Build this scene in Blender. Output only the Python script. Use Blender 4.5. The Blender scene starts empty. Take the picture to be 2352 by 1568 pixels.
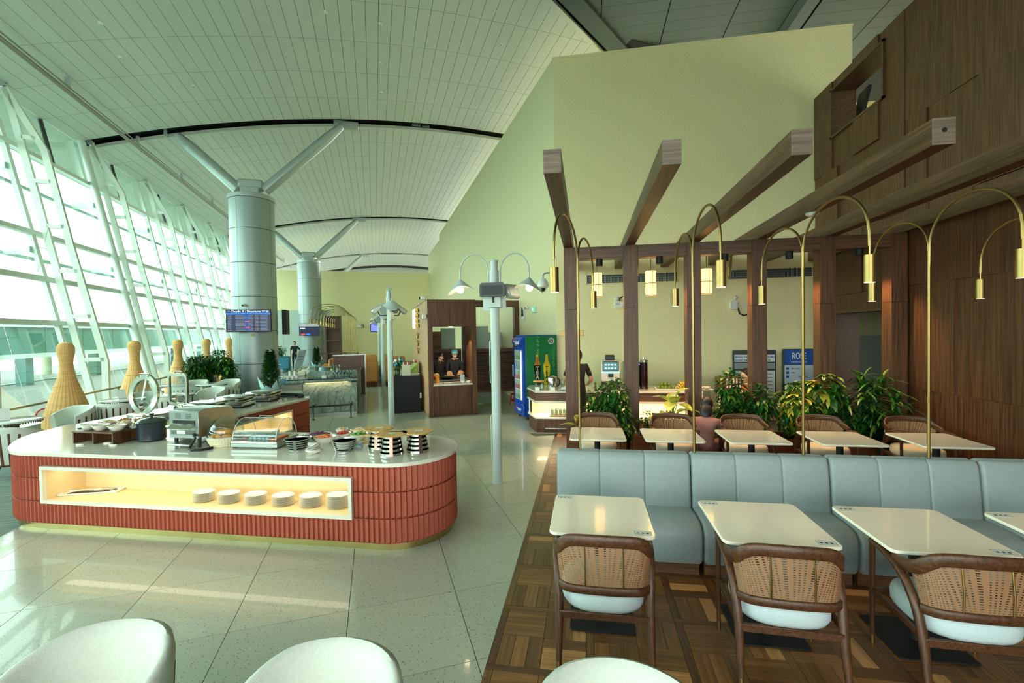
import bpy, math, random
from mathutils import Vector, Matrix, noise
from math import pi, sin, cos, tan, radians, atan2, sqrt, hypot
SC = bpy.context.scene
COL = SC.collection
rnd = random.Random(7)
HR = radians(26.05)                      # the hall's long axis is turned against the lounge's
def H(u, v, z=0.0):                      # hall coordinates -> world (world = lounge axes, metres)
    return Vector((u*cos(HR) - v*sin(HR), u*sin(HR) + v*cos(HR), z))

# ---------------------------------------------------------------- camera
cam = bpy.data.cameras.new('camera'); camo = bpy.data.objects.new('camera', cam); COL.objects.link(camo)
cam.sensor_width = 36.0; cam.lens = 1043.03/2352*36; cam.clip_start = .05; cam.clip_end = 600
_p, _r, _y = 0.02106574, -0.01677621, 0.16141184
_M = Matrix(((1,0,0),(0,0,-1),(0,1,0)))
_P = Matrix(((1,0,0),(0,cos(_p),-sin(_p)),(0,sin(_p),cos(_p))))
_R = Matrix(((cos(_r),-sin(_r),0),(sin(_r),cos(_r),0),(0,0,1)))
_Z = Matrix(((cos(_y),sin(_y),0),(-sin(_y),cos(_y),0),(0,0,1)))
_W = _R @ _P @ _M @ _Z
rot = Matrix((_W[0], -_W[1], -_W[2])).transposed()
camo.matrix_world = Matrix.Translation((0,0,2.1)) @ rot.to_4x4()
SC.camera = camo
# ---------------------------------------------------------------- world, exposure, daylight portals
SC.view_settings.view_transform = 'Standard'; SC.view_settings.look = 'None'
SC.view_settings.gamma = 1.0; SC.view_settings.use_curve_mapping = False
SC.view_settings.exposure = EXPO = 0.36
SC.cycles.use_denoising = True
SC.cycles.max_bounces = 7; SC.cycles.diffuse_bounces = 4; SC.cycles.glossy_bounces = 3
SC.cycles.transparent_max_bounces = 16; SC.cycles.transmission_bounces = 4
SC.cycles.sample_clamp_indirect = 6.0; SC.cycles.caustics_reflective = False; SC.cycles.caustics_refractive = False
wd = bpy.data.worlds.new('overcast_sky'); SC.world = wd; wd.use_nodes = True
bg = wd.node_tree.nodes['Background']; bg.inputs[0].default_value = (.95, 1.0, .93, 1); bg.inputs[1].default_value = 7.6
def area(name, loc, rot_m, sx, sy, power, colr=(1,1,1), portal=False, spread=pi):
    l = bpy.data.lights.new(name, 'AREA'); l.shape = 'RECTANGLE'; l.size = sx; l.size_y = sy
    l.energy = power; l.color = colr; l.spread = spread
    o = bpy.data.objects.new(name, l); COL.objects.link(o)
    o.matrix_world = Matrix.Translation(loc) @ rot_m.to_4x4()
    if portal: l.cycles.is_portal = True
    return o
# window wall portal (leaning glazing) and the glazed front behind the camera
area('daylight_portal', H(-8.2, 20, 4.3), Matrix.Rotation(HR, 3, 'Z') @ Matrix.Rotation(radians(-90+11.5), 3, 'Y'), 8.8, 70, 1, portal=True)
area('daylight_portal', Vector((0, -7.95, 2.8)), Matrix.Rotation(radians(90), 3, 'X'), 27, 3.8, 1, portal=True)

# ---------------------------------------------------------------- materials
def lin(c):
    return tuple(((x/255)/12.92 if x/255 <= .04045 else ((x/255+.055)/1.055)**2.4) for x in c) + (1,)
MATS = {}
def mat(name, c, rough=.5, metal=0, var=0, vscale=8, stretch=(1,1,1), bump=0, bscale=60, emit=0, ecol=None, alpha=1, coat=0, c2=None, spec=None, voro=0):
    if name in MATS: return MATS[name]
    m = bpy.data.materials.new(name); m.use_nodes = True; nt = m.node_tree; N = nt.nodes; L = nt.links
    b = N['Principled BSDF']
    b.inputs['Base Color'].default_value = lin(c); b.inputs['Roughness'].default_value = rough
    b.inputs['Metallic'].default_value = metal; b.inputs['Coat Weight'].default_value = coat
    if spec is not None: b.inputs['Specular IOR Level'].default_value = spec
    if emit:
        b.inputs['Emission Color'].default_value = lin(ecol or c); b.inputs['Emission Strength'].default_value = emit
    if var or bump or c2:
        tc = N.new('ShaderNodeTexCoord'); mp = N.new('ShaderNodeMapping'); mp.inputs['Scale'].default_value = stretch
        oi = N.new('ShaderNodeObjectInfo'); ad = N.new('ShaderNodeVectorMath'); ad.operation = 'ADD'
        mul = N.new('ShaderNodeMath'); mul.operation = 'MULTIPLY'; mul.inputs[1].default_value = 37.0
        L.new(oi.outputs['Random'], mul.inputs[0]); L.new(tc.outputs['Object'], ad.inputs[0]); L.new(mul.outputs[0], ad.inputs[1])
        L.new(ad.outputs[0], mp.inputs[0])
    if var or c2:
        nz = N.new('ShaderNodeTexNoise'); nz.inputs['Scale'].default_value = vscale; nz.inputs['Detail'].default_value = 5
        L.new(mp.outputs[0], nz.inputs['Vector'])
        rp = N.new('ShaderNodeValToRGB'); rp.color_ramp.elements[0].position = .32; rp.color_ramp.elements[1].position = .68
        a = lin(c); d = lin(c2) if c2 else tuple(min(1, x*(1+var)) for x in a[:3]) + (1,)
        if not c2: a = tuple(x*(1-var) for x in a[:3]) + (1,)
        rp.color_ramp.elements[0].color = a; rp.color_ramp.elements[1].color = d
        L.new(nz.outputs[0], rp.inputs[0]); L.new(rp.outputs[0], b.inputs['Base Color'])
    if bump:
        nb = N.new('ShaderNodeTexNoise'); nb.inputs['Scale'].default_value = bscale; nb.inputs['Detail'].default_value = 3
        L.new(mp.outputs[0], nb.inputs['Vector'])
        bp = N.new('ShaderNodeBump'); bp.inputs['Strength'].default_value = bump; bp.inputs['Distance'].default_value = .01
        L.new(nb.outputs[0], bp.inputs['Height']); L.new(bp.outputs[0], b.inputs['Normal'])
    MATS[name] = m
    return m
def glassy(name, tint, tr=.85, rough=.02, gloss=.12):
    if name in MATS: return MATS[name]
    m = bpy.data.materials.new(name); m.use_nodes = True; nt = m.node_tree; N = nt.nodes; L = nt.links
    N.remove(N['Principled BSDF']); out = N['Material Output']
    t = N.new('ShaderNodeBsdfTransparent'); t.inputs[0].default_value = lin(tint)
    g = N.new('ShaderNodeBsdfGlossy'); g.inputs['Roughness'].default_value = rough; g.inputs[0].default_value = (1,1,1,1)
    mx = N.new('ShaderNodeMixShader'); fr = N.new('ShaderNodeLayerWeight'); fr.inputs[0].default_value = .22
    ml = N.new('ShaderNodeMath'); ml.operation = 'MULTIPLY_ADD'; ml.inputs[1].default_value = .55; ml.inputs[2].default_value = gloss*.4
    ml.use_clamp = True
    L.new(fr.outputs[1], ml.inputs[0]); L.new(ml.outputs[0], mx.inputs[0]); L.new(t.outputs[0], mx.inputs[1]); L.new(g.outputs[0], mx.inputs[2])
    L.new(mx.outputs[0], out.inputs[0]); MATS[name] = m
    return m
def wood(name, c1, c2, axis='z', rough=.42, sc=1.0):
    st = {'z': (26*sc, 26*sc, .9*sc), 'x': (.9*sc, 26*sc, 26*sc), 'y': (26*sc, .9*sc, 26*sc)}[axis]
    return mat(name, c1, rough, var=.1, vscale=1.6, stretch=st, c2=c2, bump=.12, bscale=3)
WALZ = wood('walnut_upright', (62,37,21), (110,70,42), 'z')
WALX = wood('walnut_along_x', (66,42,26), (114,78,52), 'x')
WALY = wood('walnut_along_y', (64,42,26), (112,76,50), 'y')
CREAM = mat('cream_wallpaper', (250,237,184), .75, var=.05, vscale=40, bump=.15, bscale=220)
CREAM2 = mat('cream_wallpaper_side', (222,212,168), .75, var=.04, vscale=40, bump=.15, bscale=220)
CEIL = mat('ceiling_sheet', (196,204,190), .5)
CEILD = mat('ceiling_sheet_dark', (74,88,83), .6)
BLACK = mat('matt_black', (14,15,16), .6)
BLK2 = mat('black_metal', (26,27,28), .4)
WHITE = mat('white_paint', (226,232,224), .4)
WSTEEL = mat('white_painted_steel', (222,232,222), .35)
GREYM = mat('light_grey_metal', (178,190,188), .3, metal=.35)
BRASS = mat('brushed_brass', (158,134,82), .36, metal=1, var=.06, vscale=30)
BRASSP = mat('brass_plinth', (190,172,112), .3, metal=1, var=.08, vscale=4)
STEEL = mat('polished_steel', (200,200,190), .17, metal=1)
STEELB = mat('brushed_steel', (176,180,176), .32, metal=1, var=.05, vscale=20)
QUARTZ = mat('cream_quartz', (226,224,208), .12, var=.02, vscale=200, coat=.4)
TABW = mat('ivory_table_top', (252,247,230), .1, coat=.5)
TERRA = mat('terracotta_tile', (170,82,60), .62, var=.1, vscale=90, bump=.3, bscale=300)
SAGE = mat('grey_green_leather', (138,155,157), .46, var=.03, vscale=30, bump=.1, bscale=400)
BOUC = mat('white_boucle', (204,224,230), .9, var=.05, vscale=120, bump=.5, bscale=260)  # white fabric; the pale blue cast of its light is put into the colour
TUBF = mat('pale_grey_upholstery', (206,214,204), .85, var=.04, vscale=60, bump=.25, bscale=300)
CHW = wood('stained_oak', (60,36,20), (96,60,34), 'z', .4, 1.5)
CHWY = wood('stained_oak_y', (60,36,20), (96,60,34), 'y', .4, 1.5)
SEATD = mat('cream_and_warm_lit_fabric', (222,210,186), .85, bump=.2, bscale=200)  # on the back-row chairs, warm light on white fabric is put into this colour
CERAM = mat('white_ceramic', (240,238,228), .15, coat=.3)
PLASTW = mat('white_plastic', (228,230,224), .35)
NICHE = mat('cream_laminate', (228,208,160), .5)
CLEAR = glassy('clear_acrylic', (236,242,240), gloss=.10)
GLASSC = glassy('drinking_glass', (220,230,226), gloss=.16)
PANE = glassy('window_glass', (214,246,238), gloss=.06)
BAMB = wood('bamboo_board', (196,146,78), (226,182,112), 'y', .45)
LEAF = mat('leaf_green', (34,92,30), .35, var=.35, vscale=14)
LEAFD = mat('leaf_dark_green', (22,66,26), .4, var=.35, vscale=14)
LEAFL = mat('leaf_lime', (92,136,36), .4, var=.3, vscale=14)
LEAFY = mat('leaf_yellow', (186,176,60), .4, var=.2, vscale=14)
STEMM = mat('stem_brown', (84,62,38), .8)
RATT = mat('woven_rattan', (236,182,112), .6, var=.18, vscale=3, stretch=(1,1,30), bump=.5, bscale=120)
PAPER = mat('white_paper', (232,236,232), .7)
INK = mat('dark_print', (44,54,84), .7)
CYANP = mat('pale_cyan_wrap', (176,222,218), .6)
WARM = mat('warm_lit_bulb', (255,236,200), .4, emit=5, ecol=(255,226,176))
WARMS = mat('warm_led_strip', (255,214,140), .4, emit=2.2, ecol=(255,200,120))

# ---------------------------------------------------------------- mesh builder
class MB:
    def __init__(s): s.v = []; s.f = []; s.mi = []
    def add(s, vs, fs, m=0, T=None):
        b = len(s.v)
        if T is not None: vs = [T @ Vector(v) for v in vs]
        s.v += [tuple(v) for v in vs]; s.f += [tuple(b+i for i in f) for f in fs]; s.mi += [m]*len(fs)
        return s
    def box(s, x0, y0, z0, x1, y1, z1, b=0, m=0, T=None):
        c = ((x0+x1)/2, (y0+y1)/2, (z0+z1)/2); h = (abs(x1-x0)/2, abs(y1-y0)/2, abs(z1-z0)/2)
        b = min(b, min(h)*.9)
        if b <= 0:
            vs = [(c[0]+i*h[0], c[1]+j*h[1], c[2]+k*h[2]) for i in (-1,1) for j in (-1,1) for k in (-1,1)]
            return s.add(vs, [(0,1,3,2),(4,6,7,5),(0,4,5,1),(2,3,7,6),(0,2,6,4),(1,5,7,3)], m, T)
        vs = []; ix = {}
        for i in (-1,1):
            for j in (-1,1):
                for k in (-1,1):
                    for a in range(3):
                        ix[(i,j,k,a)] = len(vs)
                        sg = (i,j,k)
                        vs.append(tuple(c[q]+sg[q]*(h[q] if q == a else h[q]-b) for q in range(3)))
        fs = []
        for a in range(3):
            o = [q for q in range(3) if q != a]
            for sgn in (-1,1):
                quad = []
                for (p, q) in ((-1,-1),(1,-1),(1,1),(-1,1)):
                    t = [0,0,0]; t[a] = sgn; t[o[0]] = p; t[o[1]] = q; quad.append(ix[(*t, a)])
                fs.append(quad)
            for p in (-1,1):
                for q in (-1,1):
                    t1 = [0,0,0]; t1[a] = -1; t1[o[0]] = p; t1[o[1]] = q; t2 = list(t1); t2[a] = 1
                    fs.append([ix[(*t1, o[0])], ix[(*t1, o[1])], ix[(*t2, o[1])], ix[(*t2, o[0])]])
        for i in (-1,1):
            for j in (-1,1):
                for k in (-1,1): fs.append([ix[(i,j,k,0)], ix[(i,j,k,1)], ix[(i,j,k,2)]])
        out = []
        for f in fs:
            p = [Vector(vs[q]) for q in f]; n = (p[1]-p[0]).cross(p[2]-p[0]); g = sum(p, Vector())/len(p) - Vector(c)
            out.append(tuple(f) if n.dot(g) > 0 else tuple(reversed(f)))
        return s.add(vs, out, m, T)
    def sweep(s, pts, prof, up=(0,0,1), closed=False, cap=True, m=0, T=None, scale=None):
        P = [Vector(p) for p in pts]; n = len(P); k = len(prof); vs = []
        U = Vector(up) if up is not None else None; last = None
        for i, p in enumerate(P):
            if closed: t = P[(i+1) % n] - P[i-1]
            else: t = P[min(i+1, n-1)] - P[max(i-1, 0)]
            t.normalize()
            if up is None:
                if last is None:
                    a = Vector((0,0,1)) if abs(t.z) < .9 else Vector((1,0,0)); sd = t.cross(a).normalized()
                else:
                    sd = last - t*last.dot(t); sd.normalize()
                last = sd
            else:
                sd = t.cross(U)
                if sd.length < 1e-4: sd = last or Vector((1,0,0))
                sd.normalize(); last = sd
            u2 = sd.cross(t).normalized(); q = 1 if scale is None else scale[i]
            for (a, b) in prof: vs.append(p + sd*a*q + u2*b*q)
        fs = []
        for i in range(n if closed else n-1):
            for j in range(k):
                a = i*k+j; b = i*k+(j+1) % k; c = ((i+1) % n)*k+(j+1) % k; d = ((i+1) % n)*k+j
                fs.append((a, b, c, d))
        if cap and not closed:
            fs.append(tuple(range(k-1, -1, -1))); fs.append(tuple((n-1)*k+j for j in range(k)))
        return s.add(vs, fs, m, T)
    def tube(s, pts, r, n=8, closed=False, m=0, T=None):
        sc = None
        if isinstance(r, (list, tuple)): sc = r; r = 1
        pr = [(r*cos(2*pi*i/n), r*sin(2*pi*i/n)) for i in range(n)]
        return s.sweep(pts, pr, up=None, closed=closed, m=m, T=T, scale=sc)
    def cyl(s, p0, p1, r0, r1=None, n=16, m=0, T=None):
        return s.tube([p0, p1], [r0, r0 if r1 is None else r1], n, m=m, T=T)
    def lathe(s, prof, n=24, c=(0,0,0), m=0, T=None, a0=0, a1=2*pi):
        full = abs(a1-a0-2*pi) < 1e-6; k = n if full else n+1; vs = []
        for (r, z) in prof:
            for i in range(k):
                a = a0+(a1-a0)*i/n; vs.append((c[0]+r*cos(a), c[1]+r*sin(a), c[2]+z))
        fs = []
        for j in range(len(prof)-1):
            for i in range(n):
                a = j*k+i; b = j*k+(i+1) % k; fs.append((a, b, b+k, a+k))
        if full:
            if prof[0][0] > 1e-5: fs.append(tuple(range(n-1, -1, -1)))
            if prof[-1][0] > 1e-5: fs.append(tuple((len(prof)-1)*k+i for i in range(n)))
        return s.add(vs, fs, m, T)
    def prism(s, poly, z0, z1, m=0, T=None, b=0):
        n = len(poly)
        if b > 0:
            # small rounded arris: inset ring at top and bottom
            ins = offset(poly, -b)
            vs = [(x,y,z0) for x,y in ins] + [(x,y,z0+b) for x,y in poly] + [(x,y,z1-b) for x,y in poly] + [(x,y,z1) for x,y in ins]
            fs = [tuple(range(n-1,-1,-1))]
            for k in range(3): fs += [(k*n+i, k*n+(i+1)%n, (k+1)*n+(i+1)%n, (k+1)*n+i) for i in range(n)]
            fs.append(tuple(3*n+i for i in range(n)))
            return s.add(vs, fs, m, T)
        vs = [(x,y,z0) for x,y in poly] + [(x,y,z1) for x,y in poly]
        fs = [tuple(range(n-1,-1,-1)), tuple(range(n, 2*n))] + [(i, (i+1)%n, n+(i+1)%n, n+i) for i in range(n)]
        return s.add(vs, fs, m, T)
    def ball(s, c, r, n=12, k=8, m=0, T=None, sc=(1,1,1)):
        vs = [(c[0], c[1], c[2]-r*sc[2])]
        for j in range(1, k):
            a = -pi/2+pi*j/k
            for i in range(n):
                b = 2*pi*i/n; vs.append((c[0]+r*sc[0]*cos(a)*cos(b), c[1]+r*sc[1]*cos(a)*sin(b), c[2]+r*sc[2]*sin(a)))
        vs.append((c[0], c[1], c[2]+r*sc[2])); e = len(vs)-1
        fs = [(0, 1+(i+1)%n, 1+i) for i in range(n)]
        for j in range(k-2): fs += [(1+j*n+i, 1+j*n+(i+1)%n, 1+(j+1)*n+(i+1)%n, 1+(j+1)*n+i) for i in range(n)]
        fs += [(1+(k-2)*n+i, 1+(k-2)*n+(i+1)%n, e) for i in range(n)]
        return s.add(vs, fs, m, T)
    def build(s, name, mt, parent=None, angle=38, loc=None, rz=None):
        me = bpy.data.meshes.new(name); me.from_pydata(s.v, [], s.f); me.update()
        for q in (mt if isinstance(mt, (list, tuple)) else [mt]): me.materials.append(q)
        if any(s.mi): me.polygons.foreach_set('material_index', s.mi)
        if angle:
            me.polygons.foreach_set('use_smooth', [True]*len(me.polygons)); me.set_sharp_from_angle(angle=radians(angle))
        o = bpy.data.objects.new(name, me); COL.objects.link(o)
        if parent is not None: o.parent = parent
        if loc is not None: o.location = loc
        if rz is not None: o.rotation_euler[2] = rz
        return o
def offset(poly, d):
    if sum(poly[i-1][0]*poly[i][1]-poly[i][0]*poly[i-1][1] for i in range(len(poly))) < 0: d = -d; flip = -1
    else: flip = 1
    n = len(poly); out = []
    for i in range(n):
        a, b, c = Vector(poly[i-1]), Vector(poly[i]), Vector(poly[(i+1) % n])
        e1 = (b-a); e2 = (c-b)
        if e1.length < 1e-9: e1 = e2
        if e2.length < 1e-9: e2 = e1
        e1.normalize(); e2.normalize()
        n1 = Vector((e1.y, -e1.x)); n2 = Vector((e2.y, -e2.x)); m = n1+n2
        if m.length < 1e-6: m = n1
        m.normalize(); k = d/max(.35, m.dot(n1)); out.append((b.x+m.x*k, b.y+m.y*k))
    return out
def rrect(x0, y0, x1, y1, r, k=5):
    out = []
    for cx, cy, a in ((x1-r, y0+r, -pi/2), (x1-r, y1-r, 0), (x0+r, y1-r, pi/2), (x0+r, y0+r, pi)):
        for i in range(k+1): out.append((cx+r*cos(a+pi/2*i/k), cy+r*sin(a+pi/2*i/k)))
    return out
def props(o, label=None, cat=None, group=None, kind=None):
    if label: o['label'] = label
    if cat: o['category'] = cat
    if group: o['group'] = group
    if kind: o['kind'] = kind
    return o
def thing(name, label, cat, loc=(0,0,0), rz=0, group=None, kind=None):
    o = bpy.data.objects.new(name, None); o.empty_display_size = .1; COL.objects.link(o)
    o.location = loc; o.rotation_euler = (0,0,rz)
    return props(o, label, cat, group, kind)
KIDS = {}
def kids_of(o):
    return [c for c in bpy.data.objects if c.parent == o]
def snapshot(o):                           # read a thing's tree once, so that many copies stay cheap
    ks = kids_of(o); return (o, [(k, kids_of(k)) for k in ks])
def dup(tree, label=None, loc=None, rz=None, group=None):
    o, ks = tree
    r = o.copy(); COL.objects.link(r)
    for k, gs in ks:
        c = k.copy(); COL.objects.link(c); c.parent = r
        for g in gs:
            d = g.copy(); COL.objects.link(d); d.parent = c
    if label: r['label'] = label
    if group: r['group'] = group
    if loc is not None: r.location = loc
    if rz is not None: r.rotation_euler = (0,0,rz)
    return r
def text(txt, size, mt, parent, loc, rot=(pi/2,0,0), depth=.001, name='lettering', align='LEFT', shear=0, sx=1, bold=0, label=None):
    cu = bpy.data.curves.new(name, 'FONT'); cu.body = txt; cu.size = size; cu.extrude = depth; cu.align_x = align; cu.shear = shear
    cu.resolution_u = 3; cu.offset = bold
    tmp = bpy.data.objects.new(name, cu); COL.objects.link(tmp)
    dg = bpy.context.evaluated_depsgraph_get(); dg.update()
    me = bpy.data.meshes.new_from_object(tmp.evaluated_get(dg)); bpy.data.objects.remove(tmp)
    me.materials.clear(); me.materials.append(mt)
    o = bpy.data.objects.new(name, me); COL.objects.link(o); o.parent = parent; o.location = loc; o.rotation_euler = rot; o.scale = (sx,1,1)
    if label: o['label'] = label
    return o
# ================================================================ SETTING
def struct(name, label=None, cat=None):
    o = bpy.data.objects.new(name, None); COL.objects.link(o); o['kind'] = 'structure'
    return props(o, label, cat)
def sbuild(mb, name, mt, label, cat, angle=38, rz=None):
    o = mb.build(name, mt, angle=angle, rz=rz); return props(o, label, cat, kind='structure')
# ---- terrazzo floor: slab + tiles turned with the hall
TERRZ = []
for i, c in enumerate(((172,178,161), (169,176,159), (175,181,163), (167,174,158))):
    m = mat('terrazzo_%s' % 'abcd'[i], c, .26, var=.10, vscale=120, coat=.25)
    nt = m.node_tree; N = nt.nodes; L = nt.links; b = N['Principled BSDF']
    vo = N.new('ShaderNodeTexVoronoi'); vo.inputs['Scale'].default_value = 48
    g = N.new('ShaderNodeTexCoord'); L.new(g.outputs['Object'], vo.inputs['Vector'])
    rp = N.new('ShaderNodeValToRGB'); rp.color_ramp.elements[0].position = .14; rp.color_ramp.elements[1].position = .22
    rp.color_ramp.elements[0].color = (0,0,0,1); L.new(vo.outputs['Distance'], rp.inputs[0])
    hs = N.new('ShaderNodeSeparateColor'); L.new(vo.outputs['Color'], hs.inputs[0])
    mt2 = N.new('ShaderNodeMath'); mt2.operation = 'LESS_THAN'; mt2.inputs[1].default_value = .55; L.new(hs.outputs[0], mt2.inputs[0])
    mm = N.new('ShaderNodeMath'); mm.operation = 'SUBTRACT'; mm.inputs[0].default_value = 1; L.new(rp.outputs[0], mm.inputs[1])
    m3 = N.new('ShaderNodeMath'); m3.operation = 'MULTIPLY'; L.new(mm.outputs[0], m3.inputs[0]); L.new(mt2.outputs[0], m3.inputs[1])
    mx = N.new('ShaderNodeMix'); mx.data_type = 'RGBA'
    src = b.inputs['Base Color'].links[0].from_socket
    L.new(m3.outputs[0], mx.inputs['Factor']); L.new(src, mx.inputs[6]); mx.inputs[7].default_value = lin((92,92,76)); L.new(mx.outputs[2], b.inputs['Base Color'])
    TERRZ.append(m)
GROUT = mat('grey_grout', (84,88,80), .8)
fl = MB().box(-60, -12, -.3, 40, 75, -.014).build('floor', GROUT, angle=0)
props(fl, 'pale green-grey terrazzo floor tiles running down the hall', 'floor', kind='structure')
def clip_poly(poly, px, py, nx, ny):        # keep the side where (p-p0).n >= 0
    out = []
    for i in range(len(poly)):
        a, b = poly[i], poly[(i+1) % len(poly)]
        da = (a[0]-px)*nx+(a[1]-py)*ny; db = (b[0]-px)*nx+(b[1]-py)*ny
        if da >= 0: out.append(a)
        if (da >= 0) != (db >= 0):
            t = da/(da-db); out.append((a[0]+(b[0]-a[0])*t, a[1]+(b[1]-a[1])*t))
    return out
u0, v0, du, dv = -1.05, 3.64, .815, .815
rest = MB(); cnt = 0; cands = []
for i in range(-4, 9):
    for j in range(-6, 42):
        a, b = u0+i*du, v0+j*dv
        if a+du < -3.86: continue
        poly = [(a+.0025, b+.0025), (a+du-.0025, b+.0025), (a+du-.0025, b+dv-.0025), (a+.0025, b+dv-.0025)]
        W = [tuple(H(*p))[:2] for p in poly]
        if a < -3.86:
            q = H(-3.86, 0); d = H(1, 0); W = clip_poly(W, q.x, q.y, d.x, d.y)
        if sum(p[1] for p in W)/max(1, len(W)) < 9.33: W = clip_poly(W, -.65, 0, -1, 0)
        elif W and min(p[1] for p in W) < 9.33 and max(p[0] for p in W) > -.65:
            W = clip_poly(W, 0, 9.33, 0, 1)
        if len(W) < 3: continue
        c = (sum(p[0] for p in W)/len(W), sum(p[1] for p in W)/len(W))
        if c[0] > 6 or c[1] < -2: continue
        cands.append((hypot(c[0], c[1]-4), W))
cands.sort(key=lambda t: t[0])
for k, (d, W) in enumerate(cands):
    if k < 290 and d < 17:
        MB().prism(W, -.02, 0, b=0).build('floor_tile', TERRZ[rnd.randrange(4)], fl, angle=0)
    else: rest.prism(W, -.02, 0, m=rnd.randrange(4))
rest.build('floor_tiles_beyond', TERRZ, fl, angle=0)['kind'] = 'stuff'
# ---- parquet
PQ = [wood('parquet_%s%d' % (ax, i), c1, c2, ax, .3, 1.2) for ax in 'xy' for i, (c1, c2) in enumerate((((76,46,20), (112,72,34)), ((92,58,26), (132,88,44)), ((108,72,34), (150,104,56)), ((152,106,58), (196,146,88)), ((84,56,26), (124,86,44)), ((66,40,20), (98,64,34))))]
pf = MB().box(-.65, -4, -.3, 5.02, 9.33, -.006).build('floor', mat('parquet_joint', (30,20,12), .7), angle=0)
props(pf, 'brown basket-weave parquet floor under the dining tables', 'floor', kind='structure')
planks = []
S = .625; X0, Y0 = -.65, 2.722
def plk(x0, y0, x1, y1, t):
    ax = 0 if (x1-x0) > (y1-y0) else 6
    planks.append((hypot((x0+x1)/2-1.2, (y0+y1)/2-1.2), x0, y0, x1, y1, ax+t))
for i in range(0, 10):
    for j in range(-3, 11):
        ax_, ay = X0+i*S, Y0+j*S
        if ax_ > 5.0: continue
        bw = .052
        plk(ax_, ay, ax_+S, ay+bw, 0 if rnd.random() < .5 else 5); plk(ax_, ay+bw, ax_+bw, ay+S, 5 if rnd.random() < .5 else 4)
        q = (S-bw)/2
        for p in range(2):
            for r in range(2):
                bx, by = ax_+bw+p*q, ay+bw+r*q
                for k in range(3):
                    t = rnd.choices((0, 1, 2, 3, 4), (3, 3, 2, 1.3, 3))[0]
                    if (p+r) % 2: plk(bx, by+k*q/3, bx+q, by+(k+1)*q/3, t)
                    else: plk(bx+k*q/3, by, bx+(k+1)*q/3, by+q, t)
planks = [p for p in planks if p[3] <= 5.05 and p[4] < 9.33]
planks.sort(key=lambda t: t[0] + (100 if t[4] < 1.9 else 0))
rest = MB()
for k, (d, x0, y0, x1, y1, t) in enumerate(planks):
    g = .0012
    if k < 296: MB().box(x0+g, y0+g, -.012, min(x1, 5.02)-g, y1-g, 0, b=.001).build('parquet_block', PQ[t], pf, angle=0)
    else: rest.box(x0+g, y0+g, -.012, min(x1, 5.02)-g, y1-g, 0, m=t)
rest.build('parquet_blocks_beyond', PQ, pf, angle=0)['kind'] = 'stuff'
# ---- carpet under the window seats
CARPET = mat('grey_blue_carpet', (96,116,112), .95, c2=(140,154,146), vscale=3, stretch=(1,9,1), bump=.4, bscale=200)
cp = MB().box(-7.9, -12, -.2, -3.87, 60, 0).build('floor', CARPET, angle=0, rz=HR)
props(cp, 'streaky grey-blue carpet along the window wall', 'floor', kind='structure')
mpl = MB().box(-3.872, -12, -.01, -3.858, 60, .002).build('trim_1', STEELB, angle=0, rz=HR)
props(mpl, 'thin metal strip between carpet and terrazzo', 'trim', kind='structure')
wf = MB().box(-3.8, 18.9, -.1, 4.1, 36, .002).build('floor', wood('dark_plank_floor', (66,38,22), (100,62,38), 'x', .35), angle=0, rz=HR)
props(wf, 'dark reddish plank floor of the far seating area', 'floor', kind='structure')
# ---- hall ceiling (shallow barrel across the hall, strips along it)
RC = 39.8
def cz(u): return 10.42-RC+sqrt(RC*RC-(u-3)**2)
cb = MB(); US = [-9.3+.775*i for i in range(27)]
def left_of_valley(u, v):
    p = H(u, v); return (p.x+.77) - (p.y-11.31)*.565
vv = [-14+1.5*i for i in range(53)]
for i in range(len(US)-1):
    for j in range(len(vv)-1):
        uu = (US[i]+US[i+1])/2; q = (vv[j]+vv[j+1])/2
        if left_of_valley(uu, q) > 1.6: continue
        a, b, c, d = US[i], US[i+1], vv[j], vv[j+1]
        cb.add([(a,c,cz(a)+.16), (b,c,cz(b)+.16), (b,d,cz(b)+.16), (a,d,cz(a)+.16)], [(0,1,2,3)])
CE = cb.build('ceiling', mat('ceiling_void', (12,14,14), .8), rz=HR)
props(CE, 'long vaulted pale ceiling of narrow metal strips with black slots', 'ceiling', kind='structure')
mb = MB()
for i in range(3):
    a, b = -9.15-.5*i, -9.15-.5*(i+1); mb.add([(a,-8,cz(a)), (b,-8,cz(b)), (b,56,cz(b)), (a,56,cz(a))], [(0,1,2,3)])
mb.build('outside_eave', CEIL, CE, angle=0)
SU = .325; SV = 1.72
gaps = [3.6+15*k for k in range(4)]
cells = []
for k in range(-1, 4):
    g0 = 3.6+15*k
    for r in range(9):
        a = g0+.24+r*(14.52/9); b = a+14.52/9
        if k == 3 and r > 4: continue
        for i in range(58):
            ua = -9.15+i*SU; 
            if ua > 8.6: break
            uc = ua+SU/2; 
            lv = max(left_of_valley(ua, (a+b)/2), left_of_valley(ua+SU, (a+b)/2))
            if min(left_of_valley(ua, a), left_of_valley(ua, b), left_of_valley(ua+SU, a), left_of_valley(ua+SU, b)) > 0: continue
            if b < 0: continue
            cells.append((abs((a+b)/2-14)+abs(uc)*.55 + (60 if b < 11.2 else 0), ua, a, b))
cells.sort(); rest = MB()
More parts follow.
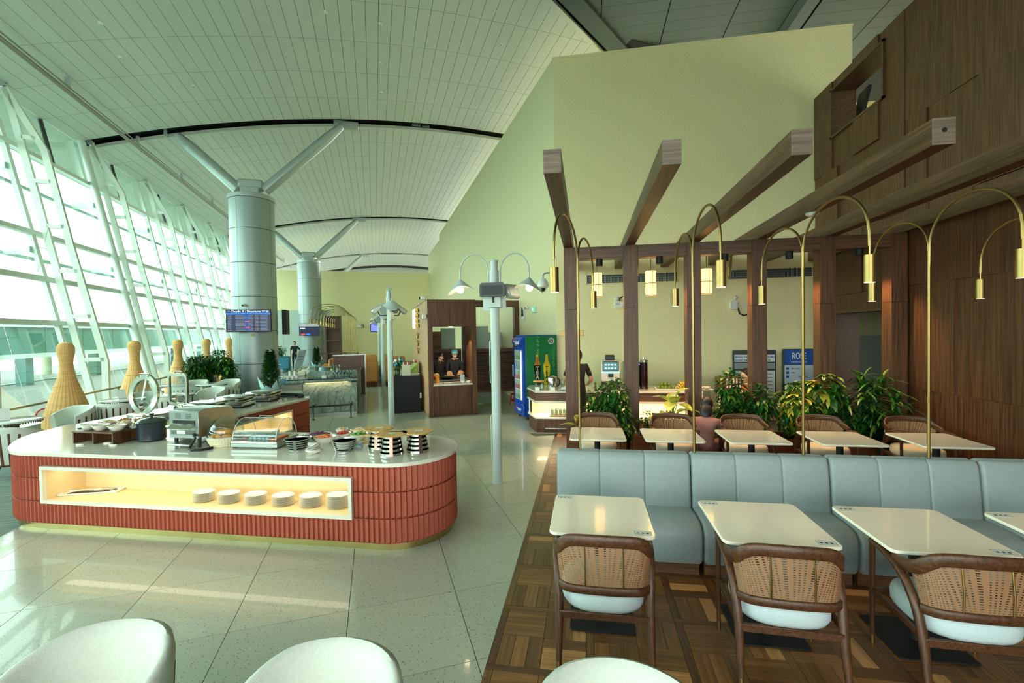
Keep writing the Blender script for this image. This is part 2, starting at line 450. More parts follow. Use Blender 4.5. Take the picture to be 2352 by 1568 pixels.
for n_, (d, ua, a, b) in enumerate(cells):
    g = .005; x0, x1 = ua+g, ua+SU-g; z0, z1 = cz(x0), cz(x1)
    Q = [(x0,a+.006), (x1,a+.006), (x1,b-.006), (x0,b-.006)]
    if max(left_of_valley(*q) for q in Q) > -.06:
        Wq = [tuple(H(*q))[:2] for q in Q]; Wq = clip_poly(Wq, -.77-.06, 11.31, -1, .565)
        if len(Wq) < 3: continue
        Q = [(p[0]*cos(HR)+p[1]*sin(HR), -p[0]*sin(HR)+p[1]*cos(HR)) for p in Wq]
    k_ = len(Q); vs = [(x,y,cz(x)) for x,y in Q] + [(x,y,cz(x)+.03) for x,y in Q]
    fs = [tuple(range(k_-1,-1,-1)), tuple(range(k_,2*k_))] + [(i,(i+1)%k_,k_+(i+1)%k_,k_+i) for i in range(k_)]
    if n_ < 296: MB().add(vs, fs).build('ceiling_strip', CEIL, CE, angle=0)
    else: rest.add(vs, fs)
rest.build('ceiling_strips_beyond', CEIL, CE, angle=0)['kind'] = 'stuff'
for g0 in gaps[1:]:                              # pale arched lip along the far side of each slot, fascia behind it
    mb = MB(); P = [(u, g0+.27, cz(u)-.03) for u in US if left_of_valley(u, g0) < .3]
    mb.sweep(P, [(-.05,-.05), (.05,-.05), (.05,.06), (-.05,.06)]); mb.build('slot_lip', CEIL, CE)
    if g0 < 20:
        mb = MB(); P = [(1.62+.05*i, g0, cz(2)-.02) for i in range(14)]
        for i, p in enumerate(P):
            if i in (7,): continue
            mb.ball(p, .022, 6, 4); mb.cyl(p, (p[0]+.02, p[1], p[2]+.09), .01, n=5)
        mb.build('spotlight_bar', GREYM, CE)
def on_ceiling(u, v, name, label, r=.055, h=.05, grp=None):
    t = thing(name, label, 'detector', H(u, v, cz(u)-.002), HR, grp)
    MB().lathe([(r*.5,-h), (r*.9,-h*.8), (r,-h*.3), (r,0)], 14).build('housing', PLASTW, t)
    MB().lathe([(r*.2,-h*1.5), (r*.28,-h)], 8).build('sensor', GREYM, t)
    return t
_c = {}
for i, (u, v) in enumerate(((-5.9,12.9), (.33,12.65), (-6.1,14.2), (.35,14.42), (3.67,12.75), (.39,16.19), (3.7,16.29), (-1.0,12.4), (-5.0,15.8), (.35,19.5), (.35,21.4), (.35,24.0), (.35,27.5), (3.7,20.0), (-4.6,20.4), (-3.3,21.5))):
    ln_ = 'left' if u < -2.5 else 'centre' if u < 1.5 else 'right'; _c[ln_] = _c.get(ln_, 0)+1
    on_ceiling(u, v, 'smoke_detector', 'small smoke detector under the vault, %s line, %s from the viewer' % (ln_, ('first','second','third','fourth','fifth','sixth','seventh','eighth','ninth')[_c[ln_]-1]), grp='smoke detectors under the hall ceiling')
# ---- wing ceiling to the right of the valley
wc = MB()
wp = [(-.77-.565*(11.31+7), -7), (14, -7), (14, 24), (-.77+.565*(24-11.31), 24)]
wc.prism(wp, 10.42, 10.5); WC = wc.build('ceiling', mat('ceiling_void', (12,14,14)), angle=0)
props(WC, 'dark green-grey ceiling panels over the right wing', 'ceiling', kind='structure')
def valley_x(y): return -.77+.565*(y-11.31)
wr = MB()
for i in range(-5, 8):
    x0 = .51+1.72*i+(0 if i < 3 else .35)
    x1 = x0+1.70
    if i == 2: x1 = 5.38
    for j in range(26):
        y0 = 5.0+j*.44
        Q = clip_poly([(x0+.008, y0+.004), (x1, y0+.004), (x1, y0+.436), (x0+.008, y0+.436)], -.77+.5, 11.31, 1, -.565)
        if len(Q) < 3: continue
        if i >= -1 and i < 4 and 10.4 < y0 < 14.5: MB().prism(Q, 10.36, 10.40).build('ceiling_panel', CEILD, WC, angle=0)
        else: wr.prism(Q, 10.36, 10.40)
wr.build('ceiling_panels_beyond', CEILD, WC, angle=0)['kind'] = 'stuff'
mb = MB(); mb.box(5.40, -7, 10.0, 5.46, 24, 10.36); mb.box(5.46, -7, 10.02, 5.72, 24, 10.3); mb.build('slot_beam', CEILD, WC)
a = Vector((valley_x(2)+.44, 2, 10.3)); b = Vector((valley_x(20)+.44, 20, 10.3))
mb = MB(); mb.sweep([a, b], [(-.2,-.13), (.2,-.02), (.2,.04), (-.2,.04)]); mb.build('valley_beam', CEILD, WC)
a = Vector((valley_x(2)-.12, 2, 10.33)); b = Vector((valley_x(20)-.12, 20, 10.33))
MB().sweep([a, b], [(-.07,-.03), (.07,-.03), (.07,.03), (-.07,.03)]).build('valley_trim', CEIL, WC)
# ---- walls
CX, CY, CT = -.70, 11.05, 8.63                       # corner of the tall cream wall
mb = MB().box(CX, CY, 0, 5.79, CY+.3, CT, b=.004); mb.box(CX-.01, CY-.012, CT-.03, 5.8, CY+.3, CT+.02)
sbuild(mb, 'wall_back', CREAM, 'tall cream papered wall behind the wooden pergola', 'wall', 0)
mb = MB().box(5.79, CY+1.7, 0, 13, CY+2.0, 7.7); sbuild(mb, 'wall_back', CREAM, 'set-back cream wall seen above the walnut cladding', 'wall', 0)
cu_ = CX*cos(HR)+CY*sin(HR); cv_ = -CX*sin(HR)+CY*cos(HR)
mb = MB().box(cu_, cv_, 0, cu_+.3, 30.2, CT, b=.004); mb.box(cu_+.0, 30.2, 0, cu_+.3, 36.6, CT-.35)
mb.box(cu_-.006, 30.17, 0, cu_+.1, 30.22, CT)
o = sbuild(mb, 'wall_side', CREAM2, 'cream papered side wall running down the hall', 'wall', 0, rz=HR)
mb = MB().box(-7.6, 36, 0, cu_+.1, 36.3, 6.8); sbuild(mb, 'wall_far', CREAM, 'cream end wall of the hall below the vault', 'wall', 0, rz=HR)
gw = thing('wall_far', 'pale grey panelled lower wall at the end of the hall', 'wall', H(0,0), HR, kind='structure')
for i in range(3):
    for j in range(4): MB().box(-7.4+i*1.5, 33.8, .02+j*.95, -7.4+i*1.5+1.49, 33.9, .01+(j+1)*.95).build('wall_panel', mat('pale_grey_panel', (196,208,200), .5), gw, angle=0)
mb = MB().box(-9.6, 60, 0, 8, 60.3, 11); mb.box(-9.6, -14, 0, -9.4, -13.7, 3)
sbuild(mb, 'wall_far', CEIL, 'pale end of the terminal beyond the cream end wall', 'wall', 0, rz=HR)
mb = MB().box(13, -8, 0, 13.3, 24, 10.5); sbuild(mb, 'wall_right', CREAM, 'outer cream wall of the right wing behind the walnut cladding', 'wall', 0)
# ---- walnut cladding wall at right: panels of uneven depth, doorway, high opening
XW = 5.02
ww = MB()
def wallrect(mb, y0, z0, y1, z1, x=XW+.03, t=.1): mb.box(x, y0, z0, x+t, y1, z1)
wallrect(ww, -8, 0, 8.67, 5.89); wallrect(ww, -8, 5.89, 8.62, 7.07); wallrect(ww, 8.62, 6.89, 10.98, 7.07)
wallrect(ww, 10.29, 2.38, 10.98, 6.89); wallrect(ww, 8.62, 2.38, 10.29, 5.93); wallrect(ww, 10.16, 0, 10.98, 2.38)
WR = ww.build('wall_right', mat('dark_backing', (34,24,16), .7), angle=0)
props(WR, 'high walnut clad wall at the right with staggered panels and a doorway', 'wall', kind='structure')
rows = ((0, 1.13, 0), (1.13, 2.72, 1), (2.72, 3.9, 2), (3.9, 5.3, 3), (5.3, 7.07, 4))
for (z0, z1, rr) in rows:
    y = -3.2+rr*.33
    while y < 10.98:
        w = rnd.choice((.44, .6, .75, .9)); y1 = min(y+w, 10.98)
        if 10.98-y1 < .25: y1 = 10.98
        segs = [(y, z0, y1, z1)]
        def cut(segs, a0, b0, a1, b1):
            out = []
            for (p0, q0, p1, q1) in segs:
                if p1 <= a0 or p0 >= a1 or q1 <= b0 or q0 >= b1: out.append((p0, q0, p1, q1)); continue
                if p0 < a0: out.append((p0, q0, a0, q1))
                if p1 > a1: out.append((a1, q0, p1, q1))
                m0, m1 = max(p0, a0), min(p1, a1)
                if q0 < b0: out.append((m0, q0, m1, b0))
                if q1 > b1: out.append((m0, b1, m1, q1))
            return out
        segs = cut(segs, 8.67, 0, 10.16, 2.38); segs = cut(segs, 8.62, 5.93, 10.29, 6.89)
        t = rnd.choice((0, .012, .03, .045))
        for (p0, q0, p1, q1) in segs:
            if p1-p0 > .02 and q1-q0 > .02:
                MB().box(XW-t, p0+.001, q0+.001, XW+.03, p1-.001, q1-.001, b=.0015).build('wood_panel', WALZ, WR, angle=0)
        y = y1
mb = MB().box(XW-.05, 8.61, 5.92, XW+.42, 8.65, 6.9); mb.box(XW-.05, 10.26, 5.92, XW+.42, 10.3, 6.9); mb.box(XW-.05, 8.61, 6.86, XW+.42, 10.3, 6.9); mb.box(XW-.05, 8.61, 5.92, XW+.42, 10.3, 5.96)
mb.build('opening_frame', WALY, WR, angle=0)
mb = MB().box(XW-.02, 8.66, 0, XW+.4, 8.7, 2.39); mb.box(XW-.02, 10.13, 0, XW+.4, 10.17, 2.39); mb.box(XW-.06, 8.64, 2.36, XW+.4, 10.2, 2.41)
mb.build('door_frame', WALY, WR, angle=0)
mb = MB().box(5.45, 10.98, 0, 9, 11.04, 2.6); mb.box(7.2, 6, 0, 7.3, 11, 2.6); mb.box(5.45, 6, 2.6, 7.3, 11, 2.7)
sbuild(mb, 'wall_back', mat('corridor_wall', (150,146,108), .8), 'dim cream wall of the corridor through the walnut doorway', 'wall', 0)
mb = MB().box(5.5, 10.9, 0, 6.6, 10.96, 1.9); mb.build('door_1', mat('grey_door', (96,104,92), .6), angle=0)
props(bpy.data.objects['door_1'], 'grey door inside the dim corridor', 'door', kind='structure')
tvp = thing('television', 'black television seen edge-on through the high wall opening', 'television', (5.62, 10.42, 6.58), radians(-6))
MB().box(-.03, -.22, -.34, .03, .22, .34, b=.01, T=Matrix.Rotation(radians(12), 4, 'Y')).build('screen', BLACK, tvp)
MB().tube([(.03,0,-.1), (.15,.2,-.2), (.2,.55,-.15)], .015).build('wall_arm', BLK2, tvp)
# ================================================================ WINDOW WALL
GL = thing('window_1', 'tall leaning glazed wall of white steel trusses along the left', 'window', H(0,0), HR, kind='structure')
def ug(z): return -7.42-.205*z
ZT = [.28, 2.55, 3.7, 4.9, 7.2, 8.62]
VB = [3.6-7.5+3.75*k for k in range(13)]
tm = MB
for k, vb in enumerate(VB):
    m = MB(); m.sweep([(ug(0)-.02, vb, 0), (ug(8.75)-.02, vb, 8.75)], [(-.05,-.07), (.05,-.07), (.05,.07), (-.05,.07)], up=(0,1,0)); m.build('mullion', WSTEEL, GL, angle=0)
    if k < len(VB)-1:
        for q in (0, 1):
            a = vb+.055+q*1.845; b = a+1.80
            for z0, z1 in zip(ZT[:-1], ZT[1:]):
                MB().add([(ug(z0), a, z0+.03), (ug(z0), b, z0+.03), (ug(z1), b, z1-.03), (ug(z1), a, z1-.03)], [(0,1,2,3)]).build('window_pane', PANE, GL, angle=0)
        mb = MB(); mb.sweep([(ug(7.2)-.02, vb+1.875, 7.2), (ug(8.6)-.02, vb+1.875, 8.6)], [(-.04,-.04), (.04,-.04), (.04,.04), (-.04,.04)], up=(0,1,0)); mb.build('dark_post', BLK2, GL, angle=0)
        mb = MB(); mb.sweep([(ug(.3), vb+1.875, .3), (ug(2.5), vb+1.875, 2.5)], [(-.004,-.004), (.004,-.004), (.004,.004), (-.004,.004)], up=(0,1,0)); mb.build('pane_joint', GREYM, GL, angle=0)
for z in ZT[:-1] + [8.68]:
    m = MB(); w = .085 if z < 8 else .12
    m.box(ug(z)-.08, VB[0], z-w, ug(z)+.09, VB[-1], z+.02); m.box(ug(z)-.05, VB[0], z+.02, ug(z)+.05, VB[-1], z+.045); m.build('transom', WSTEEL if z < 8 else GREYM, GL, angle=0)
MB().box(ug(0)-.12, VB[0], 0, ug(.28)+.45, VB[-1], .28, b=.01).build('sill', GREYM, GL, angle=0)
for z in (6.45, 4.35):
    MB().tube([(ug(z)-.75, VB[0], z), (ug(z)-.75, VB[-1], z)], .05, 6).build('sunshade_rail', mat('pale_teal_paint', (176,206,200), .5), GL)
for k, vb in enumerate(VB[:-1]):
    big = (k-2) % 4 == 0
    tr = MB()
    if True:
        lo = [(-7.16, vb, 0), (-8.05, vb, 4.6), (-8.72, vb, 8.0), (-8.86, vb, 8.5)]
        pr = [(-.045,-.075), (.045,-.075), (.045,.075), (-.045,.075)]
        tr.sweep(lo, pr, up=(1,0,.2)); o = tr.build('truss_outer_chord', WSTEEL, GL, angle=0)
    MB().sweep([(-6.95, vb, 0), (-6.95, vb, 1.5), (-7.62, vb, 4.6), (-8.08, vb, 7.0), (-8.84, vb, 8.5)], pr, up=(1,0,.2)).build('truss_inner_chord', WSTEEL, GL, angle=0)
    for z in (1.55, 2.7, 3.9, 5.05, 6.2, 7.3):
        a = -7.16-.2*z+.08; b = -6.95-.216*(z-1.5) if z > 1.5 else -6.95
        if z > 7: b = -8.08-.51*(z-7)
        MB().box(a, vb-.045, z-.05, b, vb+.045, z+.05).build('truss_rung', WSTEEL, GL, angle=0)
    MB().cyl((-8.9, vb-.05, 8.62), (-8.9, vb+.05, 8.62), .1, n=10).build('truss_pin', GREYM, GL)
    for z in (6.45, 4.35):
        mb = MB(); mb.box(ug(z)-.8, vb-.015, z-.05, ug(z)-.05, vb+.015, z+.16); mb.box(ug(z)-.1, vb-.14, z+.0, ug(z)-.08, vb+.14, z+.16); mb.build('sunshade_bracket', WSTEEL, GL, angle=0)
    if big:
        MB().tube([(ug(0)+.20, vb-.28, 0), (ug(8.8)+.16, vb-.28, 8.8)], .105, 14).build('round_column', WSTEEL, GL)
mb = MB(); mb.tube([(-7.6, -6, 8.62), (-7.6, 44, 8.62)], .055, 8); mb.tube([(-7.5, -6, 8.68), (-7.5, 44, 8.68)], .02, 6)
pp = thing('ceiling_pipe', 'long thin service pipe hung below the ceiling along the windows', 'pipe', H(0,0), HR)
mb.build('pipe', mat('dull_bronze_pipe', (130,132,116), .5), pp)
for i in range(14):
    v = 7.5+3.72*i; MB().box(-7.64, v-.05, 8.6, -7.56, v+.05, cz(-7.6)+.01).build('hanger', GREYM, pp, angle=0)
rl = thing('handrail', 'slim bronze handrail in front of the window wall', 'railing', H(0,0), HR)
MB().tube([(-6.75, -6, .77), (-6.75, 33.6, .77)], .028, 8).build('rail', mat('bronze_rail', (150,136,104), .3, metal=.8), rl)
for i in range(15): MB().box(-6.78, -5+2.5*i, 0, -6.75, -4.94+2.5*i, .75).build('baluster', GREYM, rl, angle=0)
# roof continues outside, side wall behind the camera
mb = MB().box(-14, -8.3, 0, 14, -8.0, .9); mb.box(-14, -8.3, 4.7, 14, -8, 10.6)
sbuild(mb, 'wall_front', CEIL, 'low wall under the glazed front behind the viewer', 'wall', 0)
# ================================================================ PERGOLA
PG = thing('pergola', 'walnut pergola frame of six posts and six long beams before the cream wall', 'pergola')
PY = 8.0
for k in range(6):
    x = -.361+1.02*k
    MB().box(x, PY, 0, x+.228, PY+.23, 2.47, b=.002).build('post', WALZ, PG, angle=0)
    MB().box(x, PY, 2.473, x+.228, PY+.23, 3.55, b=.002).build('post', WALZ, PG, angle=0)
    bx = -.364+1.05*k
    if bx < 5.0:
        mb = MB(); mb.box(bx, 4.21, 3.55, bx+.162, 6.6, 3.765, b=.002); o = mb.build('beam', WALY, PG, angle=0); MB().box(bx, 4.2, 3.55, bx+.162, 4.212, 3.765, b=.001).build('end_cap', wood('walnut_daylit_end', (100,84,72), (146,126,110), 'x'), PG, angle=0)  # greyer than the beams: daylight on their ends is put into this colour
        mb = MB(); mb.box(bx+.002, 6.603, 3.552, bx+.16, CY-.002, 3.763, b=.002); mb.build('beam', WALY, PG, angle=0)
for k in range(5):
    x = -.361+1.02*k+.229
    MB().box(x, PY+.002, 3.335, x+.79, PY+.225, 3.545, b=.002).build('crossbar', WALX, PG, angle=0)
MB().cyl((-.364+1.05*3+.081, 4.198, 3.66), (-.364+1.05*3+.081, 4.202, 3.66), .022, n=14).build('end_hole', BLACK, PG, label=None) if False else props(MB().cyl((-.364+3.15+.081, 4.195, 3.665), (-.364+3.15+.081, 4.21, 3.665), .018, n=14).build('end_hole', BLACK, PG))
ordn = ['first', 'second', 'third', 'fourth', 'fifth', 'sixth', 'seventh', 'eighth', 'ninth', 'tenth']
# ---- black downlights under the crossbar
dl = thing('downlight', 'x', 'downlight', (.25, 8.11, 3.335), 0, 'black cylinder downlights under the pergola crossbar')
MB().lathe([(.055,-.115), (.058,-.11), (.058,0), (0,0)], 20).build('body', BLACK, dl)
MB().lathe([(0,-.108), (.045,-.112)], 16).build('lens', WARM, dl)
S_ = snapshot(dl)
for i, x in enumerate((.25, 1.26, 2.31, 3.31, 4.34)):
    lb = 'black cylinder downlight in the %s bay of the pergola from the left' % ordn[i]
    o = dl if i == 0 else dup(S_, lb, (x, 8.11, 3.335)); o['label'] = lb
    l = bpy.data.lights.new('downlight_lamp', 'SPOT'); l.energy = 130; l.color = (1,.60,.30); l.spot_size = radians(100); l.spot_blend = .6; l.shadow_soft_size = .04
    lo = bpy.data.objects.new('downlight_lamp', l); COL.objects.link(lo); lo.location = (x, 8.11, 3.2)
# ---- pendant lanterns
LANT = mat('lantern_fabric', (250,190,110), .8, emit=2.6, ecol=(255,196,110))
ln = thing('pendant_lantern', 'x', 'lantern', (.215, 8.6, 2.72), 0, 'cylindrical fabric lanterns behind the pergola posts')
MB().lathe([(.092,0), (.095,.005), (.095,.44), (.092,.445), (.085,.44), (.085,.005)], 24).build('shade', LANT, ln)
mb = MB(); mb.lathe([(.094,.215), (.0975,.215), (.0975,.227), (.094,.227)], 24); mb.lathe([(.094,.0), (.0975,.0), (.0975,.01), (.094,.01)], 24)
for k in range(4):
    a = pi/4+k*pi/2-.5; mb.box(.094*cos(a)-.004, .094*sin(a)-.004, 0, .094*cos(a)+.004, .094*sin(a)+.004, .44)
mb.build('band', mat('dark_bronze', (60,48,34), .5), ln)
MB().cyl((0,0,.38), (0,0,.88), .008, n=8).build('rod', BRASS, ln)
MB().ball((0,0,.26), .035).build('bulb', WARM, ln)
S_ = snapshot(ln)
for i, x in enumerate((.215, 1.18, 2.14)):
    lb = ('fabric lantern hanging left, before the first air grille', 'middle fabric lantern hanging between the pergola posts', 'right-hand fabric lantern partly behind a brass lamp shade')[i]
    o = ln if i == 0 else dup(S_, lb, (x, 8.6, 2.72)); o['label'] = lb
mb = MB().box(-.3, 8.585, 3.59, 5.0, 8.615, 3.61); o = mb.build('hanging_rail', BRASS, PG, angle=0)
for i, x in enumerate((1.0, 2.75)):
    t = thing('wall_bracket', 'thin brass bracket hanging below the beams, %s' % ('left one beside the second post' if i == 0 else 'right one between third and fourth posts'), 'bracket', (x, 9.4, 3.06))
    MB().sweep([(0,0,0), (.03,0,.12), (.05,.0,.5)], [(-.02,-.012), (.02,-.012), (.02,.012), (-.02,.012)], up=(0,1,0)).build('arm', BRASS, t)
    MB().cyl((0,0,.0), (0,0,.5), .012, n=8).build('rod', BRASS, t)
# ---- air grilles
def grille(x0, x1, label):
    t = thing('air_grille', label, 'vent', (x0, CY, 3.2))
    w = x1-x0
    mb = MB(); mb.box(0,-.012,0, w,0,.02); mb.box(0,-.012,.22, w,0,.24); mb.box(0,-.012,0, .02,0,.24); mb.box(w-.02,-.012,0, w,0,.24); mb.build('frame', CREAM, t, angle=0)
    MB().box(.02,-.003,.02, w-.02,-.001,.22).build('backing', BLACK, t, angle=0)
    mb = MB(); n = int(w/.028)
    for i in range(n): mb.box(.02+i*(w-.04)/n, -.011, .02, .026+i*(w-.04)/n, -.003, .22)
    for k in range(3): mb.box(.02, -.009, .06+.05*k, w-.02, -.006, .064+.05*k)
    o = mb.build('slats', GREYM, t, angle=0); o['kind'] = 'stuff'
grille(.02, 2.12, 'long slotted air grille high on the cream wall, left one')
grille(3.23, 5.0, 'long slotted air grille high on the cream wall, right one')
# ---- wall fittings on the cream wall
def emer(x, z, label):
    t = thing('emergency_light', label, 'emergency light', (x, CY, z))
    MB().box(-.15, -.07, 0, .15, 0, .15, b=.008).build('case', PLASTW, t)
    for s in (-.1, .09):
        mb = MB(); mb.lathe([(0,0), (.055,.0), (.06,.02), (.035,.06), (0,.065)], 16, T=Matrix.Translation((s,-.06,.21)) @ Matrix.Rotation(radians(75),4,'X')); mb.build('lamp_head', PLASTW, t)
    mb = MB(); mb.tube([(-.03,-.02,.17), (-.02,-.02,.24), (.04,-.02,.27), (.1,-.02,.25), (.16,-.02,.14), (.17,-.02,.02)], .014, 6); mb.build('cable', BLACK, t)
    mb = MB()
    for k in range(4): mb.box(-.12+.0, -.072, .115-k*.012, -.03, -.07, .119-k*.012)
    for k in range(3): mb.box(.04+.035*k, -.072, .03, .062+.035*k, -.07, .055)
    mb.build('printed_marks', INK, t, angle=0)
emer(.83, 2.62, 'white twin-head emergency light on the cream wall left of the second post')
t = thing('emergency_light', 'white wall emergency light half hidden by the fourth post', 'emergency light', (3.35, CY, 2.52))
MB().box(-.1,-.07,0, .06,0,.2, b=.01).build('case', PLASTW, t); MB().ball((0,-.06,.27), .05).build('lamp_head', PLASTW, t)
t = thing('wall_socket', 'white double wall socket with a black cable beside the fourth post', 'socket', (3.62, CY, 2.56))
MB().box(-.09,-.015,0, .09,0,.1, b=.006).build('plate', PLASTW, t); MB().tube([(-.2,-.03,.0), (-.17,-.04,-.13), (-.08,-.04,-.18), (0,-.04,-.15), (.05,-.03,-.02)], .018, 6).build('cable', BLACK, t)
for i, x in enumerate((-.60, -.20)):
    t = thing('switch_plate', 'gold switch plate on the cream wall %s the first post' % ('left of' if i == 0 else 'right of'), 'switch', (x+.0, CY, 1.98))
    MB().box(0,-.012,0, .14,0,.13, b=.004).build('plate', BRASS, t); MB().box(.03,-.018,.03, .06,-.01,.1).build('rocker', BRASS, t); MB().box(.08,-.018,.03, .11,-.01,.1).build('rocker', BRASS, t)
t = thing('smoke_detector', 'white ring smoke detector under the fourth pergola beam', 'detector', (-.364+3.15+.08, 6.36, 3.549))
MB().lathe([(.02,-.045), (.05,-.04), (.075,-.02), (.08,0)], 20).build('housing', PLASTW, t); MB().lathe([(.052,-.034), (.07,-.022)], 20).build('dark_ring', BLK2, t)
# ================================================================ BANQUETTES
def section_loft(mb, prof, xs, ins):
    rings = []
    for x, d in zip(xs, ins):
        p = offset(prof, -d) if d else prof
        rings.append([(x, y, z) for y, z in p])
    k = len(prof); vs = [v for r in rings for v in r]; fs = []
    for i in range(len(rings)-1):
        for j in range(k): fs.append((i*k+j, i*k+(j+1)%k, (i+1)*k+(j+1)%k, (i+1)*k+j))
    fs.append(tuple(range(k-1,-1,-1))); fs.append(tuple((len(rings)-1)*k+j for j in range(k)))
    mb.add(vs, fs)
seatp = [(-.52,.12), (-.545,.17), (-.55,.26), (-.55,.35), (-.535,.405), (-.50,.44), (-.45,.458), (-.3,.464), (-.1,.455), (-.04,.45), (-.04,.12)]
backp = [(-.13,.44), (-.12,.55), (-.105,.7), (-.09,.82), (-.08,.88), (-.06,.918), (-.035,.932), (-.015,.925), (-.004,.9), (-.004,.2), (-.06,.2)]
def banquette(w, label, loc, rz, grp):
    t = thing('banquette', label, 'bench', loc, rz, grp)
    for nm, pr, r in (('seat', seatp, .03), ('backrest', backp, .03)):
        mb = MB(); xs = []; ins = []
        for f in (0, .3, .7, 1):
            xs.append(.004+r*(1-cos(f*pi/2))); ins.append(r*(1-sin(f*pi/2)))
        for sx in (w/3, 2*w/3):
            if nm == 'seat' and False: continue
            xs += [sx-.02, sx-.006, sx, sx+.006, sx+.02]; ins += [0, .002, .008, .002, 0]
        for f in (1, .7, .3, 0):
            xs.append(w-.004-r*(1-cos(f*pi/2))); ins.append(r*(1-sin(f*pi/2)))
        section_loft(mb, pr, xs, ins); mb.build(nm, SAGE, t, angle=60)
    MB().box(.02, -.46, 0, w-.02, -.01, .12).build('plinth', WALX, t, angle=0)
    return t
XB = [-.30, .95, 2.13, 3.30, 4.47]
wheres = ['left-end', 'second from the left', 'third from the left', 'right-hand']
for i in range(4):
    banquette(XB[i+1]-XB[i], 'grey-green padded bench facing the viewer, %s section' % wheres[i], (XB[i], 4.5, 0), 0, 'front row of grey-green bench sections')
    banquette(XB[i+1]-XB[i], 'grey-green bench facing the plants behind the front one, %s section' % wheres[i], (XB[i+1], 4.505, 0), pi, 'rear row of grey-green bench sections')
# ================================================================ TABLES
def table(label, loc, grp, cards=((.27,-.3), (-.27,.3)), w=.35, d=.36):
    t = thing('dining_table', label, 'table', loc, 0, grp)
    MB().prism(rrect(-w, -d, w, d, .05), .728, .75, b=.005).build('tabletop', TABW, t)
    MB().box(-.2,-.2,.712, .2,.2,.728).build('top_plate', BLK2, t, angle=0)
    MB().cyl((0,0,.012), (0,0,.715), .038, n=16).build('column', BLACK, t)
    MB().prism(rrect(-.225,-.225,.225,.225,.02), 0, .012, b=.003).build('base_plate', BLACK, t)
    for (x, y) in cards:
        c = MB().box(x-.055, y-.03, .7502, x+.055, y+.03, .7508).build('sticker', mat('pale_blue_card', (206,218,216), .35), t, angle=0)
        mb = MB()
        mb.box(x-.055,y-.03,.7508, x+.055,y-.028,.751); mb.box(x-.055,y+.028,.7508, x+.055,y+.03,.751); mb.box(x-.055,y-.03,.7508, x-.053,y+.03,.751); mb.box(x+.053,y-.03,.7508, x+.055,y+.03,.751)
        for k in range(3): mb.box(x-.04+.03*k, y-.01, .7508, x-.022+.03*k, y+.006, .751)
        mb.build('print', INK, c, angle=0)
    return t
for i, x in enumerate((.087, 1.197, 2.15, 3.14)):
    table(('square ivory table before the left end of the bench', 'square ivory table second from the left before the bench', 'square ivory table third from the left before the bench', 'square ivory table cut by the right edge of the picture')[i], (x, 3.385, 0), 'ivory tables in the front row')
for i, x in enumerate((.13, 1.055, 2.02, 3.02, 4.05)):
    table('square ivory table behind the bench, %s from the left' % ordn[i], (x, 6.04, 0), 'ivory tables in the back row', cards=((.25,-.3),) if i in (0,2,4) else ((-.27,.3),))
# ================================================================ CANE ARMCHAIRS
CANE = mat('woven_cane', (150,112,78), .6)
def cane_mat():
    m = CANE; nt = m.node_tree; N = nt.nodes; L = nt.links; b = N['Principled BSDF']
    tc = N.new('ShaderNodeTexCoord'); sep = N.new('ShaderNodeSeparateXYZ'); L.new(tc.outputs['UV'], sep.inputs[0])
    outs = []
    for i in range(2):
        mu = N.new('ShaderNodeMath'); mu.operation = 'MULTIPLY'; mu.inputs[1].default_value = (30, 19)[i]*2*pi; L.new(sep.outputs[i], mu.inputs[0])
        sn = N.new('ShaderNodeMath'); sn.operation = 'SINE'; L.new(mu.outputs[0], sn.inputs[0]); outs.append(sn)
    pr = N.new('ShaderNodeMath'); pr.operation = 'MINIMUM'; L.new(outs[0].outputs[0], pr.inputs[0]); L.new(outs[1].outputs[0], pr.inputs[1])
    gt = N.new('ShaderNodeMath'); gt.operation = 'GREATER_THAN'; gt.inputs[1].default_value = .3; L.new(pr.outputs[0], gt.inputs[0])
    iv = N.new('ShaderNodeMath'); iv.operation = 'SUBTRACT'; iv.inputs[0].default_value = 1; L.new(gt.outputs[0], iv.inputs[1])
    L.new(iv.outputs[0], b.inputs['Alpha'])
cane_mat()
def tract(w, h):        # rounded rectangle cross-section
    r = min(w, h)*.3; a, b = w/2, h/2
    return [(a-r,-b), (a,-b+r), (a,b-r), (a-r,b), (-a+r,b), (-a,b-r), (-a,-b+r), (-a+r,-b)]
def spline(pts, n=6):
    P = [Vector(p) for p in pts]; out = []
    for i in range(len(P)-1):
        p0 = P[max(i-1,0)]; p1 = P[i]; p2 = P[i+1]; p3 = P[min(i+2, len(P)-1)]
        for k in range(n):
            t = k/n; out.append(.5*((2*p1)+(p2-p0)*t+(2*p0-5*p1+4*p2-p3)*t*t+(3*p1-p0-3*p2+p3)*t**3))
    out.append(P[-1]); return out
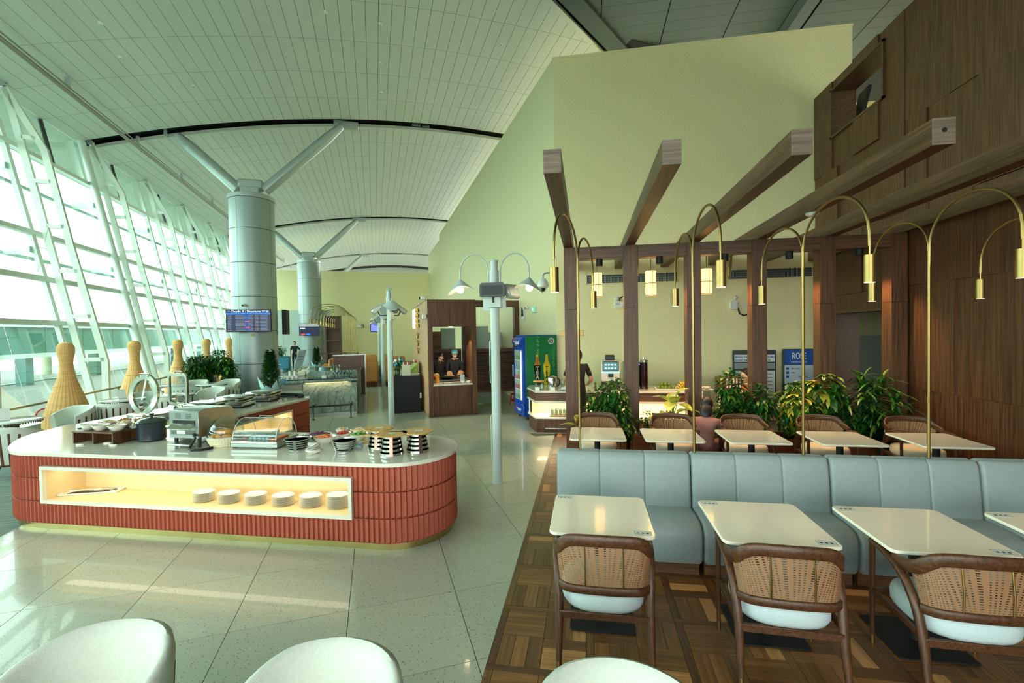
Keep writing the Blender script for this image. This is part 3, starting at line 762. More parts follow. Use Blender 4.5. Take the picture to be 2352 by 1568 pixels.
def arm_chair(label, loc, rz, grp, seatm):
    t = thing('cane_armchair', label, 'chair', loc, rz, grp)
    up = [(-.30,.02,.685), (-.302,-.06,.70), (-.285,-.15,.725), (-.25,-.195,.775), (-.19,-.215,.803), (0,-.235,.812)]
    full = up + [(-x,y,z) for x,y,z in reversed(up[:-1])]
    mb = MB(); P = spline(full, 5); mb.sweep(P, tract(.028,.074), m=0); mb.build('top_rail', CHWY, t, angle=50)
    low = [(-.272,-.165,.50), (-.22,-.215,.505), (-.12,-.235,.508), (0,-.24,.508)]; lowf = low + [(-x,y,z) for x,y,z in reversed(low[:-1])]
    PL = spline(lowf, 5); MB().sweep(PL, tract(.024,.055)).build('lower_rail', CHWY, t, angle=50)
    for s in (-1, 1):
        pts = spline([(s*.292,.265,.688), (s*.30,.15,.69), (s*.303,.02,.672), (s*.298,-.07,.62), (s*.288,-.14,.52), (s*.28,-.18,.40), (s*.278,-.215,.25), (s*.282,-.262,.0)], 4)
        sc = [1.0 if p.z > .3 else .62+.38*p.z/.3 for p in pts]
        MB().sweep(pts, tract(.034,.05), up=(s,0,0), scale=sc).build('arm', CHW, t, angle=50)
        MB().sweep([(s*.288,.275,0), (s*.29,.275,.3), (s*.292,.268,.69)], tract(.03,.036), up=(0,1,0), scale=[.65,.95,1.05]).build('leg', CHW, t, angle=50)
        MB().cyl((s*.288,.275,0), (s*.288,.275,.06), .0135, n=10).build('brass_foot', BRASS, t); MB().cyl((s*.282,-.262,0), (s*.2815,-.255,.06), .0135, n=10).build('brass_foot', BRASS, t)
        MB().box(s*.285-.012, -.2, .335, s*.285+.012, .27, .375, b=.004).build('side_stretcher', CHWY, t)
    MB().box(-.275, -.215, .305, .275, -.19, .352, b=.004).build('back_stretcher', CHWY, t); MB().box(-.28, .255, .335, .28, .28, .385, b=.004).build('front_stretcher', CHWY, t)
    # cane sheet between the rails
    n = 24; vs = []; fs = []; uv = []
    for j in range(4):
        f = j/3
        for i in range(n+1):
            g = i/n; a = P[int(len(P)*.17 + g*(len(P)-1)*.66)]; b = PL[min(len(PL)-1, int(g*(len(PL)-1)))]
            x = b.x*(1-f)+a.x*f; y = (b.y*(1-f)+a.y*f)-.006*sin(pi*f); z = (b.z+.02)*(1-f)+(a.z-.02)*f
            vs.append((x,y,z)); uv.append((g,f))
    for j in range(3):
        for i in range(n): fs.append((j*(n+1)+i, j*(n+1)+i+1, (j+1)*(n+1)+i+1, (j+1)*(n+1)+i))
    o = MB().add(vs, fs).build('cane_back', CANE, t, angle=80); L_ = o.data.uv_layers.new()
    for lp in o.data.loops: L_.data[lp.index].uv = uv[lp.vertex_index]
    for s in (-.115, .115):
        MB().tube([(s,-.238,.50), (s,-.246,.64), (s,-.226,.79)], .005, 6).build('brass_rod', BRASS, t)
    # seat cushion
    mb = MB(); pl = []
    for i in range(28):
        a = 2*pi*i/28; c, s_ = cos(a), sin(a)
        x = .268*math.copysign(abs(c)**.7, c); y = (.24 if s_ > 0 else .26)*math.copysign(abs(s_)**.75, s_)+.03
        pl.append((x,y))
    lv = [(-.045,.352), (-.015,.358), (0,.385), (.002,.44), (-.01,.468), (-.04,.485), (-.1,.495), (-.18,.498)]
    vs = []; fs = []
    for d, z in lv:
        for (x,y) in pl:
            l = hypot(x, y-.03); q = (l+d)/l; vs.append((x*q, (y-.03)*q+.03, z))
    for j in range(len(lv)-1): fs += [(j*28+i, j*28+(i+1)%28, (j+1)*28+(i+1)%28, (j+1)*28+i) for i in range(28)]
    fs.append(tuple((len(lv)-1)*28+i for i in range(28))); fs.append(tuple(range(27,-1,-1)))
    MB().add(vs, fs).build('seat_cushion', seatm, t, angle=80)
    return t
ch = arm_chair('x', (0,0,0), 0, 'cane-backed armchairs in the front row', BOUC); S_ = snapshot(ch)
for i, (x, a) in enumerate(((.09, 0), (1.165, radians(-3)), (2.13, radians(-2)))):
    lb = 'dark oak armchair with cane back and cool-lit white seat at the %s front table' % ordn[i]
    o = ch if i == 0 else dup(S_, lb); o.location = (x, 3.03, 0); o.rotation_euler = (0,0,a); o['label'] = lb
ch = arm_chair('x', (0,0,0), 0, 'cane-backed armchairs in the back row', SEATD); S_ = snapshot(ch)
for i, (x, a) in enumerate(((.155, 2), (1.23, -2), (2.20, -3), (3.22, -4), (4.34, -6))):
    lb = 'cane-backed armchair facing the viewer behind the %s back-row table' % ordn[i]
    o = ch if i == 0 else dup(S_, lb); o.location = (x, 6.83, 0); o.rotation_euler = (0,0,pi+radians(a)); o['label'] = lb
# ================================================================ BRASS ARC LAMPS
def arc_lamp(name, label, loc, rz, grp, fr=.9, bk=.85, h0=.0, side2=True, top=2.2, fz=.0):
    t = thing(name, label, 'lamp', loc, rz, grp)
    MB().cyl((0,0,0), (0,0,1.82), .0125, n=10).build('pole', BRASS, t)
    arms = [(-1, fr, 2.19, 1.48)] + ([(1, bk, 2.14, 1.43)] if side2 else [])
    for s, ln_, zt, zb in arms:
        pts = [(0,0,1.6), (0,s*.004,1.78)] + [(0, s*(ln_/2-ln_/2*cos(a)), 1.78+(zt-1.78)*sin(a)**.8 if a < pi/2 else zb+.28+(zt-zb-.28)*sin(a)**.8) for a in [pi*k/22 for k in range(1, 22)]] + [(0, s*ln_, zb+.26)]
        a = MB().tube(pts, .0105, 8).build('arm', BRASS, t)
        MB().cyl((0,s*ln_,zb+.28), (0,s*ln_,zb+.19), .006, n=8).build('stem', BRASS, a)
        b = MB().lathe([(.0,.2), (.036,.195), (.037,.0), (.033,.0), (.032,.18)], 20, c=(0,s*ln_,zb)).build('lamp_shade', BRASS, t)
        MB().lathe([(0,-.003), (.0335,-.002)], 16, c=(0,s*ln_,zb)).build('bulb', WARM, b)
    return t
for i, (x, a) in enumerate(((-.07, 11), (1.0, 0), (1.95, -3), (2.96, 2), (3.95, 2))):
    arc_lamp('arc_lamp', ('brass arc lamp rising from the bench nearest its left end', 'second brass arc lamp rising from the bench', 'third brass arc lamp rising from the bench', 'fourth brass arc lamp rising from the bench, tallest arc at the right', 'brass arc lamp at the right edge, only its rear arm in view')[i], (x, 4.503, .93), -radians(a), 'brass arc lamps along the bench')
    for s in (-1, 1):
        l = bpy.data.lights.new('arc_lamp_spot', 'SPOT'); l.energy = 9; l.color = (1,.74,.45); l.spot_size = radians(90); l.spot_blend = .7; l.shadow_soft_size = .03
        lo = bpy.data.objects.new('arc_lamp_spot', l); COL.objects.link(lo); lo.location = (x+(-.14 if i == 0 else 0)*(-s), 4.5+s*.88, 2.34)
# ================================================================ UPHOLSTERED TUB CHAIRS
def tub_chair(label, loc, rz, grp, slats=True):
    t = thing('tub_chair', label, 'chair', loc, rz, grp)
    # front = +Y ; shell as a swept arc, higher at the back
    n = 30; R = .285; vs = []; fs = []
    prof = [(-.0,0), (.012,.25), (.02,.6), (.022,.9), (.012,.98), (-.012,1.0), (-.035,.97), (-.045,.88), (-.05,.5), (-.055,0)]
    k = len(prof)
    for i in range(n+1):
        a = radians(-215 + 250*i/n); s = abs((i/n)-.5)*2
        top = .79-.13*max(0,(s-.35)/.65)**1.3; base = .22
        flare = 1.0
        for (d, f) in prof:
            r = R+d+ .03*f
            vs.append((r*cos(a)*1.02, r*sin(a)*.98, base+(top-base)*f))
    for i in range(n):
        for j in range(k-1): fs.append((i*k+j, (i+1)*k+j, (i+1)*k+j+1, i*k+j+1))
    fs.append(tuple(range(k))); fs.append(tuple(n*k+j for j in range(k-1,-1,-1)))
    MB().add(vs, fs).build('shell', TUBF, t, angle=60)
    mb = MB(); mb.lathe([(.02,.25), (.25,.25), (.262,.30), (.262,.38), (.24,.425), (.15,.445), (0,.45)], 28, c=(0,.02,0)); mb.build('seat', TUBF, t, angle=60)
    mb = MB(); mb.box(-.018, -.3, .2, .018, .2, .25)
    MB().lathe([(.2,.19), (.27,.19), (.27,.235), (.2,.235)], 28).build('seat_frame', CHW, t)
    if slats:
        for i in range(13):
            a = radians(-205+230*i/12); s = abs(i/12-.5)*2; top = .70-.12*max(0,(s-.35)/.65)**1.3
            c, s_ = cos(a), sin(a)
            MB().sweep([(c*.30, s_*.29, .20), (c*.318, s_*.308, .45), (c*.332, s_*.32, top)], tract(.034,.014), up=(c,s_,0)).build('slat', CHW, t, angle=50)
    for a in (45, 135, 225, 315):
        c, s_ = cos(radians(a)), sin(radians(a)); MB().cyl((c*.27, s_*.27, 0), (c*.21, s_*.21, .2), .012, .02, n=10).build('leg', CHW, t)
    return t
tb = tub_chair('x', (0,0,0), 0, None); TUB = snapshot(tb)
first = True
def place_tub(label, loc, rz, grp):
    global first
    if first: tb.location = loc; tb.rotation_euler = (0,0,rz); o = tb; first = False
    else: o = dup(TUB, None, loc, rz)
    o['label'] = label; o['group'] = grp; return o
for i, (x, y, a, lb) in enumerate(((-2.06, 1.49, 186, 'pale upholstered tub chair at the bottom left corner, nearest the counter end'), (-1.02, 1.50, 180, 'pale upholstered tub chair at the bottom, right of the other near one'), (.10, 1.53, 175, 'pale tub chair top peeking in at the bottom below the first front table'))):
    place_tub(lb, (x, y, 0), radians(a), 'pale tub chairs nearest the viewer')
# ================================================================ BUFFET COUNTER (L-shaped, fluted terracotta)
BC = thing('buffet_counter', 'L-shaped buffet counter with rounded ends, terracotta fluted tiles and lit niches', 'counter')
def arc(cx, cy, r, a0, a1, n): return [(cx+r*cos(radians(a0+(a1-a0)*i/n)), cy+r*sin(radians(a0+(a1-a0)*i/n))) for i in range(n+1)]
LEFT = [(p.x, p.y) for p in spline([(-7.4,5.5,0), (-7.37,5.2,0), (-7.25,4.88,0), (-7.07,4.62,0), (-6.85,4.40,0), (-6.62,4.22,0), (-6.4,4.10,0), (-6.2,4.06,0)], 4)]
outl = arc(-2.0, 4.67, .61, -90, 90, 26) + [(-5.45, 5.28)][0:1] + [(-5.45, 8.2)] + arc(-5.7, 8.2, .25, 0, 90, 6)[1:] + [(-7.4, 8.45)] + LEFT
MB().prism(outl, .82, .86, b=.004).build('countertop', QUARTZ, BC, angle=30)
pl = offset(outl, -.055); MB().prism(pl, 0, .065).build('plinth', BRASSP, BC, angle=40)
core = offset(outl, -.035)
RW = .0535
def run(P):                                   # resample a polyline at about one rib width
    tot = sum((Vector(b)-Vector(a)).length for a, b in zip(P[:-1], P[1:])); RW = tot/max(1, round(tot/.0535))-1e-7
    out = [Vector(P[0])]; acc = 0
    for a, b in zip(P[:-1], P[1:]):
        a, b = Vector(a), Vector(b); d = (b-a).length; pos = 0
        while acc + d - pos >= RW:
            pos += RW-acc; out.append(a+(b-a)*pos/d); acc = 0
        acc += d-pos
    return out
def ribs(path, z0, z1, per=9):
    P = run(path); 
    for g in range(0, len(P)-1, per):
        mb = MB()
        for i in range(g, min(g+per, len(P)-1)):
            a, b = P[i], P[i+1]; e = b-a; n = Vector((e.y, -e.x)).normalized()
            D = .017; c = a+e*.84
            h = .026
            v = []
            for z, k in ((z0, 0), (z0+h, 1), (z1-.004, 1), (z1, 0)):
                v += [(a.x, a.y, z), (c.x+n.x*D*k, c.y+n.y*D*k, z), (b.x, b.y, z)]
            f = []
            for r in range(3):
                f += [(r*3, r*3+1, r*3+4, r*3+3), (r*3+1, r*3+2, r*3+5, r*3+4)]
            mb.add(v, f)
            n2 = n*-.012
            mb.add([(a.x,a.y,z0), (b.x,b.y,z0), (b.x,b.y,z1), (a.x,a.y,z1)], [(0,1,2,3)])
        o = mb.build('ribbed_tile', TERRA, BC, angle=0)
N0, N1, NZ0, NZ1 = -5.94, -2.26, .305, .712
ROWS = ((.068, .31), (.313, .566), (.569, .818))
cf = 4.09                                          # face line of the tile backing
left_path = [(x, y) for x, y in offset(arc(-6.3, 5.16, 1.1, 180, 270, 22), -.035)][1:-1]
def shr(P, d): 
    return P
arcL = [(p.x, p.y) for p in spline([(-7.365,5.5,0), (-7.335,5.2,0), (-7.22,4.90,0), (-7.04,4.645,0), (-6.83,4.43,0), (-6.6,4.25,0), (-6.39,4.135,0), (-6.19,4.095,0)], 6)]; arcR = arc(-2.0, 4.67, .575, -90, 90, 40)
for z0, z1 in ROWS:
    ribs(arcL + [(N0, 4.095)], z0, z1)
    ribs([(N1, 4.095), (-2.0, 4.095)] + arcR + [(-2.6, 5.245)], z0, z1)
    ribs([(-7.365, 8.4), (-7.365, 5.5)], z0, z1, 12)
ribs([(N0, 4.095), (N1, 4.095)], .068, NZ0-.0, 12); ribs([(N0, 4.095), (N1, 4.095)], NZ1, .818, 12)
def niche(parent, x0, x1, z0, z1, y, depth, T=None, power=14):
    fr = .035
    mb = MB(); mb.box(x0,y-.02,z0, x1,y+.02,z0+fr,T=T); mb.box(x0,y-.02,z1-fr, x1,y+.02,z1,T=T); mb.box(x0,y-.02,z0+fr, x0+fr,y+.02,z1-fr,T=T); mb.box(x1-fr,y-.02,z0+fr, x1,y+.02,z1-fr,T=T)
    mb.build('niche_frame', QUARTZ, parent, angle=0)
    mb = MB(); X0, X1, Z0, Z1 = x0+fr, x1-fr, z0+fr, z1-fr
    mb.box(X0,y+.02,Z0-.02, X1,y+depth,Z0,T=T); mb.box(X0,y+.02,Z1, X1,y+depth,Z1+.02,T=T); mb.box(X0-.02,y+.02,Z0-.02, X0,y+depth,Z1+.02,T=T); mb.box(X1,y+.02,Z0-.02, X1+.02,y+depth,Z1+.02,T=T); mb.box(X0-.02,y+depth,Z0-.02, X1+.02,y+depth+.02,Z1+.02,T=T)
    mb.build('niche_lining', NICHE, parent, angle=0)
    MB().box(X0+.05,y+.03,Z1-.012, X1-.05,y+.045,Z1-.002,T=T).build('led_strip', WARMS, parent, angle=0)
    c = Vector(((X0+X1)/2, y+.16, Z1-.02))
    M = T or Matrix(); w = M @ c
    area('niche_led', w, (M.to_3x3() @ Matrix()) if False else M.to_3x3(), X1-X0-.1, .1, power, (1,.86,.62))
niche(BC, N0, N1, NZ0, NZ1, 4.07, .42, power=5)
props(kids_of(BC)[-1], 'thin warm light strip') if False else None
# leg of the L: tiles and niche on the face towards the aisle
TL = Matrix.Translation((-5.485, 0, 0)) @ Matrix.Rotation(radians(90), 4, 'Z')     # local x -> world Y, local y -> world -X
M0, M1 = 6.1, 7.75
for z0, z1 in ROWS:
    ribs([(-5.485, 5.3), (-5.485, M0)], z0, z1); ribs([(-5.485, M1), (-5.485, 8.2)] + arc(-5.7, 8.2, .215, 0, 90, 8) + [(-6.6, 8.415)], z0, z1)
ribs([(-5.485, M0), (-5.485, M1)], .068, NZ0, 12); ribs([(-5.485, M0), (-5.485, M1)], NZ1, .818, 12)
niche(BC, M0, M1, NZ0, NZ1, 0.0, .42, T=TL, power=5)
mb = MB(); mb.box(-7.3, 5.2, .07, -7.25, 8.5, .8); mb.box(-5.4, 5.18, .07, -2.1, 5.2, .8); mb.build('carcass', mat('dark_board', (50,44,38), .8), BC, angle=0)
# ---- plates in the niche
pm = MB(); pm.lathe([(.045,0), (.05,.0), (.085,.009), (.1,.0145), (.101,.0165), (.085,.0115), (.05,.0035), (0,.003)], 26); 
plate0 = pm.build('plate', CERAM, None, angle=70); pfirst = True
for i, x in enumerate((-4.09, -3.78, -3.465, -3.145, -2.83, -2.53)):
    n = (9, 9, 9, 9, 10, 12)[i]
    pos = ('leftmost', 'second', 'third', 'fourth', 'fifth', 'rightmost')[i]
    for k in range(n):
        o = plate0 if pfirst else plate0.copy()
        if not pfirst: COL.objects.link(o)
        pfirst = False
        o.location = (x, 4.26, NZ0+.036+.0105*k); o.scale = (1.15, .9, 1)
        lv = 'top plate' if k == n-1 else 'bottom plate' if k == 0 else '%s plate up' % (ordn+['eleventh','twelfth'])[k]
        props(o, 'white %s in the %s stack of the lit counter niche' % (lv, pos), 'plate', 'white plates stacked in the counter niche')
t = thing('serving_tray', 'long white ceramic tray of dark tongs at the left of the niche', 'tray', (-5.62, 4.33, NZ0+.037), radians(18))
mb = MB(); mb.prism(rrect(-.3,-.07,.3,.07,.02), 0, .006); mb.sweep([(p[0],p[1],.01) for p in rrect(-.3,-.07,.3,.07,.02)], [(-.004,-.008),(.004,-.008),(.006,.008),(-.002,.008)], closed=True); mb.build('dish', CERAM, t, angle=50)
for i in range(5): MB().box(-.22+.01*i, -.045+.018*i, .008, .12+.03*i, -.035+.018*i, .016, b=.002).build('tongs', BLK2 if i != 3 else STEEL, t)
# niche in the leg: stacked dishes
for k in range(5):
    o = MB().prism(rrect(-.14,-.1,.14,.1,.02), 0, .012, b=.003).build('square_dish', CERAM, None); o.location = (-5.66, 7.35, NZ0+.036+.014*k)
    props(o, 'white rectangular dish in the stack inside the far lit niche, %s' % ('topmost' if k == 4 else 'number %s from the bottom' % ('one', 'two', 'three', 'four')[k]), 'dish', 'rectangular dishes stacked in the far niche')
CZ = .86
def on(name, label, cat, x, y, rz=0, grp=None, z=CZ): return thing(name, label, cat, (x, y, z), rz, grp)
# ---- steel ring stands with round bamboo paddle boards
def ring_stand(mb_parent, h, r0, r1, n, slats=3, m=STEEL, slm=None):
    for k in range(n):
        z = k*h/(n-.3); f = z/h; r = r0+(r1-r0)*f
        MB().lathe([(r, z), (r-.0035, z), (r-.004+(r1-r0)*.06, z+h*.11), (r+(r1-r0)*.06, z+h*.11), (r, z)], 30).build('ring', m, mb_parent, angle=40)
    for i in range(slats):
        a = radians(-70+360*i/slats); c, s = cos(a), sin(a)
        MB().sweep([(c*(r0+.002), s*(r0+.002), 0), (c*(r1+.002), s*(r1+.002), h)], [(-.016,-.003), (.016,-.003), (.016,.003), (-.016,.003)], up=(c,s,0)).build('upright', slm or mat('brown_steel', (120,100,86), .25, metal=.8), mb_parent, angle=0)
stands = ((-2.26, 4.66, 'bamboo board on a ringed steel stand, rear left of the group'), (-2.0, 4.42, 'bamboo board on a ringed steel stand, front one of the group'), (-1.77, 4.56, 'bamboo board on a ringed steel stand, right end of the group'))
for i, (x, y, lb) in enumerate(stands):
    t = on('display_stand', 'tapered polished steel ring stand %s' % ('rear left', 'front middle', 'right end')[i], 'stand', x, y, radians((-10, 0, 15)[i]), 'ringed steel stands at the counter end'); ring_stand(t, .20, .12, .082, 5)
    b = on('paddle_board', 'round %s' % lb, 'board', x, y, radians((200, 205, 195)[i]), 'round bamboo boards on steel stands', CZ+.201)
    pts = arc(0, 0, .162, 8, 352, 28) + [(.19,-.022), (.28,-.019), (.30,0), (.28,.019), (.19,.022)]
    MB().prism(pts, 0, .012, b=.003).build('board', BAMB, b); MB().box(-.05,-.03,.0122, .03,.02,.0135).build('card', mat('pale_blue_card', (206,218,216), .35), b, angle=0)
t = on('display_stand', 'low steel ring stand behind the other three', 'stand', -1.98, 4.98, 0, 'ringed steel stands at the counter end'); ring_stand(t, .07, .085, .07, 3)
b = on('paddle_board', 'bamboo board lying low behind the three raised boards', 'board', -1.95, 4.98, radians(190), 'round bamboo boards on steel stands', CZ+.072); MB().prism(arc(0,0,.13,12,348,26)+[(.16,-.02),(.24,-.017),(.26,0),(.24,.017),(.16,.02)], 0, .012, b=.003).build('board', BAMB, b)
# ---- open steel baskets with cups/ food
for i, (x, y, lb) in enumerate(((-3.13, 4.50, 'left flared steel ring basket beside the clear food case'), (-2.57, 4.50, 'right flared steel ring basket beside the napkin dish'))):
    t = on('ring_basket', lb, 'basket', x, y, radians(40*i), 'flared steel ring baskets'); ring_stand(t, .12, .088, .128, 5, m=STEELB, slm=STEELB)
    MB().lathe([(0,.03), (.08,.032), (.1,.10), (.097,.10), (.076,.04), (0,.038)], 24).build('inner_bowl', GLASSC if i == 0 else CERAM, t)
    if i:
        for k in range(4): MB().ball((.035*cos(k*1.7), .035*sin(k*1.7), .085), .03, 10, 6, sc=(1,1,.5)).build('yellow_food', mat('yellow_fruit', (240,190,40), .5), t)
# ---- bowls of salad
def bowl_geo(r, h): return [(r*.45,0), (r*.5,.002), (r*.8,h*.5), (r,h), (r*.97,h+.001), (r*.76,h*.55), (r*.4,.012), (0,.01)]
food = {'purple': ((96,52,84), (150,96,130)), 'red': ((196,44,30), (226,90,50)), 'green': ((96,160,50), (170,200,110)), 'carrot': ((232,120,60), (244,160,100)), 'pink': ((196,90,80), (222,140,120)), 'beige': ((214,190,150), (232,214,180))}
def bowl(x, y, r, h, kind, label, z=CZ, rz=0, asp=1):
    t = on('bowl', label, 'bowl', x, y, rz, 'white bowls of salad on the buffet', z); t.scale = (1, asp, 1)
    MB().lathe(bowl_geo(r, h), 28).build('dish', CERAM, t, angle=60)
    if kind:
        c1, c2 = food[kind]; mb = MB(); R_ = random.Random(hash(label) % 999)
        R_ = random.Random(len(label)*7+int(r*1000))
        for k in range(70):
            a = R_.uniform(0, 6.3); q = r*.78*sqrt(R_.random()); z0 = h*.75+.03*(1-(q/(r*.8))**2)
            T = Matrix.Translation((q*cos(a), q*sin(a), z0)) @ Matrix.Rotation(R_.uniform(0,6), 4, 'Z') @ Matrix.Rotation(R_.uniform(-.7,.7), 4, 'Y')
            mb.box(-.02,-.005,-.003, .02,.005,.003, T=T, m=k % 2)
        mb.ball((0,0,h*.55), r*.8, 14, 8, sc=(1,1,.32))
        o = mb.build('salad', [mat('food_'+kind, c1, .5), mat('food2_'+kind, c2, .5)], t, angle=0); o['kind'] = 'stuff'
    return t
bowl(-3.20, 5.02, .155, .05, 'purple', 'wide white bowl of shredded purple cabbage', asp=.8)
bowl(-2.90, 5.04, .095, .06, 'red', 'white bowl of red cherry tomatoes')
bowl(-2.66, 4.98, .105, .07, 'green', 'white bowl of sliced green cucumber')
bowl(-2.97, 4.77, .13, .08, 'carrot', 'white bowl of shredded orange carrot', asp=.85)
bowl(-3.27, 4.80, .10, .055, 'pink', 'shallow white bowl of pink sliced ham behind the left ring basket')
for i, x in enumerate((-3.02, -2.80, -2.58)): bowl(x+.02, 5.19, .075, .075, 'beige', 'small white bowl of dressing behind the salads, %s' % ('left one', 'middle one', 'right one')[i])
t = on('bamboo_tray', 'small bamboo tray leaning by the cucumber bowl', 'tray', -2.52, 4.82, .5); MB().prism(rrect(-.09,-.04,.09,.04,.015), 0, .02, b=.004).build('board', BAMB, t)
t = on('price_card', 'pale blue folded card in front of the cucumber bowl', 'card', -2.50, 4.66, .1); MB().sweep([(0,.02,0), (0,0,.05), (0,-.02,0)], [(-.045,0), (.045,0), (.045,.002), (-.045,.002)], up=(0,1,0)).build('card', mat('card_blue', (176,200,204), .5), t, angle=0)
# napkin dish
t = on('napkin_dish', 'white dish heaped with crumpled white napkins', 'dish', -2.86, 4.38); MB().lathe(bowl_geo(.085,.04), 24).build('dish', CERAM, t)
mb = MB(); R_ = random.Random(5)
for k in range(7):
    z = .02+k*.012; P = []
    for i in range(20):
        a = 2*pi*i/20; r = (.085-.004*k)*(1+.12*sin(a*3+k)); P.append((r*cos(a), r*sin(a), z+.012*sin(a*2+k*1.3)))
    vs = P+[(0,0,z+.012)]; mb.add(vs, [(i, (i+1)%20, 20) for i in range(20)])
mb.build('napkins', mat('paper_napkin', (236,236,228), .8), t, angle=60)
# ---- clear roll-top food case
t = on('food_case', 'steel tray with arched clear acrylic cover, sushi and salmon inside', 'food case', -3.63, 4.66, radians(2))
mb = MB(); mb.box(-.29,-.20,.012, .27,.20,.055, b=.004); mb.build('base', STEELB, t); MB().box(-.285,-.206,.055, .27,.2,.083, b=.004).build('ice_tray', STEEL, t)
for x in (-.25, .23):
    for y in (-.17, .17): MB().box(x-.02,y-.02,0, x+.02,y+.02,.012).build('foot', BLACK, t, angle=0)
vs = []; fs = []; n = 16
for i in range(n+1):
    a = pi*i/n; y, z = -.19*cos(a), .085+.22*sin(a)
    vs += [(-.27, y, z), (.25, y, z)]
for i in range(n): fs.append((2*i, 2*i+1, 2*i+3, 2*i+2))
fs.append(tuple(2*i for i in range(n, -1, -1))); fs.append(tuple(2*i+1 for i in range(n+1)))
MB().add(vs, fs).build('cover', CLEAR, t, angle=50)
mb = MB()
for x in (-.27, .25): mb.tube([(x, -.19*cos(pi*i/n), .085+.22*sin(pi*i/n)) for i in range(n+1)], .004, 6)
mb.tube([(-.27,.0,.305), (.25,.0,.305)], .004, 6); mb.build('cover_edge', mat('acrylic_edge', (210,226,222), .15), t)
MB().tube([(-.08,.0,.305), (-.07,-.01,.33), (.09,-.01,.33), (.1,.0,.305)], .006, 8).build('handle', STEEL, t)
for i in range(5):
    for j in range(3):
        MB().box(-.12+.05*i, -.13+.05*j, .084, -.08+.05*i, -.09+.05*j, .108, b=.006).build('sushi_roll', mat('sushi_blue', (178,206,216), .5), t)
mb = MB()
for k in range(10): mb.box(.13+.0+.012*(k%3), -.14+.025*k, .084+.004*(k%2), .22, -.12+.025*k, .1, b=.004)
mb.build('salmon_slices', mat('salmon', (236,140,84), .4), t)
mb = MB()
for k in range(6): mb.box(-.24, -.14+.03*k, .084, -.15, -.12+.03*k, .096, b=.004)
mb.build('cold_cuts', mat('cold_cuts', (196,112,106), .5), t)
# ---- bread basket with dome
t = on('bread_basket', 'cream wicker basket of bread rolls under a clear dome', 'basket', -4.10, 4.60, 0); t.scale = (1.24,)*3
mb = MB(); mb.lathe([(.0,.0), (.115,0), (.135,.035), (.15,.075), (.155,.085), (.148,.085), (.13,.04), (0,.012)], 40)
for i in range(40):
    a = 2*pi*i/40; mb.tube([(.118*cos(a), .118*sin(a), .002), (.137*cos(a), .137*sin(a), .04), (.153*cos(a), .153*sin(a), .082)], .0045, 5)
for z, r in ((.01,.124), (.03,.134), (.05,.142), (.07,.15)): mb.tube([(r*cos(2*pi*i/32), r*sin(2*pi*i/32), z) for i in range(32)], .004, 5, closed=True)
mb.build('wicker', mat('cream_wicker', (232,226,196), .7), t)
MB().lathe([(.148,.088), (.15,.12), (.142,.17), (.118,.215), (.08,.245), (.04,.258), (0,.262)], 30).build('dome', CLEAR, t, angle=60)
MB().tube([(.15*cos(2*pi*i/30), .15*sin(2*pi*i/30), .088) for i in range(30)], .004, 6, closed=True).build('dome_rim', mat('acrylic_edge', (210,226,222), .15), t)
BR = mat('bread_crust', (226,166,88), .6, var=.25, vscale=12); R_ = random.Random(3)
for k in range(13):
    a = 2*pi*k/8; r = .085 if k < 8 else .035; z = .09 if k < 8 else .125
    T = Matrix.Translation((r*cos(a), r*sin(a), z)) @ Matrix.Rotation(a+1, 4, 'Z')
    mb = MB(); mb.ball((0,0,0), .035, 12, 8, T=T, sc=(1.6, .85, .75)); mb.build('bread_roll', BR, t, angle=80)
# ---- conveyor toaster
t = on('conveyor_toaster', 'boxy steel conveyor toaster on black legs', 'toaster', -4.47, 4.62, radians(-2)); t.scale = (1, .9, 1.12)
mb = MB(); P = [(-.21,.1), (-.21,.36), (-.12,.385), (.3,.36), (.36,.30), (.36,.1)]
vs = [(-.19, y, z) for y, z in P] + [(.19, y, z) for y, z in P]; n = len(P)
MB().add(vs, [tuple(range(n-1,-1,-1)), tuple(range(n, 2*n))] + [(i, (i+1)%n, n+(i+1)%n, n+i) for i in range(n)]).build('body', STEELB, t, angle=20)
MB().box(-.195,-.216,.095, .195,-.21,.37, b=.003).build('front_plate', STEELB, t)
MB().box(-.14,-.222,.225, .15,-.212,.275).build('bread_slot', BLACK, t, angle=0)
MB().sweep([(0,-.215,.245), (0,-.30,.20)], [(-.15,-.003), (.15,-.003), (.15,.003), (-.15,.003)], up=(0,0,1)).build('loading_tray', STEEL, t)
MB().box(-.16,-.23,.135, .14,-.214,.18).build('control_strip', STEEL, t, angle=0); MB().box(-.08,-.232,.14, .03,-.229,.175).build('label_sticker', PAPER, t, angle=0)
for s in (-.11, .03):
    for k in range(6): MB().box(s,-.22,.295+.009*k, s+.075,-.215,.298+.009*k).build('vent_slot', BLK2, t, angle=0)
MB().box(-.15,-.30,.03, .17,.2,.05, b=.005).build('catch_tray', STEELB, t)
for x in (-.15, .16):
    for y in (-.17, .3): MB().cyl((x,y,0), (x,y,.1), .018, .024, n=12).build('leg', BLK2, t)
MB().tube([(.1,-.20,.15), (.2,-.27,.11), (.17,-.33,.02), (.23,-.36,.01), (.33,-.33,.01), (.38,-.22,.012)], .014, 8).build('power_cord', BLACK, t)
t = on('rice_container', 'white plastic box behind the toaster, left of it', 'box', -4.86, 4.74, 0); MB().box(-.09,-.1,0, .09,.12,.17, b=.02).build('body', PLASTW, t); MB().box(-.095,-.105,.17, .095,.125,.2, b=.012).build('lid', PLASTW, t)
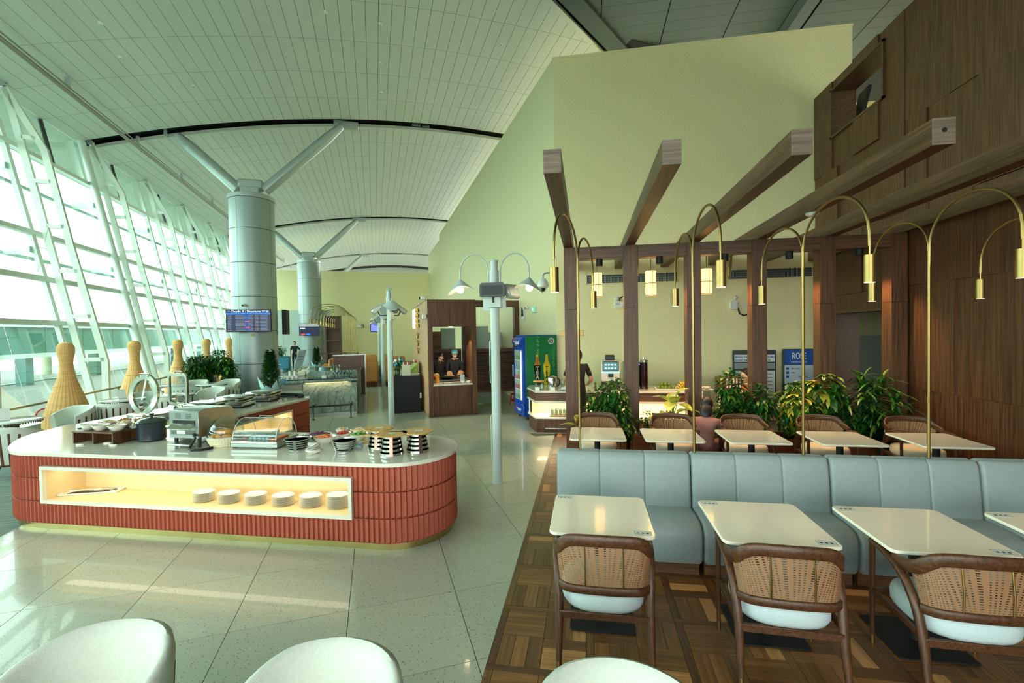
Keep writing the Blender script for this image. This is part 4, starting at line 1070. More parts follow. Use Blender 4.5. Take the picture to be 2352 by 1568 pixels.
# ---- soup pot
t = on('soup_pot', 'dark blue-black oval soup kettle with a glass lid', 'pot', -5.22, 4.72, 0); t.scale = (1.15, 1.15, 1.3)
MB().lathe([(.11,0), (.125,.015), (.13,.16), (.14,.175), (.132,.178), (.12,.16), (.11,.03)], 30).build('body', mat('navy_enamel', (34,44,54), .35), t); MB().lathe([(.138,.178), (.11,.2), (.03,.215), (0,.216)], 30).build('lid', mat('dark_glass_lid', (60,70,66), .08), t)
MB().lathe([(.012,.215), (.012,.235), (.024,.24), (.024,.25), (0,.252)], 14).build('knob', BLACK, t); MB().tube([(-.13,-.02,.03), (-.2,-.09,.012), (-.22,-.16,.012)], .008, 6).build('power_cord', BLACK, t)
# ---- wooden riser with bowls
t = on('wooden_riser', 'low walnut bridge stand carrying white bowls', 'riser', -5.74, 4.62, radians(-3))
MB().box(-.31,-.17,.13, .31,.17,.148, b=.002).build('top', WALX, t); 
for x in (-.30, .0, .29): MB().box(x-.009,-.16,0, x+.009,.16,.13, b=.002).build('side', WALZ, t)
for i, (x, y, r) in enumerate(((-5.93,4.56,.085), (-5.73,4.54,.09), (-5.50,4.54,.095), (-5.60,4.72,.08), (-5.85,4.73,.085))):
    bowl(x, y, r, .065, 'beige' if i > 2 else None, 'white bowl on the walnut riser, %s' % ('front left', 'front middle', 'front right', 'rear right', 'rear left')[i], z=CZ+.149)
t = on('steel_dish', 'polished steel dish stand at the left end of the walnut riser', 'stand', -6.16, 4.72, 0); ring_stand(t, .14, .09, .1, 5)
for i, (x, y) in enumerate(((-5.85,4.40), (-5.42,4.42), (-5.6,4.5))):
    t = on('spoon_rest', 'small white spoon rest %s the walnut riser' % ('in front of the left of', 'at the right foot of', 'tucked under')[i], 'spoon rest', x, y, radians(15), 'white spoon rests by the riser'); MB().ball((0,0,.008), .05, 14, 6, sc=(1,.32,.18)).build('rest', CERAM, t)
# open chafers at the back of the counter
def hinge(t, r, y=0):
    MB().tube([(-.07,y,.10), (.07,y,.10)], .022, 12).build('hinge', STEEL, t)
    MB().cyl((-.02,y+.02,.2), (.0,y+.045,.2), .055, n=18).build('hinge_disc', STEEL, t)
t = on('chafing_dish', 'round chafing dish with its ring-framed glass lid standing open', 'chafing dish', -6.34, 5.28, radians(-6)); t.scale = (1.25,)*3
MB().lathe([(.17,0), (.19,.01), (.19,.05), (.23,.06), (.23,.075), (.17,.07), (0,.06)], 30).build('pan', STEEL, t); hinge(t, .2, .2)
L0 = Vector((0, .26, .34)); ring = [(.19*cos(2*pi*i/36), .26+.02*sin(2*pi*i/36), .345+.2*sin(2*pi*i/36)) for i in range(36)]
MB().sweep(ring, [(-.03,-.014), (.03,-.014), (.03,.014), (-.03,.014)], up=(0,1,0), closed=True).build('lid_frame', STEEL, t, angle=50)
MB().add([(p[0]*.92, p[1], (p[2]-.345)*.92+.345) for p in ring], [tuple(range(36))]).build('lid_glass', CLEAR, t, angle=0)
MB().tube([(-.07,.26,.54), (-.07,.27,.58), (.07,.27,.58), (.07,.26,.54)], .007, 8).build('handle', STEEL, t)
mb = MB(); R_ = random.Random(11)
for k in range(60): mb.ball((R_.uniform(-.13,.13), R_.uniform(-.13,.13), .075+R_.random()*.01), .014, 6, 4)
o = mb.build('food', mat('food_mix', (176,120,60), .6), t); o['kind'] = 'stuff'
t = on('chafing_dish', 'square chafing dish with its rectangular glass lid standing open', 'chafing dish', -6.62, 6.03, radians(-18)); t.scale = (1.28,)*3
MB().box(-.2,-.2,0, .2,.2,.07, b=.01).build('pan', STEEL, t); hinge(t, .2, .2)
rr = rrect(-.2,.13,.2,.5,.045); ring = [(x, .27, z) for x, z in rr]
MB().sweep(ring, [(-.018,-.012), (.018,-.012), (.018,.012), (-.018,.012)], up=(0,1,0), closed=True).build('lid_frame', STEEL, t, angle=50)
MB().add([(x*.93, .27, (z-.315)*.93+.315) for x, z in rr], [tuple(range(len(rr)))]).build('lid_glass', CLEAR, t, angle=0)
MB().tube([(-.07,.27,.5), (-.07,.28,.54), (.07,.28,.54), (.07,.27,.5)], .007, 8).build('handle', STEEL, t)
t = on('yellow_basket', 'yellow plastic basket behind the toaster', 'basket', -5.13, 5.02, 0); MB().lathe([(.13,0), (.15,.13), (.165,.135), (.165,.15), (.145,.15), (.125,.01), (0,.008)], 28).build('tub', mat('yellow_plastic', (240,210,40), .4), t)
t = on('serving_platter', 'large oval steel platter lid lying behind the white bowls', 'platter', -6.12, 4.93, radians(-8)); MB().lathe([(.25,.09), (.24,.11), (.15,.145), (0,.16)], 30).build('lid', STEEL, t); MB().lathe([(.2,0), (.25,.01), (.255,.09), (.0,.05)], 30).build('tray', STEEL, t); MB().tube([(-.27,-.05,.12), (-.2,-.12,.15), (.0,-.15,.16)], .008, 6).build('handle', STEEL, t)
# closed chafers on the leg
def chafer(lb, x, y, rz):
    t = on('chafing_dish', lb, 'chafing dish', x, y, rz, 'closed steel chafing dishes on the counter leg')
    MB().box(-.22,-.19,.0, .22,.19,.03, b=.004).build('stand', BLACK, t); MB().box(-.24,-.21,.03, .24,.21,.10, b=.014).build('pan', STEEL, t)
    MB().box(-.25,-.22,.105, .25,.22,.125, b=.008).build('rim', STEEL, t); MB().box(-.245,-.215,.13, .245,.215,.195, b=.03).build('lid', STEEL, t)
    MB().box(-.18,-.15,.195, .18,.15,.199, b=.002).build('lid_glass', mat('lid_glass', (196,206,190), .12), t)
    mb = MB(); mb.tube([(-.3,-.12,.13), (-.32,-.1,.16), (-.32,.1,.16), (-.3,.12,.13)], .01, 8); mb.build('handle', STEEL, t)
    MB().tube([(-.28,.0,.11), (-.28,.1,.11)], .02, 10).build('hinge', STEEL, t)
    return t
for i, (x, y) in enumerate(((-6.10, 6.45), (-6.12, 7.12), (-6.12, 7.8))):
    chafer('closed steel chafing dish on the counter leg, %s' % ('nearest', 'middle', 'farthest, before the wrapped little tree')[i], x, y, radians(8)).scale = (1.0,1.0,1.0)
    for k in range(2):
        c = on('name_card', 'small white tent card before the %s closed chafing dish, %s' % (('nearest', 'middle', 'farthest')[i], ('left', 'right')[k]), 'card', x+.48, y-.06+.14*k-.1, radians(90), 'small tent cards before the chafing dishes')
        MB().sweep([(0,.025,0), (0,0,.055), (0,-.02,0)], [(-.045,0), (.045,0), (.045,.002), (-.045,.002)], up=(0,1,0)).build('card', PAPER, c, angle=0)
t = on('black_tray', 'shallow black tray at the far end of the counter leg', 'tray', -5.95, 8.33, radians(90)); mb = MB(); mb.box(-.1,-.22,0, .1,.22,.01); mb.box(-.1,-.22,.01, -.09,.22,.06); mb.box(.09,-.22,.01, .1,.22,.06); mb.box(-.1,-.22,.01, .1,-.21,.06); mb.box(-.1,.21,.01, .1,.22,.06); mb.build('tray', BLACK, t, angle=0)
t = on('card_holder', 'small black card holder at the far corner of the counter', 'holder', -5.62, 8.22, 0); MB().box(-.05,-.035,0, .05,.035,.065, b=.004).build('box', BLK2, t); MB().box(-.045,-.004,.06, .045,.004,.085).build('cards', BLACK, t, angle=0)
# ================================================================ LAMP POSTS
PGREY = mat('pale_blue_grey_paint', (186,204,200), .35)
def lamp_post(label, u, v, full=True, rz=0):
    p = H(u, v); t = thing('lamp_post', label, 'lamp post', p, rz, 'grey steel lamp posts down the hall')
    MB().cyl((0,0,0), (0,0,2.95), .066, .063, n=28).build('pole', PGREY, t)
    mb = MB(); mb.cyl((0,0,2.95), (0,0,3.08), .05, n=24); mb.cyl((0,0,3.08), (0,0,3.09), .062, n=24); mb.cyl((0,0,3.09), (0,0,3.13), .006, n=6); mb.build('pole_cap', PGREY, t)
    MB().lathe([(.075,0), (.075,.012), (.066,.014)], 24).build('foot_ring', PGREY, t)
    for z0, z1 in ((.33,.95), (1.4,1.98)): 
        MB().tube([(-.064,-.03,z0), (-.074,-.032,z0+.02), (-.074,-.032,z1-.02), (-.064,-.03,z1)], .008, 6).build('cable_cover', PGREY, t)
    MB().box(-.07,-.10,2.44, .10,-.02,2.60, b=.004).build('clamp_box', PGREY, t); MB().box(-.16,-.02,2.40, -.05,.0,2.58).build('clamp_plate', PGREY, t, angle=0); MB().box(.05,-.02,2.42, .16,.0,2.58).build('clamp_plate', PGREY, t, angle=0)
    for s in (-1, 1):
        c = .085
        if s == 1 and not full: pass
        P = [(s*.08,0,2.5), (s*c,0,2.85)] + [(s*(c+.2-.2*cos(a)), 0, 2.93+.25*sin(a)) for a in [pi*k/14 for k in range(0, 15)]] + [(s*(c+.4),0,2.83)]
        MB().tube(P, .0105, 8).build('arm', PGREY, t)
        T = Matrix.Translation((s*(c+.4),0,2.83)) @ Matrix.Rotation(radians(14*s), 4, 'Y')
        mb = MB(); k = 28; vs = []; 
        for (r, z) in ((.0,.02), (.02,.008), (.11,-.062), (.18,-.118), (.21,-.138), (.18,-.13), (.1,-.07), (.02,-.004)):
            for i in range(k):
                a = 2*pi*i/k; w = 1+.32*cos(a if s < 0 else a); zz = z-.035*cos(2*a)*(r/.2)
                vs.append((r*(1.02+.22*s*cos(a))*cos(a), r*.85*sin(a), zz))
        fs = []
        for j in range(7): fs += [(j*k+i, (j+1)*k+i, (j+1)*k+(i+1)%k, j*k+(i+1)%k) for i in range(k)]
        mb.add(vs, fs, T=T); sh = mb.build('lamp_shade', PGREY, t, angle=60)
        MB().ball((s*(c+.4), 0, 2.70), .05, 16, 10).build('bulb', WARM, sh)
        l = bpy.data.lights.new('post_bulb', 'POINT'); l.energy = 1.6; l.color = (1,.76,.48); l.shadow_soft_size = .04
        lo = bpy.data.objects.new('post_bulb', l); COL.objects.link(lo); q = t.matrix_basis if False else Matrix.Translation(p) @ Matrix.Rotation(rz, 4, 'Z'); lo.location = q @ Vector((s*(c+.4), 0, 2.60))
    # floodlight
    mb = MB(); mb.prism([(-.17,2.58), (.15,2.58), (.17,2.60), (.17,2.74), (.14,2.77), (-.15,2.77), (-.175,2.74), (-.175,2.61)], -.17, -.08, T=Matrix(((1,0,0,0),(0,0,1,0),(0,1,0,0),(0,0,0,1)))); o = mb.build('floodlight', mat('dark_grey_housing', (62,72,70), .45), t, angle=20)
    MB().box(-.145,-.174,2.61, .14,-.17,2.73, b=.003).build('floodlight_glass', mat('floodlight_glass', (30,38,38), .5), o); MB().cyl((0,-.09,2.5), (0,-.09,2.6), .02, n=8).build('floodlight_bracket', BLK2, t)
    mb = MB(); T = Matrix.Translation((.23,.06,2.66)) @ Matrix.Rotation(radians(62), 4, 'Z') @ Matrix.Rotation(radians(-20), 4, 'X'); mb.box(-.13,-.05,-.1, .13,.04,.1, b=.02, T=T); mb.build('floodlight', GREYM, t)
    if not full:
        for s in (-1, 1):
            mb = MB(); T = Matrix.Translation((.02,s*.27,2.66)) @ Matrix.Rotation(radians(-38*s), 4, 'X'); mb.box(-.09,-.13,-.05, .09,.13,.05, b=.02, T=T); mb.build('floodlight', GREYM, t)
            MB().tube([(0,s*.05,2.52), (.02,s*.2,2.52), (.02,s*.26,2.62)], .014, 6).build('floodlight_bracket', BLK2, t)
    return t
LP = lamp_post('nearest grey lamp post with two curved arms and a black floodlight', 1.6, 6.1, rz=radians(1))
for i, (u, v, lb) in enumerate(((.33, 10.76, 'second grey lamp post, between the counter and the wooden kiosk'), (.26, 16.46, 'third grey lamp post partly hidden behind the second'), (.2, 22.1, 'fourth grey lamp post, farthest down the hall'))):
    q_ = H(u, v); lamp_post(lb, u, v, full=False, rz=atan2(q_.y, q_.x)+radians(6))
# ================================================================ PILLARS with V struts
def pillar(label, u, v, r=.735, tv=True):
    t = thing('pillar', label, 'pillar', H(u, v), HR, 'round clad pillars down the hall')
    CL = mat('pillar_cladding', (158,170,170), .38, metal=.25)
    zs = [0, 1.12, 2.3, 3.5, 4.7, 5.9, 6.98]
    for j in range(len(zs)-1):
        for q in range(4):
            a0 = radians(-118+90*q+.35); a1 = a0+radians(89.3)
            MB().lathe([(r-.03,zs[j]+.01), (r,zs[j]+.01), (r,zs[j+1]-.01), (r-.03,zs[j+1]-.01)], 12, a0=a0, a1=a1).build('cladding_panel', CL, t)
    MB().cyl((0,0,0), (0,0,7.05), r-.03, n=40).build('core', mat('dark_joint', (70,80,76), .7), t)
    MB().lathe([(r-.1,6.98), (r+.035,6.98), (r+.035,7.12), (r-.02,7.15), (0,7.15)], 48).build('cap_ring', GREYM, t)
    mb = MB(); mb.box(-.3,-.3,7.15, .3,.3,7.45, b=.03); mb.box(-.42,-.2,7.4, .42,.2,7.75, b=.06); mb.build('strut_head', GREYM, t)
    for s, top in ((-1, (-2.25, 0, cz(u-2.25)-.15)), (1, (3.15, 0, cz(u+3.15)-.15))):
        b = (s*.42, 0, 7.4)
        MB().cyl(b, (b[0]*.2+top[0]*.8, 0, b[2]*.2+top[2]*.8), .2, .19, n=20).build('strut', GREYM, t); MB().cyl((b[0]*.2+top[0]*.8, 0, b[2]*.2+top[2]*.8), (top[0], 0, top[2]), .19, .12, n=20).build('strut', GREYM, t)
        MB().box(top[0]-.3, -.04, top[2]-.1, top[0]+.5*s+.1, .04, top[2]+.2, b=.02).build('gusset', GREYM, t)
    return t
pillar('nearest thick round pillar with the departures screen', -4.17, 18.6); pillar('second round pillar farther down the hall with a smaller screen', -4.17, 33.6); pillar('third pillar beyond the cream end wall, only its strut showing', -4.17, 48.6)
SCW2 = mat('screen_dim_white', (60,80,120), .4, emit=.45, ecol=(150,175,225)); SCRN = mat('screen_dark_blue', (8,12,40), .3, emit=.5, ecol=(10,20,70)); SCW = mat('screen_white', (200,215,250), .3, emit=.55); SCB = mat('screen_blue', (30,110,220), .3, emit=.6, ecol=(30,110,225)); SCR = mat('screen_red', (220,60,60), .3, emit=.9); SCO = mat('screen_orange', (120,84,40), .4, emit=.35, ecol=(220,150,60))
# departures board hanging in front of pillar 1
t = thing('departures_screen', 'blue airport departures screen hung on the nearest pillar', 'screen', H(-4.17, 17.75, 2.27), HR-radians(0))
MB().box(-.70,-.03,-.02, .70,.06,.76, b=.01).build('casing', BLACK, t); MB().box(-.68,-.034,0, .68,-.03,.74).build('display', SCRN, t, angle=0)
MB().box(-.68,-.036,.585, .68,-.034,.64).build('header_band', SCB, t, angle=0); text('Chuyến đi / Departures', .095, SCW, t, (-.54,-.037,.66), bold=.002); text('07:25', .095, SCW, t, (.42,-.037,.66), bold=.002)
mb = MB(); mb.add([(-.66,-.036,.70), (-.58,-.036,.73), (-.58,-.036,.67)], [(0,1,2)]); mb.build('plane_symbol', SCB, t, angle=0)
R_ = random.Random(2)
for k in range(11):
    z = .545-.05*k
    mb = MB()
    for x0, w in ((-.64,.1), (-.4,.26), (.0,.12), (.2,.1), (.36,.22)):
        x = x0
        while x < x0+w:
            q = R_.uniform(.012,.03); mb.box(x,-.036,z-.01, x+q,-.0345,z+.012, m=0 if R_.random() < .9 else 1); x += q+.008
    mb.box(.27,-.036,z-.01, .3,-.0345,z+.012, m=1); o = mb.build('flight_row', [SCW2, SCO], t, angle=0); o['kind'] = 'stuff'
MB().box(-.13,-.035,.03, .01,-.034,.56).build('blue_column', mat('screen_deep_blue', (16,50,110), .3, emit=.4, ecol=(24,80,190)), t, angle=0)
for z in (.33, .12): MB().box(-.12,-.037,z, .02,-.036,z+.03).build('red_note', SCR, t, angle=0)
t = thing('television', 'thin black screen seen edge-on at the right of the nearest pillar', 'television', H(-3.25, 19.0, 2.15), HR); MB().box(-.05,-.3,0, .1,.35,.92, b=.01).build('casing', BLACK, t)
t = thing('security_camera', 'small white camera above the departures screen', 'camera', H(-4.3, 17.86, 3.2), HR); MB().cyl((0,0,0), (-.05,-.14,-.03), .045, n=14).build('body', PLASTW, t); MB().cyl((-.05,-.14,-.03), (-.052,-.145,-.031), .036, n=14).build('lens', BLACK, t); MB().cyl((0,0,0), (0,.06,.05), .015, n=8).build('bracket', PLASTW, t)
t = thing('exit_sign', 'tiny dark and yellow sign under the departures screen', 'sign', H(-4.1, 17.86, 2.1), HR); MB().box(-.06,-.02,0, .06,0,.09).build('plate', mat('olive_plate', (150,150,70), .4), t, angle=0)
t = thing('television', 'blue information screen on the second pillar', 'television', H(-4.15, 32.75, 2.1), HR); MB().box(-.62,-.03,-.02, .62,.06,.80, b=.01).build('casing', BLACK, t); MB().box(-.60,-.034,0, .60,-.03,.56).build('display', SCRN, t, angle=0); MB().box(-.60,-.034,.58, .60,-.03,.78).build('header_band', mat('screen_grey', (150,156,160), .3, emit=.5), t, angle=0); MB().box(-.55,-.037,.42, -.25,-.034,.5).build('white_logo', SCW, t, angle=0); MB().box(-.5,-.037,.04, -.25,-.034,.12).build('red_band', SCR, t, angle=0); MB().box(-.2,-.037,.04, .05,-.034,.12).build('blue_band', SCB, t, angle=0)
t = thing('television', 'small purple-blue television on the cream end wall', 'television', H(.12, 35.95, 2.3), HR); MB().box(-.42,-.03,-.02, .42,.04,.78, b=.01).build('casing', BLACK, t); MB().box(-.38,-.034,.02, .38,-.03,.74).build('display', mat('screen_lilac', (120,130,225), .3, emit=.8), t, angle=0)
# ================================================================ PEOPLE
def person(label, loc, rz, J, cloth, skin=(196,150,118), hair=(22,18,18), hairstyle='short', legs=(24,24,28), arms_bare=True, cap=None, name='person', mask=False, scale=1.0):
    """J: joint dictionary (local, metres, facing -Y). One skinned body; hair and face are children."""
    t = thing(name, label, 'person', loc, rz)
    D = dict(pelvis=(0,0,.95), waist=(0,0,1.08), chest=(0,0,1.30), neck=(0,.0,1.45), head=(0,-.01,1.58),
             shl=(-.17,0,1.40), ell=(-.24,.02,1.13), wrl=(-.25,-.08,.90), hal=(-.25,-.11,.82),
             shr=(.17,0,1.40), elr=(.24,.02,1.13), wrr=(.25,-.08,.90), har=(.25,-.11,.82),
             hil=(-.09,0,.92), knl=(-.10,-.01,.50), anl=(-.10,.02,.09), tol=(-.11,-.13,.04),
             hir=(.09,0,.92), knr=(.10,-.01,.50), anr=(.10,.02,.09), tor=(.11,-.13,.04)); D.update(J)
    names = list(D); idx = {n: i for i, n in enumerate(names)}
    E_ = [('pelvis','waist'),('waist','chest'),('chest','neck'),('neck','head'),('chest','shl'),('shl','ell'),('ell','wrl'),('wrl','hal'),('chest','shr'),('shr','elr'),('elr','wrr'),('wrr','har'),
          ('pelvis','hil'),('hil','knl'),('knl','anl'),('anl','tol'),('pelvis','hir'),('hir','knr'),('knr','anr'),('anr','tor')]
    rad = dict(pelvis=(.15,.11), waist=(.135,.10), chest=(.16,.115), neck=(.055,.055), head=(.06,.06), shl=(.065,.065), ell=(.044,.044), wrl=(.029,.029), hal=(.034,.02), hil=(.092,.092), knl=(.062,.062), anl=(.042,.042), tol=(.04,.028))
    for a, b in (('shl','shr'),('ell','elr'),('wrl','wrr'),('hal','har'),('hil','hir'),('knl','knr'),('anl','anr'),('tol','tor')): rad[b] = rad[a]
    me = bpy.data.meshes.new('body'); me.from_pydata([D[n] for n in names], [(idx[a], idx[b]) for a, b in E_], []); o = bpy.data.objects.new('body', me); COL.objects.link(o)
    sk = o.modifiers.new('s', 'SKIN'); ss = o.modifiers.new('u', 'SUBSURF'); ss.levels = 2; ss.render_levels = 2
    for n in names: me.skin_vertices[0].data[idx[n]].radius = rad[n]; me.skin_vertices[0].data[idx[n]].use_root = (n == 'pelvis')
    dg = bpy.context.evaluated_depsgraph_get(); m2 = bpy.data.meshes.new_from_object(o.evaluated_get(dg)); bpy.data.objects.remove(o)
    o = bpy.data.objects.new('body', m2); COL.objects.link(o); o.parent = t; m2.materials.clear()
    cm = mat('cloth_%d_%d_%d' % cloth, cloth, .85); lm = mat('cloth_%d_%d_%d' % legs, legs, .85); sm = mat('skin_%d' % skin[0], skin, .6); shoe = mat('shoe_black', (20,20,22), .4)
    for q in (cm, lm, sm, shoe): m2.materials.append(q)
    segs = [(a, b, {'hil':1,'hir':1,'knl':1,'knr':1}.get(a, 0)) for a, b in E_]
    for p in m2.polygons:
        c = p.center; best = (9, 0)
        for a, b in E_:
            A, B = Vector(D[a]), Vector(D[b]); ab = B-A; tt = max(0, min(1, (c-A).dot(ab)/ab.length_squared)); d = (c-(A+ab*tt)).length
            if d < best[0]:
                k = 0
                if a in ('hil','hir','knl','knr') or (a == 'pelvis' and b in ('hil','hir')): k = 1
                if a in ('anl','anr'): k = 3
                if a == 'neck': k = 2
                if a in ('wrl','wrr') or (arms_bare and (a in ('ell','elr') or (a in ('shl','shr') and tt > .7))): k = 2
                best = (d, k)
        p.material_index = best[1]
    m2.polygons.foreach_set('use_smooth', [True]*len(m2.polygons))
    h = Vector(D['head']); n = Vector(D['neck']); up = (h-n).normalized()
    Q = up.to_track_quat('Z', 'Y').to_matrix().to_4x4()
    Q = Matrix.Rotation(up.angle(Vector((0,0,1))), 4, Vector((0,0,1)).cross(up)) if up.angle(Vector((0,0,1))) > .01 else Matrix()
    T = Matrix.Translation(h+up*.045) @ Q
    mb = MB(); mb.ball((0,0,0), .108, 20, 14, sc=(.76,.92,1.1), T=T); mb.ball((0,-.035,-.06), .06, 12, 8, sc=(.85,.8,.9), T=T); mb.ball((0,-.102,-.01), .016, 8, 6, sc=(.8,1,1.3), T=T)
    for s in (-1,1): mb.ball((s*.082,.005,-.01), .022, 8, 6, sc=(.4,.7,1.2), T=T)
    hd = mb.build('head', sm, t, angle=80)
    mb = MB()
    for s in (-1,1): mb.ball((s*.032,-.093,.012), .010, 8, 6, sc=(1.2,.5,.7), T=T); mb.box(s*.032-.016,-.1,.03, s*.032+.016,-.092,.035, T=T)
    mb.build('eyes', mat('eye_dark', (20,16,16), .3), hd); mb = MB(); mb.box(-.022,-.095,-.058, .022,-.088,-.050, T=T); mb.build('mouth', mat('lips', (150,70,66), .6), hd, angle=0)
    if mask: MB().ball((0,-.045,-.045), .066, 14, 8, sc=(.95,.9,.8), T=T).build('face_mask', mat('pale_mask', (216,222,222), .8), t)
    mb = MB(); mb.ball((0,.014,.018), .115, 20, 12, sc=(.80,.92,1.06), T=T @ Matrix.Translation((0,.012,.012)))
    if hairstyle == 'long': mb.ball((0,.05,-.10), .10, 16, 10, sc=(.9,.7,1.5), T=T)
    if hairstyle == 'bun': mb.ball((0,.07,-.07), .055, 12, 8, T=T)
    mb.build('hair', mat('hair_dark', hair, .5), t, angle=80)
    if cap: MB().ball((0,.012,.05), .122, 18, 10, sc=(.85,.95,.8), T=T).build('hair_net', mat('cap_%d' % cap[0], cap, .8), t)
    t.scale = (scale,)*3
    for w, ha in (('wrl','hal'), ('wrr','har')):           # five separate fingers leaving the palm
        A, B = Vector(D[w]), Vector(D[ha]); d = (B-A).normalized(); sd = d.cross(Vector((0,0,1))); sd = sd.normalized() if sd.length > .1 else Vector((1,0,0))
        mb = MB()
        for k in range(4):
            q = B+sd*(.018*(k-1.5)); L = (.055,.065,.06,.048)[k]; bend = Vector((0,-.3,-.2))
            mb.tube([q-d*.02, q+d*L*.5, q+d*L+bend*.03], [.009,.008,.006], 6)
        q = B-d*.03+sd*.03; mb.tube([q, q+sd*.02+d*.02, q+sd*.02+d*.05], [.01,.009,.007], 6); mb.build('fingers', sm, t, angle=80)
    return t
# ================================================================ PLANTS
def leafmesh(mb, p, d, L, W, droop, m=0, n=3, up=Vector((0,0,1))):
    d = Vector(d).normalized(); sd = d.cross(up)
    if sd.length < .05: sd = Vector((1,0,0))
    sd.normalize(); nn = sd.cross(d).normalized(); vs = []
    for i in range(n+1):
        f = i/n; w = W*.5*(sin(pi*min(1, f*.92+.06)))**.8; c = Vector(p)+d*L*f - Vector((0,0,1))*droop*L*f*f
        vs += [c-sd*w+nn*w*.25, c, c+sd*w+nn*w*.25]
    fs = []
    for i in range(n):
        a = i*3; fs += [(a, a+1, a+4, a+3), (a+1, a+2, a+5, a+4)]
    mb.add(vs, fs, m)
def bush(parent, c, R, n, L, W, mats, seed, droop=.4, whorl=0, zlo=-1, wts=None, name='foliage'):
    r_ = random.Random(seed); mb = MB()
    blobs = [(c[0]+R[0]*.55*r_.uniform(-1,1), c[1]+R[1]*.5*r_.uniform(-1,1), c[2]+R[2]*.6*r_.uniform(-1,1)) for _ in range(9)]
    for _ in range(n):
        b = blobs[r_.randrange(9)]
        v = Vector((r_.gauss(0,1), r_.gauss(0,1), r_.gauss(.15,1))).normalized()
        q = r_.uniform(.55, 1)
        p = Vector((b[0]+v.x*R[0]*.5*q, b[1]+v.y*R[1]*.5*q, b[2]+v.z*R[2]*.48*q))
        if p.z < c[2]+R[2]*zlo: continue
        m = r_.choices(range(len(mats)), wts)[0]
        if whorl:
            ax = (v+Vector((0,0,.6))).normalized(); e = ax.cross(Vector((.3,.5,.8))).normalized(); f = ax.cross(e)
            for k in range(whorl):
                a = 2*pi*k/whorl+r_.random(); leafmesh(mb, p, e*cos(a)+f*sin(a)+ax*.15, L*r_.uniform(.75,1.1), W, droop, m if r_.random() < .6 else r_.choices(range(len(mats)), wts)[0])
        else:
            d = v+Vector((r_.uniform(-.6,.6), r_.uniform(-.6,.6), r_.uniform(-.5,.3))); leafmesh(mb, p, d, L*r_.uniform(.7,1.15), W, droop, m, 2)
    o = mb.build(name, mats, parent, angle=80); o['kind'] = 'stuff'
    sm = MB()
    for b in blobs: sm.tube([(c[0], c[1], c[2]-R[2]), (b[0]*.5+c[0]*.5, b[1]*.5+c[1]*.5, b[2]-R[2]*.35), b], [.014,.01,.005], 5)
    sm.build('stems', STEMM, parent)
def palm(parent, c, n, L, W, mats, seed, spread=1.0, name='frond', asparts=False):
    r_ = random.Random(seed); mb = MB()
    for k in range(n):
        a = r_.uniform(0, 2*pi); el = r_.uniform(.1, 1.3); d = Vector((cos(a)*cos(el), sin(a)*cos(el), sin(el))); m = r_.randrange(len(mats))
        if asparts:
            q = MB(); leafmesh(q, c, d, L*r_.uniform(.7,1.1), W, .45*spread, m, 6); q.mi = [0]*len(q.mi); q.build('leaf', mats[m], parent, angle=80)
        else: leafmesh(mb, (c[0]+r_.uniform(-.04,.04), c[1]+r_.uniform(-.04,.04), c[2]+r_.uniform(-.1,.15)), d, L*r_.uniform(.6,1.1), W, .5*spread, m, 5)
    if not asparts: o = mb.build(name, mats, parent, angle=80); o['kind'] = 'stuff'
PLW = wood('planter_walnut', (92,50,26), (136,78,42), 'x')
def planter(i, x0, x1):
    t = thing('planter_box', 'low walnut planter box between pergola posts, %s from the left' % ordn[i], 'planter', ((x0+x1)/2, 7.72, 0), 0, 'walnut planter boxes between the posts'); w = (x1-x0)/2
    mb = MB(); mb.box(-w,-.27,0, w,-.25,.40); mb.box(-w,.25,0, w,.27,.40); mb.box(-w,-.25,0, -w+.02,.25,.40); mb.box(w-.02,-.25,0, w,.25,.40); mb.build('box', PLW, t, angle=0)
    MB().box(-w+.02,-.25,.3, w-.02,.25,.35).build('soil', mat('dark_soil', (44,34,26), .9), t, angle=0)
for i in range(5): planter(i, -.30+1.02*i, .62+1.02*i)
def plant(name, label, x, y=7.70, z=.35): return thing(name, label, 'plant', (x, y, z))
t = plant('leafy_shrub', 'dense glossy green shrub between first and second posts', .38); bush(t, (0,0,.46), (.40,.26,.50), 2300, .095, .055, [LEAF, LEAFD, LEAFL], 1, .55, wts=(5,3,2))
t = plant('dieffenbachia', 'big-leaved dieffenbachia with yellow-centred leaves behind the second back table', 1.38)
DIEF = mat('dieffenbachia_leaf', (60,110,30), .35, c2=(206,206,84), vscale=9)
for k, (ax, el, L) in enumerate(((-2.9,.35,.42), (-2.2,.6,.40), (-.3,.5,.42), (.35,.25,.38), (1.4,1.1,.42), (-1.4,1.0,.40), (-1.0,.35,.36), (2.6,.6,.36), (-1.9,.15,.34), (.0,.9,.36))):
    d = Vector((cos(ax)*cos(el), sin(ax)*cos(el), sin(el))); b = Vector((0,0,.28+.035*k)); m = MB(); m.tube([(0,0,0), b*.6, b+d*.1], [.012,.01,.006], 5); m.build('leaf_stalk', LEAFL, t)
    q = MB(); leafmesh(q, b+d*.08, d, L, .19, .45, 0, 7); q.build('leaf', DIEF, t, angle=80)
bush(t, (-.2,-.05,.15), (.34,.2,.26), 800, .08, .05, [LEAFD, LEAF], 5, name='undergrowth')
t = plant('pale_leaf_plant', 'single yellow-green broad leaves low behind the first post', -.10, 7.72)
for ax, el in ((1.9,.9), (.7,.6), (2.8,.5)): q = MB(); leafmesh(q, (0,0,.1), (cos(ax)*cos(el), sin(ax)*cos(el)-.2, sin(el)), .42, .17, .4, 0, 6); q.build('leaf', DIEF, t, angle=80)
